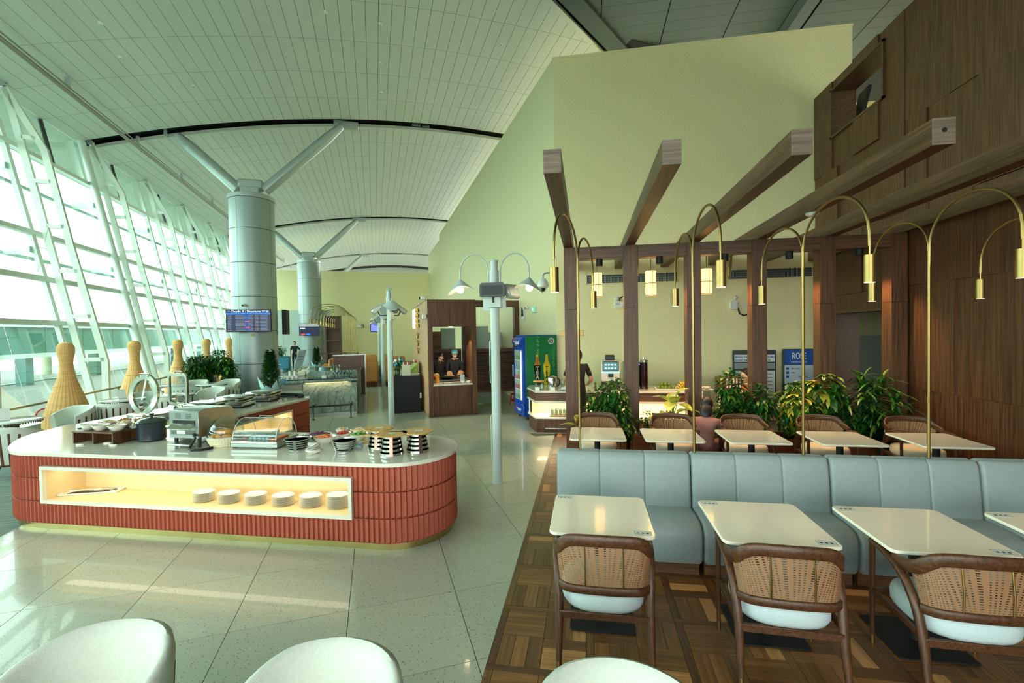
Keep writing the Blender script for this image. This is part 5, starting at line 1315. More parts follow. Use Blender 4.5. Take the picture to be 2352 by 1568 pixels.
t = plant('leafy_shrub', 'green shrub with small shiny leaves between third and fourth posts', 2.45); bush(t, (0,0,.50), (.44,.26,.56), 2400, .10, .055, [LEAF, LEAFD, LEAFL], 8, .45, wts=(5,3,2)); palm(t, (-.3,-.1,.1), 22, .4, .022, [LEAFD, LEAF], 4)
t = plant('variegated_shrub', 'yellow-variegated umbrella plant between fourth and fifth posts', 3.42); bush(t, (0,0,.54), (.46,.26,.58), 380, .15, .062, [LEAF, LEAFY, LEAFL, LEAFD], 12, .35, whorl=7, wts=(3,4,3,2)); palm(t, (-.1,-.15,.05), 16, .34, .05, [mat('fern_teal', (44,120,84), .5), LEAFD], 9)
t = plant('strap_leaf_plant', 'tall dark dracaena with long strap leaves beside the walnut doorway', 4.20)
for k, (x, y, z, s) in enumerate(((-.32,0,.42,.42), (0,-.05,.55,.48), (.25,.05,.75,.5), (.4,-.1,.48,.5), (-.05,.0,.82,.4), (-.45,-.02,.28,.34), (.1,-.1,.3,.5))):
    palm(t, (x*.85,y,z), 60, s*1.05, .040, [LEAF, LEAFD, LEAFL], 20+k); MB().tube([(x*.3,y,0), (x,y,z)], .012, 5).build('stem', STEMM, t)
bush(t, (.0,-.1,.2), (.5,.2,.30), 1000, .10, .06, [LEAFD, LEAFD, LEAF], 31, name='undergrowth')
# ================================================================ DRINK COUNTER
DC = thing('drink_counter', 'walnut and white drinks counter with a lit shelf behind the first post', 'counter')
top = [(-1.30, 9.98), (-1.06, 9.35), (2.25, 9.35), (2.25, 10.4), (-1.3, 10.4)]
def ctr(z0, z1, m, nm, d=0): 
    P = offset(top[::1], d) if d else top
    MB().prism(P, z0, z1, b=.003 if d == 0 else 0).build(nm, m, DC, angle=0)
ctr(.83, .867, QUARTZ, 'worktop'); ctr(.66, .83, WALX, 'fascia', -.02); ctr(.62, .66, QUARTZ, 'shelf_lip'); ctr(.285, .315, QUARTZ, 'shelf'); ctr(0, .285, WALZ, 'base', -.03)
MB().prism([(-1.27, 9.99), (-1.24, 9.99), (-1.24, 10.38), (-1.27, 10.38)], .3, .63).build('end_panel', QUARTZ, DC, angle=0)
MB().box(-1.2, 9.93, .315, 2.2, 9.97, .63).build('shelf_back', NICHE, DC, angle=0); MB().box(-.86, 9.40, .08, .0, 9.352, .1).build('kick_groove', STEELB, DC, angle=0); MB().box(-1.0, 9.4, .60, 2.2, 9.44, .618).build('led_strip', WARMS, DC, angle=0)
MB().box(2.2, 9.36, 0, 2.25, 10.4, .83).build('end_panel', QUARTZ, DC, angle=0)
area('shelf_led', Vector((.55, 9.62, .61)), Matrix(), 3.2, .3, 26, (1,.84,.54))
DZ = .867
k = 0
for i in range(8):
    for j in range(3):
        o = MB().lathe([(.026,0), (.032,.005), (.036,.06), (.03,.085), (.031,.09), (.038,.125), (.036,.125), (.028,.09), (.0,.088)], 14).build('jar_glass', GLASSC, None) if k == 0 else gl.copy()
        if k: COL.objects.link(o)
        gl = o; k += 1; o.location = (-.72+.085*i, 9.50+.09*j, .33); props(o, 'upturned drinking glass on the lit shelf, %s row, %s from the left' % (('front', 'middle', 'rear')[j], ordn[i]), 'glass', 'upturned glasses on the lit shelf, %s row' % ('front', 'middle', 'rear')[j])
o = MB().box(-.77, 9.44, .316, -.02, 9.75, .33, b=.004).build('glass_tray', PLW, None); props(o, 'brown tray under the upturned glasses on the lit shelf', 'tray')
def dc(name, label, cat, x, y, rz=0, grp=None): return thing(name, label, cat, (x, y, DZ), rz, grp)
t = dc('drink_urn', 'round steel-rimmed pot with pale lid beside the fridge', 'pot', -1.00, 9.62); MB().lathe([(.08,0), (.085,.01), (.09,.14), (.095,.15), (.0,.15)], 20).build('body', GLASSC, t); MB().lathe([(.1,.15), (.09,.165), (0,.17)], 20).build('lid', STEELB, t); MB().lathe([(.13,.17), (.12,.19), (0,.2)], 20).build('board', BAMB, t)
t = dc('coffee_urn', 'polished steel coffee urn with a small tap by the fridge', 'urn', -.72, 9.72); MB().lathe([(.10,0), (.105,.01), (.105,.24), (.09,.26), (.03,.28), (0,.285)], 26).build('body', STEEL, t); MB().tube([(0,-.1,.07), (0,-.14,.07), (0,-.145,.04)], .012, 8).build('tap', BLK2, t); MB().tube([(.11,0,.05), (.15,0,.1), (.15,0,.2), (.1,0,.24)], .012, 8).build('handle', BLACK, t)
t = dc('glass_dome', 'tall narrow clear glass cover beside the coffee urn', 'dome', -.5, 9.75); MB().lathe([(.05,0), (.05,.14), (.04,.2), (.02,.23), (0,.235)], 18).build('dome', GLASSC, t)
for i, x in enumerate((-1.02, -.70, -.47)):
    t = dc('name_card', 'small white card standing before the %s' % ('pale-lidded pot', 'coffee urn', 'clear glass cover')[i], 'card', x, 9.45, 0, 'cards on the drinks counter'); MB().sweep([(0,.02,0), (0,0,.07)], [(-.05,0), (.05,0), (.05,.002), (-.05,.002)], up=(0,1,0)).build('card', PAPER, t, angle=0)
t = dc('teapot', 'white ceramic teapot left of the first post', 'teapot', -.27, 9.50, radians(10)); MB().lathe([(.05,0), (.075,.03), (.085,.08), (.07,.13), (.045,.145), (.05,.15), (.03,.165), (.0,.17)], 24).build('body', CERAM, t); MB().ball((0,0,.178), .014, 10, 6).build('knob', CERAM, t); MB().tube([(.07,0,.12), (.12,0,.125), (.13,0,.08), (.08,0,.05)], .009, 8).build('handle', CERAM, t); MB().tube([(-.07,0,.06), (-.11,0,.1), (-.125,0,.14)], [.018,.012,.009], 8).build('spout', CERAM, t); MB().lathe([(.06,0), (.1,.006), (.0,.004)], 20).build('saucer', CERAM, t)
t = dc('cup', 'white cup behind the teapot', 'cup', -.42, 9.62); MB().lathe([(.03,0), (.045,.07), (.042,.07), (.0,.01)], 18).build('cup', CERAM, t)
for i, x in enumerate((-.52, -.44)):
    t = dc('saucer_stack', 'low stack of white saucers left of the teapot, %s' % ('left', 'right')[i], 'saucers', x, 9.48+.05*i); mb = MB()
    for q in range(3): mb.lathe([(.03,.008*q), (.075,.008*q+.008), (.074,.008*q+.01), (0,.008*q+.003)], 18)
    mb.build('saucers', CERAM, t)
t = thing('picture_frame', 'black framed notice leaning on the cream wall beside the first post', 'frame', (-.33, 10.3, DZ)); MB().box(-.13,-.01,0, .13,.01,.36).build('frame', BLACK, t, angle=0); MB().box(-.1,-.014,.04, .1,-.01,.32).build('notice', PAPER, t, angle=0); mb = MB(); [mb.box(-.07,-.016,.08+.03*q, .06-.02*(q%3),-.0145,.088+.03*q) for q in range(7)]; mb.build('print', INK, t, angle=0)
t = dc('coffee_machine', 'white and steel automatic coffee machine with a touch screen', 'coffee machine', .50, 9.85)
MB().box(-.19,-.2,.16, .19,.2,.60, b=.015).build('body', PLASTW, t); MB().box(-.19,-.22,0, .19,.2,.16, b=.01).build('drip_base', BLACK, t); MB().box(-.165,-.208,.38, .165,-.2,.585, b=.003).build('bezel', BLACK, t); MB().box(-.145,-.211,.4, .145,-.207,.57).build('touch_screen', mat('screen_teal', (70,130,140), .2, emit=.45), t, angle=0)
mb = MB()
for a in range(4):
    for b in range(2): mb.box(-.12+.065*a,-.213,.43+.07*b, -.08+.065*a,-.2112,.46+.07*b)
mb.build('screen_icons', mat('screen_pale', (190,220,224), .3, emit=.7), t, angle=0); MB().box(-.055,-.235,.26, .055,-.2,.33, b=.01).build('spout', mat('dark_green_plastic', (20,60,56), .2), t); MB().box(-.19,-.204,.345, .19,-.2,.365).build('light_bar', mat('cyan_bar', (120,220,230), .3, emit=1.5), t, angle=0); MB().box(-.1,-.08,.6, .09,.1,.71, b=.01).build('bean_hopper', BLK2, t)
t = dc('coffee_machine', 'black bean-to-cup coffee machine right of the white one', 'coffee machine', .95, 9.95); MB().box(-.17,-.2,0, .17,.2,.56, b=.02).build('body', mat('gloss_black', (10,10,12), .12), t); MB().box(-.15,-.204,.5, .15,-.2,.53).build('light_bar', mat('violet_light', (120,120,230), .3, emit=.6), t, angle=0)
t = dc('drink_dispenser', 'dark cylindrical drinks dispenser with steel lid beside the second post', 'dispenser', 1.19, 9.80); MB().lathe([(.075,0), (.075,.55), (.0,.56)], 20).build('body', mat('cola_brown', (40,16,12), .15), t); MB().lathe([(.08,.56), (.08,.60), (.02,.62), (.015,.66), (0,.665)], 20).build('lid', STEEL, t)
def platter(lb, x):
    t = dc('platter', lb, 'platter', x, 9.7, 0, 'rectangular white fruit platters'); MB().prism(rrect(-.19,-.14,.19,.14,.03), 0, .012, b=.004).build('dish', CERAM, t); mb = MB(); mb.sweep([(a,b,.018) for a,b in rrect(-.2,-.15,.2,.15,.03)], [(-.006,-.012),(.006,-.012),(.012,.012),(.004,.012)], closed=True); mb.build('rim', CERAM, t)
for x, lb in ((1.60, 'white platter under the green limes'), (2.0, 'white platter under the small bananas')): platter(lb, x)
t = dc('platter', 'clear and white tray of pale wrapped snacks right of the bananas', 'platter', 2.38-.02, 9.7, 0); MB().prism(rrect(-.17,-.14,.17,.14,.03), 0, .012, b=.004).build('dish', CERAM, t)
R_ = random.Random(6); mb = MB()
for q in range(24): mb.ball((R_.uniform(-.13,.13), R_.uniform(-.1,.1), .035+R_.random()*.02), .026, 8, 6, sc=(1,1,.7))
o = mb.build('snacks', mat('pale_wrap', (214,204,194), .4), t); o['kind'] = 'stuff'
LM = mat('lime_green', (108,130,40), .4, var=.2, vscale=20); o0 = None
for q in range(16):
    lay = 0 if q < 10 else 1; qq = q if lay == 0 else q-10; nx = 5 if lay == 0 else 3
    o = MB().ball((0,0,0), .038, 16, 10, sc=(1,1,.92)).build('lime', LM, None, angle=80) if o0 is None else o0.copy()
    if o0: COL.objects.link(o)
    o0 = o0 or o; o.location = (1.46+.07*(qq % nx)+.07*lay*.9, 9.63+.08*(qq//nx)+.02*lay, DZ+.05+.062*lay); o.rotation_euler = (q, q*2, 0)
    props(o, 'green lime in the heap, %s layer, %s %s from the left' % (('lower', 'upper')[lay], ('front', 'rear')[qq//nx], ordn[qq % nx]), 'lime', 'limes in the %s layer' % ('lower', 'upper')[lay])
BN = mat('banana_yellow', (228,196,60), .45, var=.12, vscale=10); o0 = None
for q in range(30):
    lay = (0 if q < 14 else 1 if q < 24 else 2); qq = q-(0,14,24)[lay]; n = (7,5,3)[lay]
    if o0 is None: m = MB(); m.tube([(0,-.05,.0), (0,-.02,.012), (0,.02,.014), (0,.05,.004), (0,.062,-.002)], [.010,.018,.018,.013,.004], 8); o = m.build('banana', BN, None, angle=80); o0 = o
    else: o = o0.copy(); COL.objects.link(o)
    o.location = (1.84+.03*lay+.05*(qq % n), 9.62+.09*(qq//n)+.01*lay, DZ+.035+.045*lay); o.rotation_euler = (R_.uniform(-.2,.5), R_.uniform(-.3,.3), R_.uniform(-.3,.3))
    props(o, 'small yellow banana in the pile, %s, %s %s from the left' % (('bottom row', 'middle row', 'top row')[lay], ('front', 'rear')[qq//n], ordn[qq % n]), 'banana', 'bananas, %s of the pile' % ('bottom row', 'middle row', 'top row')[lay])
# side table with magazines behind, white frame
t = thing('magazine_table', 'white-edged dark side table with magazines behind the third post', 'table', (2.62, 9.9, 0)); MB().box(-.02,-.3,0, .02,.3,.84).build('side', QUARTZ, t, angle=0); MB().box(-.02,-.3,.8, .9,.3,.84).build('top', QUARTZ, t, angle=0); MB().box(.0,.1,.1, .88,.28,.8).build('back', mat('maroon_board', (70,24,26), .6), t, angle=0)
t = thing('magazine_rack', 'dark wooden rack of white magazines on the side table', 'rack', (3.0, 9.9, .84)); MB().box(-.35,-.14,0, .4,.14,.26, b=.01).build('box', PLW, t, angle=0)
for q in range(5): MB().box(-.2+.06*q,-.16,.06, -.175+.06*q,-.145,.24, b=.0).build('magazine', PAPER, t, angle=0)
# standing boards on the cream wall
def board(name, label, x0, x1, z0, z1, y=10.9):
    t = thing(name, label, 'sign', (x0, y, 0)); w = x1-x0
    MB().box(0,0,z0, w,.05,z1, b=.004).build('frame', mat('dark_grey_frame', (60,66,66), .4), t); return t, w
t, w = board('flight_board', 'flight information board half hidden by the fourth post', 3.27, 4.17, .2, 1.60)
MB().box(.03,-.006,1.34, w-.03,0,1.5).build('title_strip', PAPER, t, angle=0); BLT = mat('signal_blue', (20,80,170), .5)
text('BẢNG THÔNG TIN CHUYẾN BAY', .062, BLT, t, (.05,-.008,1.43), bold=.002, sx=.88); text('FLIGHT INFORMATION UPDATE', .052, BLT, t, (.05,-.008,1.36), bold=.0015, sx=.97)
MB().box(.03,-.005,1.18, w-.03,0,1.31).build('title_strip', mat('grey_strip', (150,160,160), .5), t, angle=0); MB().box(.03,-.006,.3, w-.03,0,1.14).build('schedule_sheet', PAPER, t, angle=0)
mb = MB()
for q in range(9): mb.box(.06,-.008,.42+.08*q, .2,-.0065,.435+.08*q); mb.box(.5,-.008,.42+.08*q, .82,-.0065,.432+.08*q)
mb.build('printed_lines', INK, t, angle=0)
t, w = board('lounge_board', 'blue-headed ROSE lounge board beside the fifth post', 4.31, 4.96, .2, 1.62)
MB().box(.03,-.006,1.27, w-.03,0,1.6).build('blue_header', mat('lounge_blue', (24,84,168), .5), t, angle=0); text('ROSE', .2, PAPER, t, (w/2,-.008,1.40), align='CENTER', sx=.62, bold=.002); text('BUSINESS LOUNGE', .042, PAPER, t, (w/2,-.008,1.32), align='CENTER', sx=.9)
MB().box(.03,-.005,.25, w-.03,0,1.26).build('info_sheet', mat('pale_blue_sheet', (200,216,228), .6), t, angle=0)
for q, s in enumerate(('ẨM THỰC', 'WIFI', 'TỰ ĐỘNG')): text(s, .042, BLT, t, (.16 if q < 2 else .3,-.007,1.17-.09*q), bold=.001); MB().box(.06,-.008,1.16-.09*q, .12,-.006,1.21-.09*q).build('symbol', BLT, t, angle=0)
# ================================================================ FRIDGE
FB = mat('fridge_blue', (22,72,176), .3); GREENW = mat('fridge_green', (20,104,62), .35, c2=(30,132,78), vscale=1.5)
fu, fv = 3.32, 10.15
t = thing('drinks_fridge', 'tall blue glass-door drinks fridge with a green tea advert on its side', 'fridge', H(fu, fv), HR)
MB().box(.06,0,.08, .86,.70,2.02, b=.01).build('cabinet', FB, t); MB().box(.07,-.004,.55, .855,0,2.0).build('side_advert', GREENW, t, angle=0)
# door face looks along -u
MB().box(0,.0,.38, .06,.70,1.72, b=.008).build('door', FB, t)
mb = MB(); mb.lathe([(.0,0), (.11,0), (.11,.7), (.0,.7)], 16, a0=pi/2, a1=3*pi/2, T=Matrix.Translation((.06,.0,1.86)) @ Matrix.Rotation(radians(-90),4,'X')); mb.build('header', FB, t, angle=50)
MB().box(-.003,.07,.46, .0,.63,1.66).build('glass', mat('fridge_glass_lit', (150,166,160), .1, emit=.08), t, angle=0)
MB().box(-.010,.10,.48, -.004,.15,1.64).build('light_tube', mat('fridge_tube', (250,255,250), .3, emit=2.2), t, angle=0)
for z in (.72, .95, 1.18, 1.42): MB().box(-.008,.17,z-.01, -.003,.62,z).build('shelf', PLASTW, t, angle=0)
r_ = random.Random(4); cs = [((170,80,70), .73), ((168,84,76), .96), ((120,150,170), 1.19), ((110,150,90), 1.43), ((100,140,110), .49)]
for c, z in cs:
    for q in range(5): MB().box(-.010,.22+.08*q,z, -.004,.262+.08*q,z+.10, b=.002).build('bottle', mat('bottle_%d' % c[0], c, .3), t)
MB().box(-.04,.64,.98, .0,.68,1.30, b=.01).build('handle', FB, t); MB().box(-.05,.645,1.0, -.04,.675,1.28).build('handle_grip', PLASTW, t, angle=0)
MB().box(.005,0,.1, .06,.7,.37, b=.01).build('kick_panel', FB, t)
for y in (.05,.65): MB().cyl((.12,y,0), (.12,y,.08), .025, n=10).build('foot', BLACK, t); MB().cyl((.8,y,0), (.8,y,.08), .025, n=10).build('foot', BLACK, t)
RX = (pi/2, 0, -pi/2)
text('pepsi', .15, PAPER, t, (-.053,.42,1.80), rot=RX, bold=.003); text('pepsi', .11, PAPER, t, (.002,.44,.2), rot=RX, bold=.002)
def logo(x, y, z, r):
    n = 14
    a = [(x, y+r*cos(pi*k/n+.3), z+r*sin(pi*k/n+.3)) for k in range(n+1)]; b = [(x, y-r*cos(pi*k/n+.3), z-r*sin(pi*k/n+.3)) for k in range(n+1)]
    MB().add([(x+.001, y+r*1.12*cos(2*pi*k/20), z+r*1.12*sin(2*pi*k/20)) for k in range(20)], [tuple(range(20))]).build('logo_disc', PAPER, t, angle=0)
    MB().add([(p[0]-.001, p[1], p[2]+r*.12) for p in a], [tuple(range(n+1))]).build('logo_red', mat('logo_red', (210,40,50), .4), t, angle=0); MB().add([(p[0]-.001, p[1], p[2]-r*.12) for p in b], [tuple(range(n+1))]).build('logo_blue', mat('logo_blue', (30,60,160), .4), t, angle=0)
logo(-.054, .52, 1.86, .065); logo(.002, .52, .24, .045)
for q, (x, c1, c2) in enumerate(((.36, (16,18,16), (236,220,60)), (.60, (236,214,40), (16,40,20)))):
    P = [(x-.075,.70), (x-.08,.86), (x-.06,.98), (x-.085,1.15), (x-.085,1.30), (x-.04,1.40), (x-.035,1.5), (x+.035,1.5), (x+.04,1.40), (x+.085,1.30), (x+.085,1.15), (x+.06,.98), (x+.08,.86), (x+.075,.70)]
    MB().add([(a,-.006,z) for a, z in P], [tuple(range(len(P)))]).build('printed_bottle', mat('tea_%d' % q, (196,120,40) if q == 0 else (222,190,40), .4), t, angle=0)
    P2 = [(x-.078,.84), (x-.06,.98), (x-.084,1.15), (x-.084,1.30), (x+.084,1.30), (x+.084,1.15), (x+.06,.98), (x+.078,.84)]; MB().add([(a,-.008,z) for a, z in P2], [tuple(range(len(P2)))]).build('printed_label', mat('tealab_%d' % q, c1, .4), t, angle=0)
    for k, s in enumerate('TEA+'): text(s, .13, mat('tealet_%d' % q, (240,240,220) if q == 0 else (20,30,20), .4), t, (x,-.010,1.18-.105*k), align='CENTER', bold=.003)
    MB().box(x-.03,-.0085,1.5, x+.03,-.005,1.55).build('printed_cap', mat('gold_print', (220,190,60), .4), t, angle=0)
MB().add([(.72+.075*cos(2*pi*k/24),-.007,1.87+.075*sin(2*pi*k/24)) for k in range(24)], [tuple(range(24))]).build('round_seal', PAPER, t, angle=0); MB().add([(.72+.055*cos(2*pi*k/24),-.008,1.87+.055*sin(2*pi*k/24)) for k in range(24)], [tuple(range(24))]).build('round_seal_centre', mat('seal_dark', (40,50,44), .5), t, angle=0)
text('OT', .045, PAPER, t, (.72,-.0095,1.88), align='CENTER', bold=.002); text('PP', .045, PAPER, t, (.72,-.0095,1.835), align='CENTER', bold=.002)
mb = MB(); r_ = random.Random(9)
for q in range(150):
    s = q % 3; x = (.38, .77, .30)[s]+r_.gauss(0,.014); z = r_.uniform((1.55,.85,.7)[s], (1.98,1.72,1.2)[s]); leafmesh(mb, (x,-.006,z), (r_.uniform(-1,1),0,r_.uniform(-.4,1)), .035, .01, 0, 0, 2, up=Vector((0,1,0)))
o = mb.build('printed_leaves', mat('print_lime', (110,200,90), .4), t, angle=0); o['kind'] = 'stuff'
# red plastic stool
t = thing('plastic_stool', 'small red plastic stool beyond the fridge', 'stool', H(3.86, 12.42), HR+.3); RED = mat('red_plastic', (196,34,40), .35)
MB().prism(rrect(-.13,-.13,.13,.13,.03), .30, .335, b=.006).build('seat', RED, t)
for x in (-1,1):
    for y in (-1,1): MB().sweep([(x*.14,y*.14,0), (x*.11,y*.11,.31)], tract(.045,.03)).build('leg', RED, t)
for s in (-1,1): MB().box(-.12,s*.125-.006,.12, .12,s*.125+.006,.17).build('brace', RED, t); MB().box(s*.125-.006,-.12,.12, s*.125+.006,.12,.17).build('brace', RED, t)
# exit sign, cameras, phone on the side wall (u=cu_)
def on_side(name, label, cat, v, z): return thing(name, label, cat, H(cu_, v, z), HR)
t = on_side('exit_sign', 'green running-man exit sign on the cream side wall', 'sign', 11.75, 2.62); MB().box(-.05,-.14,0, 0,.14,.17, b=.005).build('case', PLASTW, t); MB().box(-.053,-.12,.02, -.05,.12,.15).build('panel', mat('exit_green', (30,170,90), .3, emit=.8), t, angle=0); mb = MB(); mb.box(-.056,.02,.04, -.054,.1,.13); mb.box(-.056,-.05,.07, -.054,-.02,.12); mb.box(-.056,-.08,.04, -.054,-.03,.06); mb.build('symbol', SCW, t, angle=0)
t = on_side('wall_camera', 'small white dome camera left of the exit sign', 'camera', 12.3, 2.78); MB().ball((-.05,0,0), .06, 14, 10).build('dome', PLASTW, t); MB().ball((-.09,-.01,-.01), .03, 10, 8).build('lens', BLACK, t)
t = on_side('wall_switch_box', 'white wall box with a black cable left of the dome camera', 'wall box', 12.75, 2.45); MB().box(-.04,-.12,0, 0,.12,.3, b=.01).build('case', PLASTW, t); MB().tube([(-.05,-.08,.1), (-.07,-.1,.3), (-.06,-.02,.36), (-.05,.05,.1)], .014, 6).build('cable', BLACK, t)
t = thing('dome_camera', 'hanging white security dome camera on a bent arm by the first post', 'camera', H(cu_-.01, 10.32, 3.45), HR)
MB().box(-.02,-.05,-.16, 0,.05,.16, b=.004).build('wall_plate', GREYM, t); MB().tube([(0,0,.05), (-.12,0,.07), (-.24,0,.06), (-.29,0,0), (-.29,0,-.06)], .022, 10).build('bent_arm', GREYM, t)
MB().lathe([(.1,-.3), (.135,-.27), (.135,-.22), (.115,-.15), (.07,-.08), (.03,-.06), (0,-.06)], 24, c=(-.29,0,0)).build('housing', PLASTW, t); MB().lathe([(.0,-.41), (.05,-.4), (.085,-.36), (.095,-.3)], 20, c=(-.29,0,0)).build('clear_dome', CLEAR, t); MB().ball((-.29,0,-.33), .055, 14, 10).build('lens', BLACK, t)
# ================================================================ KIOSK (hall axes)
KU0, KU1, KV = 1.26, 2.49, 11.39
t = KI = thing('kiosk', 'walnut food kiosk with a serving hatch and fish-scale side wall', 'kiosk', H(0,0), HR)
MB().box(KU0, KV, 0, KU0+.12, KV+.3, 2.26, b=.003).build('front_post', WALZ, t, angle=0); MB().box(KU1-.13, KV, 0, KU1, KV+.3, 2.26, b=.003).build('front_post', WALZ, t, angle=0)
MB().box(KU0, KV, 2.262, KU1, KV+.3, 2.94, b=.003).build('front_header', WALZ, t, angle=0); MB().box(KU0+.125, KV+.03, .02, KU1-.135, KV+.1, .77, b=.003).build('front_panel', WALZ, t, angle=0); MB().box(KU0+.125, KV+.05, 0, KU1-.135, KV+.09, .05).build('toe_board', WALX, t, angle=0)
MB().box(KU0+.115, KV-.03, .775, KU1-.125, KV+.55, .81, b=.004).build('hatch_counter', QUARTZ, t); MB().box(KU0+.02, KV+.3, 0, KU0+.1, 15.7, 2.93).build('side_wall', WALZ, t, angle=0); MB().box(KU0, KV+.28, 2.93, KU0+.12, 15.7, 2.95).build('top_rail', WALY, t, angle=0)
MB().box(KU1-.1, KV+.3, 0, KU1-.02, KV+.9, 2.26).build('jamb_wall', WALZ, t, angle=0); MB().cyl((1.85,KV+.14,2.24), (1.85,KV+.14,2.262), .05, n=16).build('hatch_downlight', WARM, t)
l = bpy.data.lights.new('hatch_lamp', 'SPOT'); l.energy = 60; l.color = (1,.8,.52); l.spot_size = radians(120); lo = bpy.data.objects.new('hatch_lamp', l); COL.objects.link(lo); lo.location = H(1.85, KV+.2, 2.22)
mb = MB(); Wd = .095; Ht = .22
for i in range(int((15.7-KV)/Wd)):
    for j in range(14):
        y0 = KV+i*Wd; z0 = -.1+j*Ht+(Ht/2 if i % 2 else 0)
        if z0 < -.05 or z0+Ht > 2.99: continue
        z0 = max(z0, 0); z1 = min(z0+Ht, 2.94); ym = y0+Wd/2; x = KU0+.02; d = .04
        mb.add([(x,y0,z0+.03), (x,y0+Wd,z0+.03), (x-d,ym,z0), (x-d*.9,ym,z1-.03), (x,y0,z1), (x,y0+Wd,z1)], [(0,2,3,4)], m=1); mb.add([(x,y0+Wd,z0+.03), (x-d,ym,z0), (x-d*.9,ym,z1-.03), (x,y0+Wd,z1)], [(0,1,2,3)], m=0)
o = mb.build('scale_tiles', [WALZ, mat('scale_tan', (176,140,98), .5)], t, angle=0); o['kind'] = 'stuff'
MB().box(KU0-.08, 14.1, 2.25, KU0-.06, 15.0, 2.85, b=.0).build('lit_sign_box', mat('lit_sign', (255,250,225), .4, emit=1.6, ecol=(255,240,200)), t, angle=0)
GOLD = mat('gold_letters', (220,180,70), .3, metal=.9)
for j in range(4): MB().box(KU0-.1, 13.3, 2.28+.15*j, KU0-.05, 13.75, 2.38+.15*j, b=.004).build('gold_panel', GOLD, t)
for j in range(3):
    mb = MB(); mb.tube([(KU0-.06, 13.5+.13*cos(a), 1.6+.22*j+.08*sin(a)) for a in [2*pi*k/12 for k in range(12)]], .018, 5, closed=True); mb.build('gold_ornament', GOLD, t)
MB().box(KU0-.12, KV+.02, 2.46, KU0-.02, KV+.18, 2.58, b=.01).build('white_box', PLASTW, t)
tt = thing('security_camera', 'white camera on top of the kiosk corner', 'camera', H(KU0-.02, KV+.3, 2.95), HR); MB().box(-.12,-.08,0, .02,.08,.09, b=.02).build('body', PLASTW, tt); MB().cyl((-.12,0,.04), (-.15,0,.04), .035, n=12).build('lens', BLACK, tt); MB().tube([(.02,0,.05), (.1,.02,.1), (.2,.05,.06), (.25,.05,0)], .008, 6).build('cable', PLASTW, tt)
# louvred wall and counters inside
t = thing('louvre_screen', 'dark walnut louvred screen wall behind the kiosk', 'screen', H(0,0), HR)
def louvre(u0, u1, v, z0, z1):
    MB().box(u0, v, z1-.1, u1, v+.08, z1).build('rail', WALX, t, angle=0); MB().box(u0, v, z0, u1, v+.08, z0+.08).build('rail', WALX, t, angle=0); n = int((z1-z0-.18)/.045)
    MB().box(u0, v+.05, z0+.08, u1, v+.06, z1-.1).build('backing', mat('dark_backing', (34,24,16), .7), t, angle=0)
    for k in range(n): MB().box(u0+.01, v+.01, z0+.09+.045*k, u1-.01, v+.045, z0+.115+.045*k).build('slat', WALX, t, angle=0)
    for x in (u0, u1-.05): MB().box(x, v-.005, z0-.28 if z0 > .2 else 0, x+.05, v+.085, z1-.1).build('stile', WALZ, t, angle=0)
louvre(2.56, 4.15, 13.1, .32, 1.62); louvre(1.36, 2.5, 13.6, .0, 1.62)
t = thing('portal_frame', 'walnut portal frame against the cream side wall behind the fridge', 'portal', H(0,0), HR)
MB().box(2.86, 13.2, 2.86, 4.22, 13.4, 3.06, b=.003).build('head', WALX, t, angle=0); MB().box(4.08, 13.2, 0, 4.22, 13.4, 2.86, b=.003).build('post', WALZ, t, angle=0); MB().box(2.55, 13.5, 0, 2.85, 13.8, 2.65, b=.003).build('post', WALZ, t, angle=0); MB().box(2.6, 13.25, 2.8, 2.84, 13.4, 3.04).build('light_box', CREAM, t, angle=0)
t = thing('metal_locker', 'pale grey lockers beyond the walnut portal', 'locker', H(3.6, 15.2), HR)
for k in range(3): MB().box(-.1+.24*k,0,0, .13+.24*k,.4,2.1, b=.006).build('door', mat('locker_grey', (190,200,196), .5), t); MB().box(.08+.24*k,-.02,1.3, .1+.24*k,0,1.42).build('handle', BLACK, t, angle=0)
t = thing('grey_partition', 'pale blue-grey partition panel behind the kiosk', 'panel', H(3.0, 14.4), HR); MB().box(0,0,0, .55,.06,2.3).build('panel', PGREY, t, angle=0); 
t = thing('back_shelf', 'tan wooden shelf unit seen through the kiosk hatch', 'shelf', H(1.45, 14.3), HR)
MB().box(0,0,0, .55,.3,2.15).build('back', mat('tan_board', (150,112,70), .6), t, angle=0)
for z in (1.7, 1.98): MB().box(.02,-.05,z, .53,.02,z+.03).build('shelf', WALX, t, angle=0)
t = thing('notice_board', 'pale green notice board seen through the kiosk hatch', 'board', H(2.05, 14.8), HR); MB().box(0,0,1.3, .48,.04,2.25).build('panel', mat('pale_teal_board', (180,206,190), .5), t, angle=0)
ST = mat('worn_steel_top', (120,126,120), .3, metal=.8)
t = thing('prep_table', 'steel preparation table inside the kiosk', 'table', H(1.45, 12.0), HR); MB().box(0,0,.82, 1.0,.6,.86).build('top', ST, t, angle=0)
for x in (.03,.95):
    for y in (.03,.55): MB().box(x,y,0, x+.03,y+.03,.82).build('leg', ST, t, angle=0)
def kit(name, label, cat, u, v, z=.81): return thing(name, label, cat, H(u, v, z), HR)
t = kit('grill_tray', 'shallow steel tray on the kiosk hatch counter', 'tray', 1.86, 11.55); MB().box(-.22,-.1,0, .22,.1,.03, b=.004).build('tray', STEELB, t); MB().box(-.2,-.08,.028, .2,.08,.034).build('mat_sheet', mat('pale_pink_sheet', (220,190,176), .6), t, angle=0)
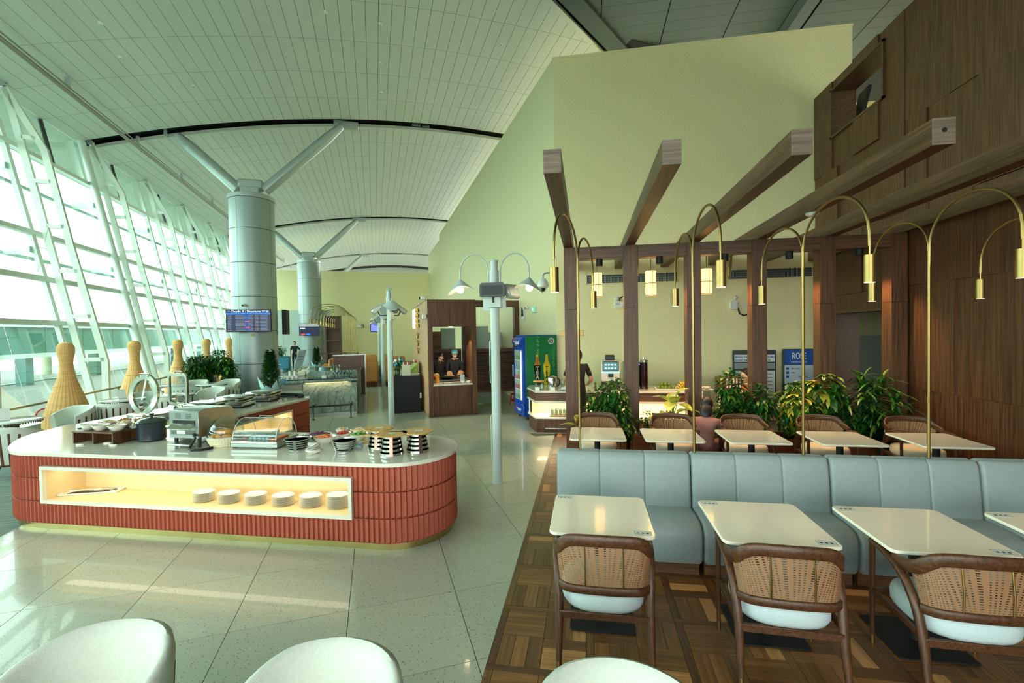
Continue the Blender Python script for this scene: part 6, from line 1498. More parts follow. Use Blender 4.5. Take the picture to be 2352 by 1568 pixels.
for i, u in enumerate((2.13, 2.28)):
    t = kit('bowl', 'white bowl at the right end of the kiosk hatch, %s' % ('left', 'right')[i], 'bowl', u, 11.5); MB().lathe(bowl_geo(.065,.05), 20).build('dish', CERAM, t)
t = kit('orange_cup', 'orange plastic jug inside the kiosk hatch', 'jug', 1.52, 11.78); MB().lathe([(.045,0), (.055,.17), (.06,.175), (.0,.17)], 18).build('jug', mat('orange_plastic', (240,160,30), .4), t)
t = kit('paper_card', 'pale blue price card standing at the right of the kiosk hatch', 'card', 2.17, 11.72); MB().box(-.055,0,0, .055,.01,.2).build('card', mat('card_blue', (176,200,204), .5), t, angle=0)
t = kit('wok', 'wide black pan on the kiosk cooking top', 'pan', 1.85, 12.2, .861); MB().lathe([(.12,0), (.2,.06), (.19,.06), (.11,.01), (0,.008)], 24).build('pan', BLACK, t); MB().tube([(.18,0,.05), (.36,0,.09)], .014, 8).build('handle', BLACK, t)
for i, (u, v) in enumerate(((1.6,12.4), (1.95,12.5), (2.2,12.4))):
    t = kit('paper_bag', 'crumpled brown food bag inside the kiosk, %s' % ('left', 'middle', 'right')[i], 'bag', u, v, .861); MB().box(-.08,-.05,0, .07,.05,.15+.03*i, b=.03, T=Matrix.Rotation(.3*i-.2,4,'Y')).build('bag', mat('kraft_tan', (196,160,118), .8), t)
NAVY = (22,24,34)
person('kitchen worker in navy with a pale blue hair net and mask, right of the hatch', H(2.14, 12.75), HR, dict(head=(0,-.06,1.55), neck=(0,-.02,1.43), wrl=(-.14,-.30,1.0), hal=(-.12,-.36,.98), ell=(-.24,-.08,1.12), wrr=(.1,-.30,1.0), har=(.08,-.36,.98), elr=(.22,-.08,1.12)), NAVY, cap=(120,186,190), mask=True, arms_bare=False, scale=.95)
person('kitchen worker in dark clothes and mask, left of the hatch', H(1.72, 12.85), HR, dict(head=(.03,-.12,1.46), neck=(0,-.06,1.38), chest=(0,-.03,1.26), wrl=(-.14,-.30,.96), hal=(-.12,-.36,.94), wrr=(.14,-.30,.96), har=(.12,-.36,.94)), (20,20,24), mask=True, arms_bare=False, scale=.95)
# black reception counter left of kiosk
t = thing('black_counter', 'black counter with a mirror top against the fish-scale kiosk wall', 'counter', H(.42, 12.3), HR-.0)
MB().box(0,0,0, .72,3.2,.96, b=.004).build('body', BLACK, t); MB().box(0,0,.96, .72,3.2,.975).build('top', mat('black_glass', (30,40,40), .04), t, angle=0); MB().box(.70,-.012,.38, .74,0,.52).build('hinge_plate', PLASTW, t, angle=0)
t = thing('leaflet_box', 'cream box of leaflets on the black counter', 'box', H(.78, 12.6, .975), HR); MB().box(-.1,-.06,0, .13,.06,.28, b=.006).build('box', mat('cream_card', (226,222,196), .6), t)
for k in range(4): MB().box(-.07+.05*k,-.02,.28, -.04+.05*k,-.015,.36).build('leaflet', (PAPER, mat('leaflet_red', (200,60,70), .6))[k % 2], t, angle=0)
t = thing('flower_arrangement', 'bunch of turquoise and white flowers on the black counter', 'flowers', H(.62, 13.6, .975), HR); MB().lathe([(.08,0), (.1,.12), (.09,.12), (0,.02)], 16).build('vase', GLASSC, t); bush(t, (0,0,.25), (.24,.2,.22), 170, .09, .03, [LEAF, LEAFD], 41, name='leaves')
r_ = random.Random(8)
for k in range(16):
    a, q = r_.uniform(0,6.3), r_.uniform(.05,.2); MB().ball((q*cos(a), q*sin(a), .2+r_.uniform(0,.22)), .045, 10, 6).build('flower', (mat('flower_turquoise', (60,170,190), .6), mat('flower_white', (230,236,230), .6))[k % 3 == 0], t)
t = thing('menu_display', 'slanted green food menu board on the black counter', 'menu', H(.98, 12.95, .975), HR)
MB().box(-.02,-.1,0, .2,.9,.02).build('base', PLASTW, t, angle=0); mb = MB(); mb.add([(-.12,-.1,.05), (-.12,.9,.05), (.16,.9,.3), (.16,-.1,.3)], [(0,1,2,3)]); mb.add([(-.12,-.1,.05), (.16,-.1,.3), (.16,-.1,0)], [(0,1,2)]); mb.build('panel', mat('menu_green', (110,160,60), .4, c2=(190,190,70), vscale=12), t, angle=0)
for k in range(5): MB().ball((.1,.05+.17*k,.34), .04, 8, 6).build('red_and_white_item', (mat('leaflet_red', (200,60,70), .6), PAPER)[k % 2], t)
t = thing('armchair', 'tan armchair beyond the black counter beside the kiosk', 'chair', H(1.55-.55, 22.3), HR); MB().box(-.35,-.35,.15, .35,.3,1.05, b=.05).build('body', mat('tan_leather', (190,128,62), .5), t)
# ---- people around the drinks counter and tables
person('person in a black shirt and apron seen from behind at the drinks counter', (-.17, 9.12, 0), pi, dict(head=(0,-.08,1.56), wrl=(-.20,-.26,1.02), hal=(-.17,-.33,.99), ell=(-.27,-.02,1.12), wrr=(.20,-.26,1.02), har=(.17,-.33,.99), ell_=(0,0,0)) if False else dict(head=(0,-.08,1.54), neck=(0,-.03,1.42), wrl=(-.20,-.24,1.02), hal=(-.17,-.32,.99), ell=(-.27,-.02,1.12), wrr=(.20,-.24,1.02), har=(.17,-.32,.99), elr=(.27,-.02,1.12)), (16,16,18), legs=(14,14,16))
SIT = dict(pelvis=(0,.05,.52), waist=(0,.04,.64), chest=(0,.02,.86), neck=(0,0,1.01), head=(0,-.02,1.13), shl=(-.17,.02,.96), ell=(-.22,-.02,.70), wrl=(-.17,-.26,.62), hal=(-.15,-.33,.61), shr=(.17,.02,.96), elr=(.22,-.02,.70), wrr=(.17,-.26,.62), har=(.15,-.33,.61),
    hil=(-.09,.02,.50), knl=(-.11,-.40,.50), anl=(-.11,-.38,.09), tol=(-.11,-.52,.04), hir=(.09,.02,.50), knr=(.11,-.40,.50), anr=(.11,-.38,.09), tor=(.11,-.52,.04))
for i, (x, y, a) in enumerate(((3.16, 9.7, -70), (4.70, 9.95, -100))):
    t = thing('stool', 'plain dark stool under the %s' % ('woman in orange behind the fourth post', 'dark-haired person by the fifth post')[i], 'stool', (x, y, 0), radians(a)); MB().cyl((0,.05,.40), (0,.05,.44), .19, n=24).build('seat', BLK2, t); MB().cyl((0,.05,0), (0,.05,.4), .03, n=12).build('column', BLK2, t); MB().cyl((0,.05,0), (0,.05,.02), .18, n=24).build('base', BLK2, t)
person('woman in an orange floral top seated behind the fourth post', (3.16, 9.7, 0), radians(-70), SIT, (214,110,48), skin=(226,184,150), hairstyle='bun', hair=(26,18,16), scale=.98)
person('dark-haired person in dark clothes seated beside the fifth post near the lounge board', (4.70, 9.95, 0), radians(-100), SIT, (26,26,30), hairstyle='long', scale=.98)
person('person in a dusky pink shirt crouching beside the second back-row table', (1.72, 7.05, 0), radians(160), dict(
    pelvis=(0,.10,.34), waist=(0,.06,.46), chest=(0,-.06,.66), neck=(0,-.12,.79), head=(0,-.20,.88), shl=(-.19,-.08,.73), ell=(-.30,-.14,.50), wrl=(-.24,-.36,.42), hal=(-.2,-.43,.4),
    shr=(.19,-.08,.73), elr=(.30,-.14,.50), wrr=(.24,-.36,.42), har=(.2,-.43,.4), hil=(-.10,.08,.32), knl=(-.18,-.30,.42), anl=(-.14,-.05,.09), tol=(-.16,-.22,.04), hir=(.10,.08,.32), knr=(.18,-.28,.40), anr=(.14,-.03,.09), tor=(.16,-.2,.04)), (150,106,98), hairstyle='long', legs=(120,80,74))
person('man in a dark shirt with hand on hip beside the second pillar', H(-4.8, 31.0), HR+.3, dict(elr=(.34,.06,1.16), wrr=(.17,-.02,.98), har=(.12,-.05,.96)), (26,40,44), hair=(70,58,48), skin=(190,150,120))
# ================================================================ STONE BAR
STONE = mat('grey_green_stone', (118,136,128), .6, c2=(150,166,156), vscale=2.2, bump=.0)
nt = STONE.node_tree; N = nt.nodes; L = nt.links; b = N['Principled BSDF']
tc = N.new('ShaderNodeTexCoord'); mp = N.new('ShaderNodeMapping'); mp.inputs['Scale'].default_value = (3,3,1.6); mp.inputs['Rotation'].default_value = (0,.7,0)
n1 = N.new('ShaderNodeTexNoise'); n1.inputs['Scale'].default_value = 1.5; n1.inputs['Detail'].default_value = 7; n1.inputs['Distortion'].default_value = 1.6
L.new(tc.outputs['Object'], mp.inputs[0]); L.new(mp.outputs[0], n1.inputs['Vector']); bp = N.new('ShaderNodeBump'); bp.inputs['Strength'].default_value = 1.0; bp.inputs['Distance'].default_value = .12
L.new(n1.outputs[0], bp.inputs['Height']); L.new(bp.outputs[0], b.inputs['Normal'])
SB = thing('stone_bar', 'rough grey stone bar with an under-lit ledge and rounded corner', 'bar', H(0,0), HR)
MB().prism([(-1.78,12.62), (-.48,12.62), (-.48,16.6), (-1.78,16.6)], .08, .86, b=.01).build('stone_body', STONE, SB, angle=0)
MB().box(-1.75, 12.64, 0, -.5, 16.58, .08).build('plinth', GREYM, SB, angle=0)
lt = [(-.46,12.5), (-.46,16.7), (-2.5,16.7), (-2.62,16.4)] + [(-2.62,13.1)] + arc(-2.15, 12.97, .47, 180, 270, 8)
MB().prism(lt, .90, .96, b=.01).build('ledge', STONE, SB, angle=30); MB().prism(offset(lt, -.02), .96, .985).build('dark_ledge_top', mat('dark_ledge', (46,60,60), .12), SB, angle=0); MB().prism(offset(lt, -.16), .84, .90).build('soffit', STONE, SB, angle=0)
MB().box(-1.72, 12.56, .865, -.7, 12.60, .88).build('led_strip', WARMS, SB, angle=0); area('bar_led', H(-1.2, 12.55, .86), Matrix.Rotation(HR,3,'Z') @ Matrix.Rotation(radians(25),3,'X'), 1.1, .05, 1.3, (1,.78,.45))
MB().box(-1.55, 12.95, .98, -.48, 13.1, 1.14, b=.005).build('upstand', STONE, SB); MB().sweep([(-1.6,13.0,1.06), (-1.95,15.9,1.06)], tract(.25,.16)).build('upstand', STONE, SB)
MB().tube([(-1.95,12.16,.33), (-.62,12.16,.33)], .022, 10).build('foot_rail', BLK2, SB)
for u in (-1.5,-.62): MB().cyl((u,12.16,0), (u,12.16,.33), .014, n=8).build('rail_post', BLK2, SB); MB().ball((u,12.16,.34), .04, 12, 8).build('rail_joint', BLK2, SB); MB().cyl((u,12.16,0), (u,12.16,.01), .045, n=14).build('rail_foot', BLK2, SB); MB().tube([(u,12.16,.33), (u,12.62,.33)], .014, 8).build('rail_arm', BLK2, SB)
t = thing('walnut_screen', 'walnut end screen with a grey metal edge behind the stone bar', 'screen', H(0,0), HR); MB().box(-1.4, 16.76, 0, -.34, 16.84, 1.38).build('panel', WALZ, t, angle=0); MB().box(-.36, 16.74, 0, -.32, 16.86, 1.40).build('edge', GREYM, t, angle=0); MB().box(-1.4,16.74,1.38,-.32,16.86,1.41).build('edge', GREYM, t, angle=0)
gl0 = MB().lathe([(.025,0), (.028,.002), (.006,.01), (.005,.07), (.03,.1), (.036,.14), (.032,.17), (.03,.17), (.034,.14), (.026,.1), (0,.075)], 14).build('stem_glass', GLASSC, None); G0 = True
for i in range(12):
    o = gl0 if i == 0 else gl0.copy()
    if i: COL.objects.link(o)
    o.location = H(-1.05+.085*(i % 6), 12.72+.1*(i//6), .986); props(o, 'stemmed glass on the stone bar ledge, %s row, %s from the left' % (('front', 'rear')[i//6], ordn[i % 6]), 'glass', 'stemmed glasses, %s row on the stone bar' % ('front', 'rear')[i//6])
for i in range(9):
    o = MB().lathe([(.03,0), (.045,.06), (.042,.06), (.0,.01)], 14).build('cup', CERAM, None) if i == 0 else c0.copy()
    if i: COL.objects.link(o)
    c0 = o; o.location = H(-2.35+.10*(i % 5)+.04*(i//5), 12.85+.16*(i//5), .986); props(o, 'white cup at the curved bar end, %s row, %s from the left' % (('front', 'rear')[i//5], ordn[i % 5]), 'cup', 'white cups, %s row at the curved end of the stone bar' % ('front', 'rear')[i//5])
for i in range(10):
    o = MB().lathe([(.028,0), (.03,.13), (.028,.13), (.0,.01)], 12).build('tall_glass', GLASSC, None) if i == 0 else c0.copy()
    if i: COL.objects.link(o)
    c0 = o; o.location = H(-2.3+.02*i, 13.4+.17*i, .986); props(o, 'tall glass in the long row down the stone bar, %s from the front' % ordn[i], 'glass', 'tall glasses down the stone bar')
def bar(name, label, cat, u, v, z=.986): return thing(name, label, cat, H(u, v, z), HR)
for i in range(2):
    t = bar('canister', 'cream canister with brown lid on the stone bar, %s' % ('left', 'right')[i], 'canister', -2.18+.12*i, 13.25); MB().cyl((0,0,0), (0,0,.17), .035, n=14).build('body', CERAM, t); MB().cyl((0,0,.17), (0,0,.2), .037, n=14).build('lid', mat('brown_lid', (130,100,74), .5), t)
for i in range(2):
    t = bar('juice_jug', 'clear jug of pale yellow juice on the stone bar, %s' % ('left', 'right')[i], 'jug', -1.12+.14*i, 13.15, 1.14 if False else .986); MB().lathe([(.05,0), (.055,.3), (.052,.3), (0,.01)], 16).build('jug', GLASSC, t); MB().cyl((0,0,.01), (0,0,.2), .048, n=16).build('juice', mat('pale_juice', (230,216,130), .3), t)
t = bar('salad_plate', 'small white plate of garnish on the dark ledge', 'plate', -1.62, 12.66); MB().lathe([(.05,0), (.1,.012), (.0,.008)], 18).build('plate', CERAM, t); MB().tube([(-.08,0,.02), (.1,.02,.03)], .008, 6).build('tongs', STEEL, t)
t = bar('name_card', 'white card standing on the dark ledge of the stone bar', 'card', -1.28, 12.62); MB().box(-.055,0,0, .055,.006,.07).build('card', PAPER, t, angle=0)
t = bar('round_appliance', 'round blue-tinted clear cover behind the bar upstand', 'cover', -1.38, 13.6); MB().lathe([(.14,0), (.15,.12), (.12,.22), (0,.25)], 20).build('cover', mat('blue_grey_cover', (110,150,160), .1), t)
for i in range(5):
    t = bar('tea_bag_box', 'cream box leaning in the row before the menu stand, %s' % ordn[i], 'box', -1.95+.03*i, 13.7+.35*i); MB().box(-.09,-.07,0, .09,.07,.12+.02*(i%2), b=.01).build('box', mat('cream_card', (226,222,196), .6), t)
t = bar('menu_stand', 'slanted pale blue menu sheet on an easel on the stone bar', 'menu', -2.05, 14.3); t.rotation_euler[2] = HR+radians(-35); MB().sweep([(-.12,0,.18), (.06,.0,.68)], [(-.15,-.004), (.15,-.004), (.15,.004), (-.15,.004)], up=(1,0,0)).build('sheet', mat('pale_blue_sheet2', (186,214,226), .5), t, angle=0)
for s in (-.06,.08): MB().tube([(s-.1,0,0), (s,.05,.2)], .012, 6).build('easel_leg', BAMB, t)
mb = MB(); [mb.sweep([(-.10+.034*q,-.006,.23+.094*q*.98), (-.094+.034*q,-.006,.245+.094*q)], [(-.1,-.001), (.1,-.001), (.1,.001), (-.1,.001)], up=(1,0,0)) for q in range(4)]; mb.build('print', INK, t, angle=0)
def xmas(label, p, s=1.0, bow=True):
    t = thing('wrapped_tree', label, 'plant', p, HR+.4); t.scale = (s,)*3; r_ = random.Random(int(p[0]*10)); mb = MB()
    for k in range(1100):
        f = r_.random()**.7; z = .12+.62*f; R = .125*(1-f)**.8+.012; a = r_.uniform(0,6.3); q = R*r_.uniform(.6,1); leafmesh(mb, (q*cos(a), q*sin(a), z), (cos(a), sin(a), r_.uniform(.1,1)), .075, .034, .1, r_.randrange(2), 2)
    o = mb.build('needles', [LEAFD, LEAF], t, angle=80); o['kind'] = 'stuff'
    for k in range(9):
        a = 2*pi*k/9; c, s_ = cos(a), sin(a); c2, s2 = cos(a+.55), sin(a+.55); c3, s3 = cos(a-.5), sin(a-.5); h = .22+.07*(k%3)
        MB().add([(.07*c3,.07*s3,0), (.07*c2,.07*s2,0), (.15*c2,.15*s2,.14), (.22*c,.22*s_,h), (.15*c3,.15*s3,.14), (.12*c,.12*s_,.1)], [(0,1,5), (1,2,5), (2,3,5), (3,4,5), (4,0,5)]).build('wrap_petal', CYANP, t, angle=0)
    MB().ball((.17,-.05,.24), .05, 12, 8).build('blue_bauble', mat('bauble_blue', (70,150,180), .3), t); MB().tube([(0,0,0), (0,0,.35)], .015, 6).build('stem', STEMM, t)
    mb = MB(); mb.ball((.0,-.02,.74), .03, 10, 6); mb.ball((.17,.03,.42), .028, 8, 6); mb.ball((.17,.03,.36), .032, 8, 6); mb.build('white_ornament', PAPER, t)
xmas('small green fir in pale cyan paper on the far end of the counter leg', (-6.30, 8.26, .86), 1.25)
xmas('small green fir in pale cyan paper on the stone bar behind the menu stand', H(-1.75, 15.3, 1.0), .95)
# bar stools
SHELLF = mat('taupe_upholstery', (186,158,138), .8)
for i, (u, v) in enumerate(((-2.55, 11.95), (-2.75, 12.45), (-2.95, 12.95))):
    t = thing('bar_stool', 'taupe and cream upholstered bar stool at the stone bar, %s' % ('nearest', 'middle', 'farthest')[i], 'stool', H(u+.35, v+.2), HR+radians(35), 'upholstered bar stools at the stone bar')
    MB().lathe([(.02,.58), (.2,.58), (.22,.62), (.2,.68), (0,.69)], 22).build('seat', SEATD, t, angle=60)
    vs = []; fs = []; n = 18
    for k in range(n+1):
        a = radians(110+140*k/n)
        for z, r in ((.62,.21), (.8,.24), (.93-.1*abs(k/n-.5)*2,.26), (.93-.1*abs(k/n-.5)*2,.235), (.64,.185)): vs.append((r*cos(a), r*sin(a), z))
    for k in range(n): fs += [(k*5+j, (k+1)*5+j, (k+1)*5+j+1, k*5+j+1) for j in range(4)]
    MB().add(vs, fs).build('backrest', SHELLF, t, angle=70)
    for a in (45,135,225,315): MB().cyl((.2*cos(radians(a)), .2*sin(radians(a)), 0), (.12*cos(radians(a)), .12*sin(radians(a)), .58), .012, n=8).build('leg', CHW, t)
    MB().tube([(.16*cos(2*pi*k/16), .16*sin(2*pi*k/16), .25) for k in range(16)], .008, 6, closed=True).build('foot_ring', BRASS, t)
# ================================================================ FAR LOUNGE
TAN = mat('tan_leather', (190,128,62), .5, var=.06, vscale=6)
ac = thing('lounge_armchair', 'x', 'armchair', (0,0,0), HR, 'tan armchairs in rows in the far lounge')
MB().box(-.34,.25,.16, .34,.38,1.02, b=.04).build('backrest', TAN, ac, angle=30) if False else MB().box(-.34,-.38,.2, .34,-.26,1.0, b=.04).build('backrest', TAN, ac, angle=30)
MB().box(-.26,-.26,.2, .26,.32,.46, b=.05).build('seat', TAN, ac, angle=30)
for s in (-1,1): MB().box(s*.27 if s > 0 else -.36,-.3,.2, .36 if s > 0 else -.27,.34,.66, b=.03).build('armrest', TAN, ac, angle=30)
for x in (-.28,.28):
    for y in (-.3,.28): MB().cyl((x,y,0), (x,y,.2), .015, .022, n=8).build('leg', CHW, ac)
S_ = snapshot(ac); k = 0
for r in range(6):
    for c in range(3 if r < 5 else 2):
        u = -.26+.86*c if c < 2 else 2.9
        lb = 'tan armchair in the far lounge, %s row, %s' % (('front', 'second', 'third', 'fourth', 'fifth', 'last')[r], ('left of the aisle gap', 'right of the aisle gap', 'far right, behind the kiosk')[c])
        p = H(u, 19.3+1.35*r); o = ac if k == 0 else dup(S_, lb); k += 1; o.location = p; o.rotation_euler = (0,0,HR); o['label'] = lb
for i, (u, v, a) in enumerate(((-2.3, 22.5, 90), (-2.3, 24.2, 90), (-1.6, 26.5, 180), (-2.6,20.6,90))):
    lb = 'tan armchair inside the wooden-railed corner of the far lounge, %s' % ordn[i]; dup(S_, lb, H(u, v), HR+radians(a), 'tan armchairs inside the railed corner')
rl = thing('wooden_railing', 'wooden slatted railing carrying brass arc lamps in the far lounge', 'railing', H(0,0), HR)
MB().box(-1.02, 17.6, .98, -.96, 29, 1.04).build('top_rail', WALY, rl, angle=0); MB().box(-3.1, 28.9, .98, -1.0, 28.96, 1.04).build('top_rail', WALX, rl, angle=0)
for k in range(38): MB().box(-1.01, 17.6+.3*k, 0, -.97, 17.66+.3*k, .98).build('baluster', WALZ, rl, angle=0)
for k in range(8): MB().box(-3.0+.26*k, 28.91, 0, -2.95+.26*k, 28.95, .98).build('baluster', WALZ, rl, angle=0)
al = arc_lamp('arc_lamp', 'x', (0,0,0), 0, 'brass arc lamps along the far railing', fr=1.25, side2=False, top=3.1)
S_ = snapshot(al)
for k in range(10):
    lb = 'brass arc lamp on the far wooden railing, %s from the front' % ordn[k]; o = al if k == 0 else dup(S_, lb); o.location = H(-.99, 17.9+1.15*k, 1.04); o.rotation_euler = (0,0,HR-pi/2+radians(-4)); o['label'] = lb
t = thing('bookshelf', 'tall dark open bookshelf behind the second pillar', 'bookshelf', H(-3.05, 31.5), HR)
for x in (0, .9): MB().box(x,0,0, x+.08,.35,3.35).build('side', WALZ, t, angle=0)
for z in (.1,.9,1.7,2.5,3.27): MB().box(.08,0,z, .9,.35,z+.05).build('shelf', WALX, t, angle=0)
MB().box(.05,.33,0, .95,.35,3.3).build('back', WALZ, t, angle=0)
t = thing('wall_box', 'small dark wall fitting with cables on the end wall', 'wall box', H(-1.1, 35.95, 2.6), HR); MB().box(-.15,-.1,0, .15,0,.25, b=.02).build('case', GREYM, t); MB().tube([(.15,-.05,.2), (.3,-.06,.25), (.32,-.06,.0)], .03, 6).build('cable', BLACK, t)
t = thing('blue_planter', 'blue planter sofa with green plants between the pillars', 'planter', H(-4.9, 25.0), HR); TL_ = mat('teal_blue_fabric', (70,140,170), .7)
MB().box(-.5,-.3,.0, .7,.5,.5, b=.04).build('seat', TL_, t); MB().box(-.5,.5,0, .7,.9,1.05, b=.05).build('box', TL_, t); bush(t, (0,.7,1.25), (.6,.3,.35), 500, .14, .05, [LEAF, LEAFD], 51)
t = thing('round_table', 'small white round table before the blue planter', 'table', H(-4.7, 24.0), HR); MB().cyl((0,0,.70), (0,0,.73), .38, n=28).build('tabletop', WHITE, t); MB().cyl((0,0,0), (0,0,.7), .03, n=10).build('column', BLK2, t); MB().cyl((0,0,0), (0,0,.02), .22, n=20).build('base', BLK2, t)
# ================================================================ WINDOW LOUNGE
def round_table(label, u, v, r=.40):
    t = thing('round_table', label, 'table', H(u, v), HR, 'round tables along the window wall')
    MB().lathe([(0,.715), (r-.015,.715), (r,.722), (r,.74), (r-.006,.745), (0,.745)], 40).build('tabletop', mat('pale_marble', (214,222,212), .1, coat=.5), t, angle=40)
    mb = MB()
    for i in range(64): a = 2*pi*i/64; mb.box((r-.03)*cos(a)-.006, (r-.03)*sin(a)-.006, .69, (r-.03)*cos(a)+.006, (r-.03)*sin(a)+.006, .715)
    mb.build('fluted_edge', CHW, t, angle=0)
    for i in range(20): a = 2*pi*i/20; MB().cyl((.075*cos(a), .075*sin(a), .02), (.075*cos(a), .075*sin(a), .70), .012, n=6).build('column_flute', CHW, t) if i % 2 == 0 or r > .5 else None
    MB().cyl((0,0,0), (0,0,.70), .07, n=20).build('column', CHW, t); MB().lathe([(.24,0), (.24,.015), (.07,.03), (0,.03)], 28).build('base', CHW, t)
tabs = ((-5.95, 9.85, 'round pale table at the left edge with a slanted menu'), (-5.42, 12.25, 'round pale table behind the round open chafing dish'), (-4.62, 12.75, 'round pale table behind the square open chafing dish'), (-4.55, 15.1, 'round pale table before the leafy bushes'), (-5.6, 15.3, 'round pale table farthest, by the third rattan pin'))
for u, v, lb in tabs: round_table(lb, u, v)
for i, (u, v) in enumerate(((-6.05, 9.85), (-5.5, 12.35))):
    t = thing('menu_holder', 'slanted white menu holder on the round table %s' % ('at the left edge', 'behind the round chafing dish')[i], 'menu', H(u, v, .746), HR+.6); MB().sweep([(0,-.08,0), (0,.03,.2)], [(-.07,-.003), (.07,-.003), (.07,.003), (-.07,.003)], up=(0,1,0)).build('sheet', PAPER, t, angle=0); MB().box(-.07,-.1,0, .07,.02,.01).build('foot', GREYM, t, angle=0)
t = thing('no_smoking_sign', 'round red and white sign standing on the window sill', 'sign', H(-7.0, 12.55, .28), HR+radians(40)); MB().cyl((0,0,.16), (0,.02,.16), .16, n=28).build('disc', PAPER, t); MB().tube([(.15*cos(2*pi*k/26), -.004, .16+.15*sin(2*pi*k/26)) for k in range(26)], .016, 6, closed=True).build('red_ring', RED, t)
G = 'slatted tub chairs along the window wall'
for u, v, a, lb in ((-5.62, 10.85, 155, 'pale tub chair facing the viewer beside the left-edge round table'), (-5.35, 9.0, -28, 'slat-backed tub chair at the left edge below the first round table'),
    (-5.12, 11.35, -10, 'slat-backed tub chair left of the round open chafing dish'), (-5.35, 13.1, 190, 'pale tub chair seen through the round chafing-dish lid'), (-4.45, 12.0, -5, 'slat-backed tub chair between the two open chafing dishes'), (-4.05, 13.35, 160, 'pale tub chair right of the square open chafing dish'),
    (-3.95, 14.2, -30, 'slat-backed tub chair behind the first closed chafing dish'), (-4.3, 15.75, 165, 'pale tub chair beside the nearest pillar'), (-4.95, 14.35, -12, 'slat-backed tub chair seen through the square chafing-dish lid'), (-5.25, 16.0, 170, 'pale tub chair below the third rattan pin')):
    place_tub(lb, H(u, v), HR+radians(a), G)
# rattan skittle lamps
pin = thing('rattan_skittle', 'x', 'lamp', (0,0,0), 0, 'tall skittle-shaped woven rattan lamps by the window')
pr = [(.25,0), (.33,.08), (.385,.25), (.39,.38), (.365,.55), (.31,.75), (.25,.95), (.195,1.13), (.145,1.30), (.115,1.45), (.105,1.56), (.115,1.68), (.135,1.80), (.142,1.88), (.135,1.95), (.105,2.005), (.06,2.03), (0,2.038)]
P = spline([(r, 0, z) for r, z in pr], 4); mb = MB(); n = 56; vs = []; fs = []
for p in P:
    for i in range(n): a = 2*pi*i/n; r = p.x*(1+(.018 if i % 2 else -.004)); vs.append((r*cos(a), r*sin(a), p.z))
for j in range(len(P)-1): fs += [(j*n+i, j*n+(i+1)%n, (j+1)*n+(i+1)%n, (j+1)*n+i) for i in range(n)]
mb.add(vs, fs); mb.build('woven_body', RATT, pin, angle=0)
for z, r in ((1.56,.112), (1.13,.205)): MB().tube([(r*cos(2*pi*k/30), r*sin(2*pi*k/30), z) for k in range(30)], .008, 5, closed=True).build('binding', RATT, pin)
S_ = snapshot(pin)
for i, v in enumerate((11.8, 14.63, 17.45, 20.1, 22.9)):
    lb = 'skittle-shaped woven rattan lamp by the window, %s from the left' % ordn[i]; o = pin if i == 0 else dup(S_, lb); o.location = H(-6.2, v); o['label'] = lb
t = thing('bushy_plant', 'leafy palm-like bush left of the rattan lamps beyond the tables', 'plant', H(-5.75, 17.95), HR); MB().box(-.4,-.3,0, .4,.3,.7, b=.02).build('planter', mat('grey_planter', (90,100,96), .6), t)
for k in range(7): palm(t, (-.4+.13*k, 0, .9+.12*(k%3)), 22, .62, .07, [LEAF, LEAFD, LEAFL], 60+k)
t = thing('bushy_plant', 'dense green bush in the middle between tables and pillar', 'plant', H(-5.25, 16.9), HR); MB().box(-.5,-.3,0, .6,.3,.6, b=.02).build('planter', MATS['grey_planter'], t); bush(t, (0,0,1.08), (.7,.4,.55), 2600, .15, .06, [LEAF, LEAFD, LEAFL], 71, .5, wts=(5,4,2)); 
t = thing('bushy_plant', 'green bush with a few broad leaves against the nearest pillar', 'plant', H(-4.62, 16.95) + Vector((.0,0,0)), HR); MB().box(-.3,-.25,0, .3,.25,.6, b=.02).build('planter', MATS['grey_planter'], t); bush(t, (0,0,.92), (.26,.26,.42), 500, .17, .08, [LEAF, LEAFD, LEAFL], 73, .4)
# ================================================================ OUTSIDE
APR = thing('apron', 'bright concrete airport apron outside the windows', 'ground', kind='structure')
MB().box(-240, -150, -4.6, -8.6, 260, -4.3).build('concrete', mat('apron_concrete', (112,122,118), .9), APR, angle=0); APR.rotation_euler = (0,0,HR)
TEAL = mat('jet_bridge_teal', (44,112,98), .35, var=.12, vscale=.4); TEAL2 = mat('jet_bridge_glass', (64,120,112), .2, var=.1, vscale=.3); WST = mat('outdoor_white_steel', (224,232,226), .5)
JB = thing('jet_bridge', 'long raised teal-glazed walkway with white rails outside the windows', 'walkway', H(0,0), HR)
ju = -15.5
MB().box(ju-3, -20, 2.85, ju-.1, 70, 2.95).build('roof', WST, JB, angle=0)
for z0, z1, m, nm in ((1.45, 2.7, TEAL, 'upper_panel'), (-1.25, -.35, TEAL, 'lower_panel')):
    for k in range(30): MB().box(ju-.05, -20+3*k+.02, z0, ju, -20+3*k+2.98, z1).build(nm, m, JB, angle=0)
for z in (2.8, 1.36, -.27, -1.33): MB().box(ju-.06, -20, z-.1, ju+.08, 70, z+.1).build('white_rail', WST, JB, angle=0)
for k in range(16): MB().box(ju-.5, -18+5.6*k, -.3, ju-.1, -17.5+5.6*k, 1.4).build('column', TEAL2, JB, angle=0)
for k in range(10): MB().box(ju-2.2, -18+9*k, -4.3, ju-1.6, -17.4+9*k, -1.3).build('leg', WST, JB, angle=0)
MB().box(ju-.1, -20, 0.1, ju-.02, 70, .17).build('inner_handrail', TEAL2, JB, angle=0)
AP = thing('airliner', 'white airliner parked beyond the walkway, dark slanted AIRLINES lettering', 'aeroplane', H(-26, 46, -.8), HR+radians(-2))
WF = mat('aircraft_white', (134,150,153), .3)
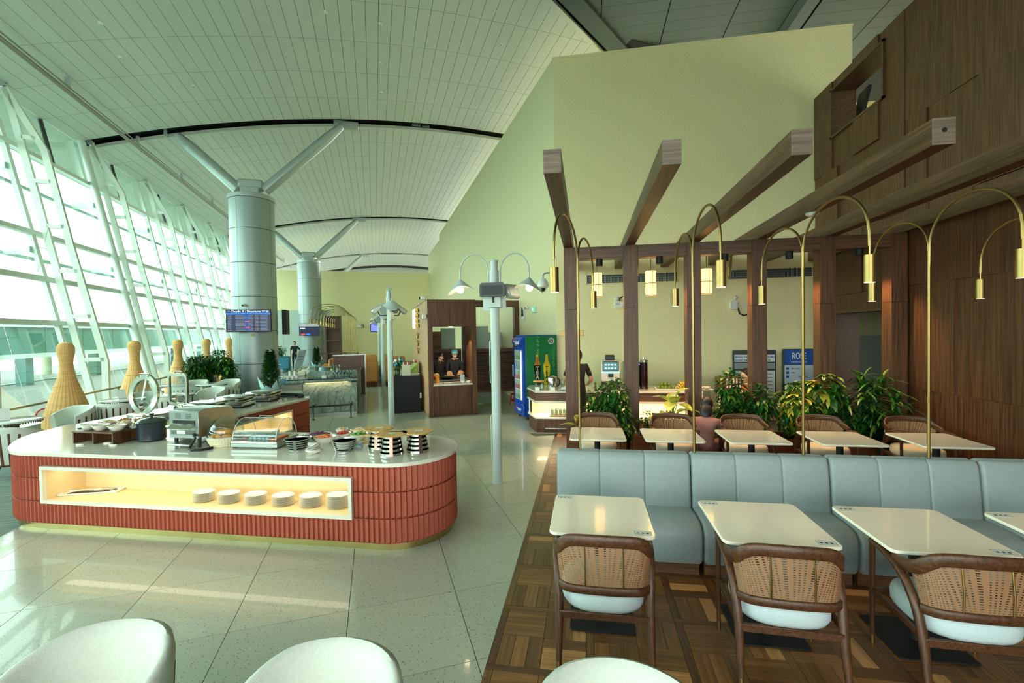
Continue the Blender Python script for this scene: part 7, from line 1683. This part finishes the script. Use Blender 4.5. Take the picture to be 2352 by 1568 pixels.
nose = [(0,0), (.35,.05), (.9,.5), (1.4,1.3), (1.75,2.4), (1.92,4), (1.98,6), (2.0,9), (2.0,40)]
MB().lathe([(r, -z) for r, z in nose], 40, T=Matrix.Translation((0,13,0)) @ Matrix.Rotation(radians(-90),4,'X')).build('fuselage', WF, AP, angle=60)
text('AIRLINES', 1.25, mat('aircraft_dark_lettering', (52,64,70), .5), AP, (1.90,-3.5,.25), rot=(radians(74),0,pi/2), shear=.5, bold=.05, sx=1.5)
for k in range(30): MB().cyl((1.94,6.5-.9*k,.35), (2.01,6.5-.9*k,.35), .13, n=10).build('cabin_window', mat('aircraft_window', (90,120,130), .2), AP)
for k in range(3): MB().add([(1.35+.08*k,10.5-.75*k,.75), (1.62-.02*k+.06*k,9.8-.75*k,.75), (1.52+.04*k,9.8-.75*k,1.15), (1.25+.06*k,10.4-.75*k,1.15)], [(0,1,2,3)]).build('cockpit_window', mat('aircraft_window', (90,120,130), .2), AP, angle=0)
MB().box(1.9,7.6,-1.2, 2.02,8.7,1.0, b=.03).build('door', mat('aircraft_door', (216,222,222), .4), AP)
MB().sweep([(0,-26,1.8), (0,-30,6.5)], [(-.15,-2.6), (.15,-2.6), (.15,2.6), (-.15,2.6)], up=(0,1,0), scale=[1,.6]).build('tail_fin', mat('tail_pale_blue', (150,206,226), .4), AP, angle=0)
for y in (-10, 9): MB().cyl((0,y,-4.1), (0,y,-1.5), .22, n=12).build('landing_gear', GREYM, AP)
tf = thing('aircraft_tail', 'pale blue aircraft tail fin far beyond the walkway', 'aeroplane', H(-74, 130, -4.3), HR+.3); MB().sweep([(0,0,0), (0,0,7), (0,2,15)], [(-3.5,-.25), (3.5,-.25), (3.5,.25), (-3.5,.25)], up=(0,1,0), scale=[1.2,.9,.6]).build('fin', MATS['tail_pale_blue'], tf, angle=0)
t = thing('concrete_mast', 'tall weathered concrete mast standing outside by the walkway', 'mast', H(-19.5, 35, -4.3), 0)
for k in range(5): MB().cyl((0,0,4*k), (0,0,4*k+3.96), .36, n=20).build('mast_segment', mat('weathered_concrete', (196,196,172), .85, var=.1, vscale=1.2), t)
t = thing('service_cart', 'blue and yellow luggage cart frame on the apron at the left', 'cart', H(-12.5, 12.6, -4.3), HR+.5)
for z in (.5,1.5,2.4): MB().box(-1.5,-.9,z, 1.5,.9,z+.1).build('deck', mat('cart_yellow', (216,186,70), .5), t, angle=0)
for x in (-1.45,0,1.45):
    for y in (-.85,.85): MB().box(x-.05,y-.05,.2, x+.05,y+.05,2.6).build('post', WST, t, angle=0)
for k in range(6): MB().box(-1.3+.45*k,-.6,1.6, -1.0+.45*k,.5,2.2, b=.04).build('suitcase', mat('cart_blue', (50,120,170), .5), t)
for x in (-1.1,1.1): MB().cyl((x,-.95,.25), (x,.95,.25), .25, n=14).build('wheel', BLACK, t)
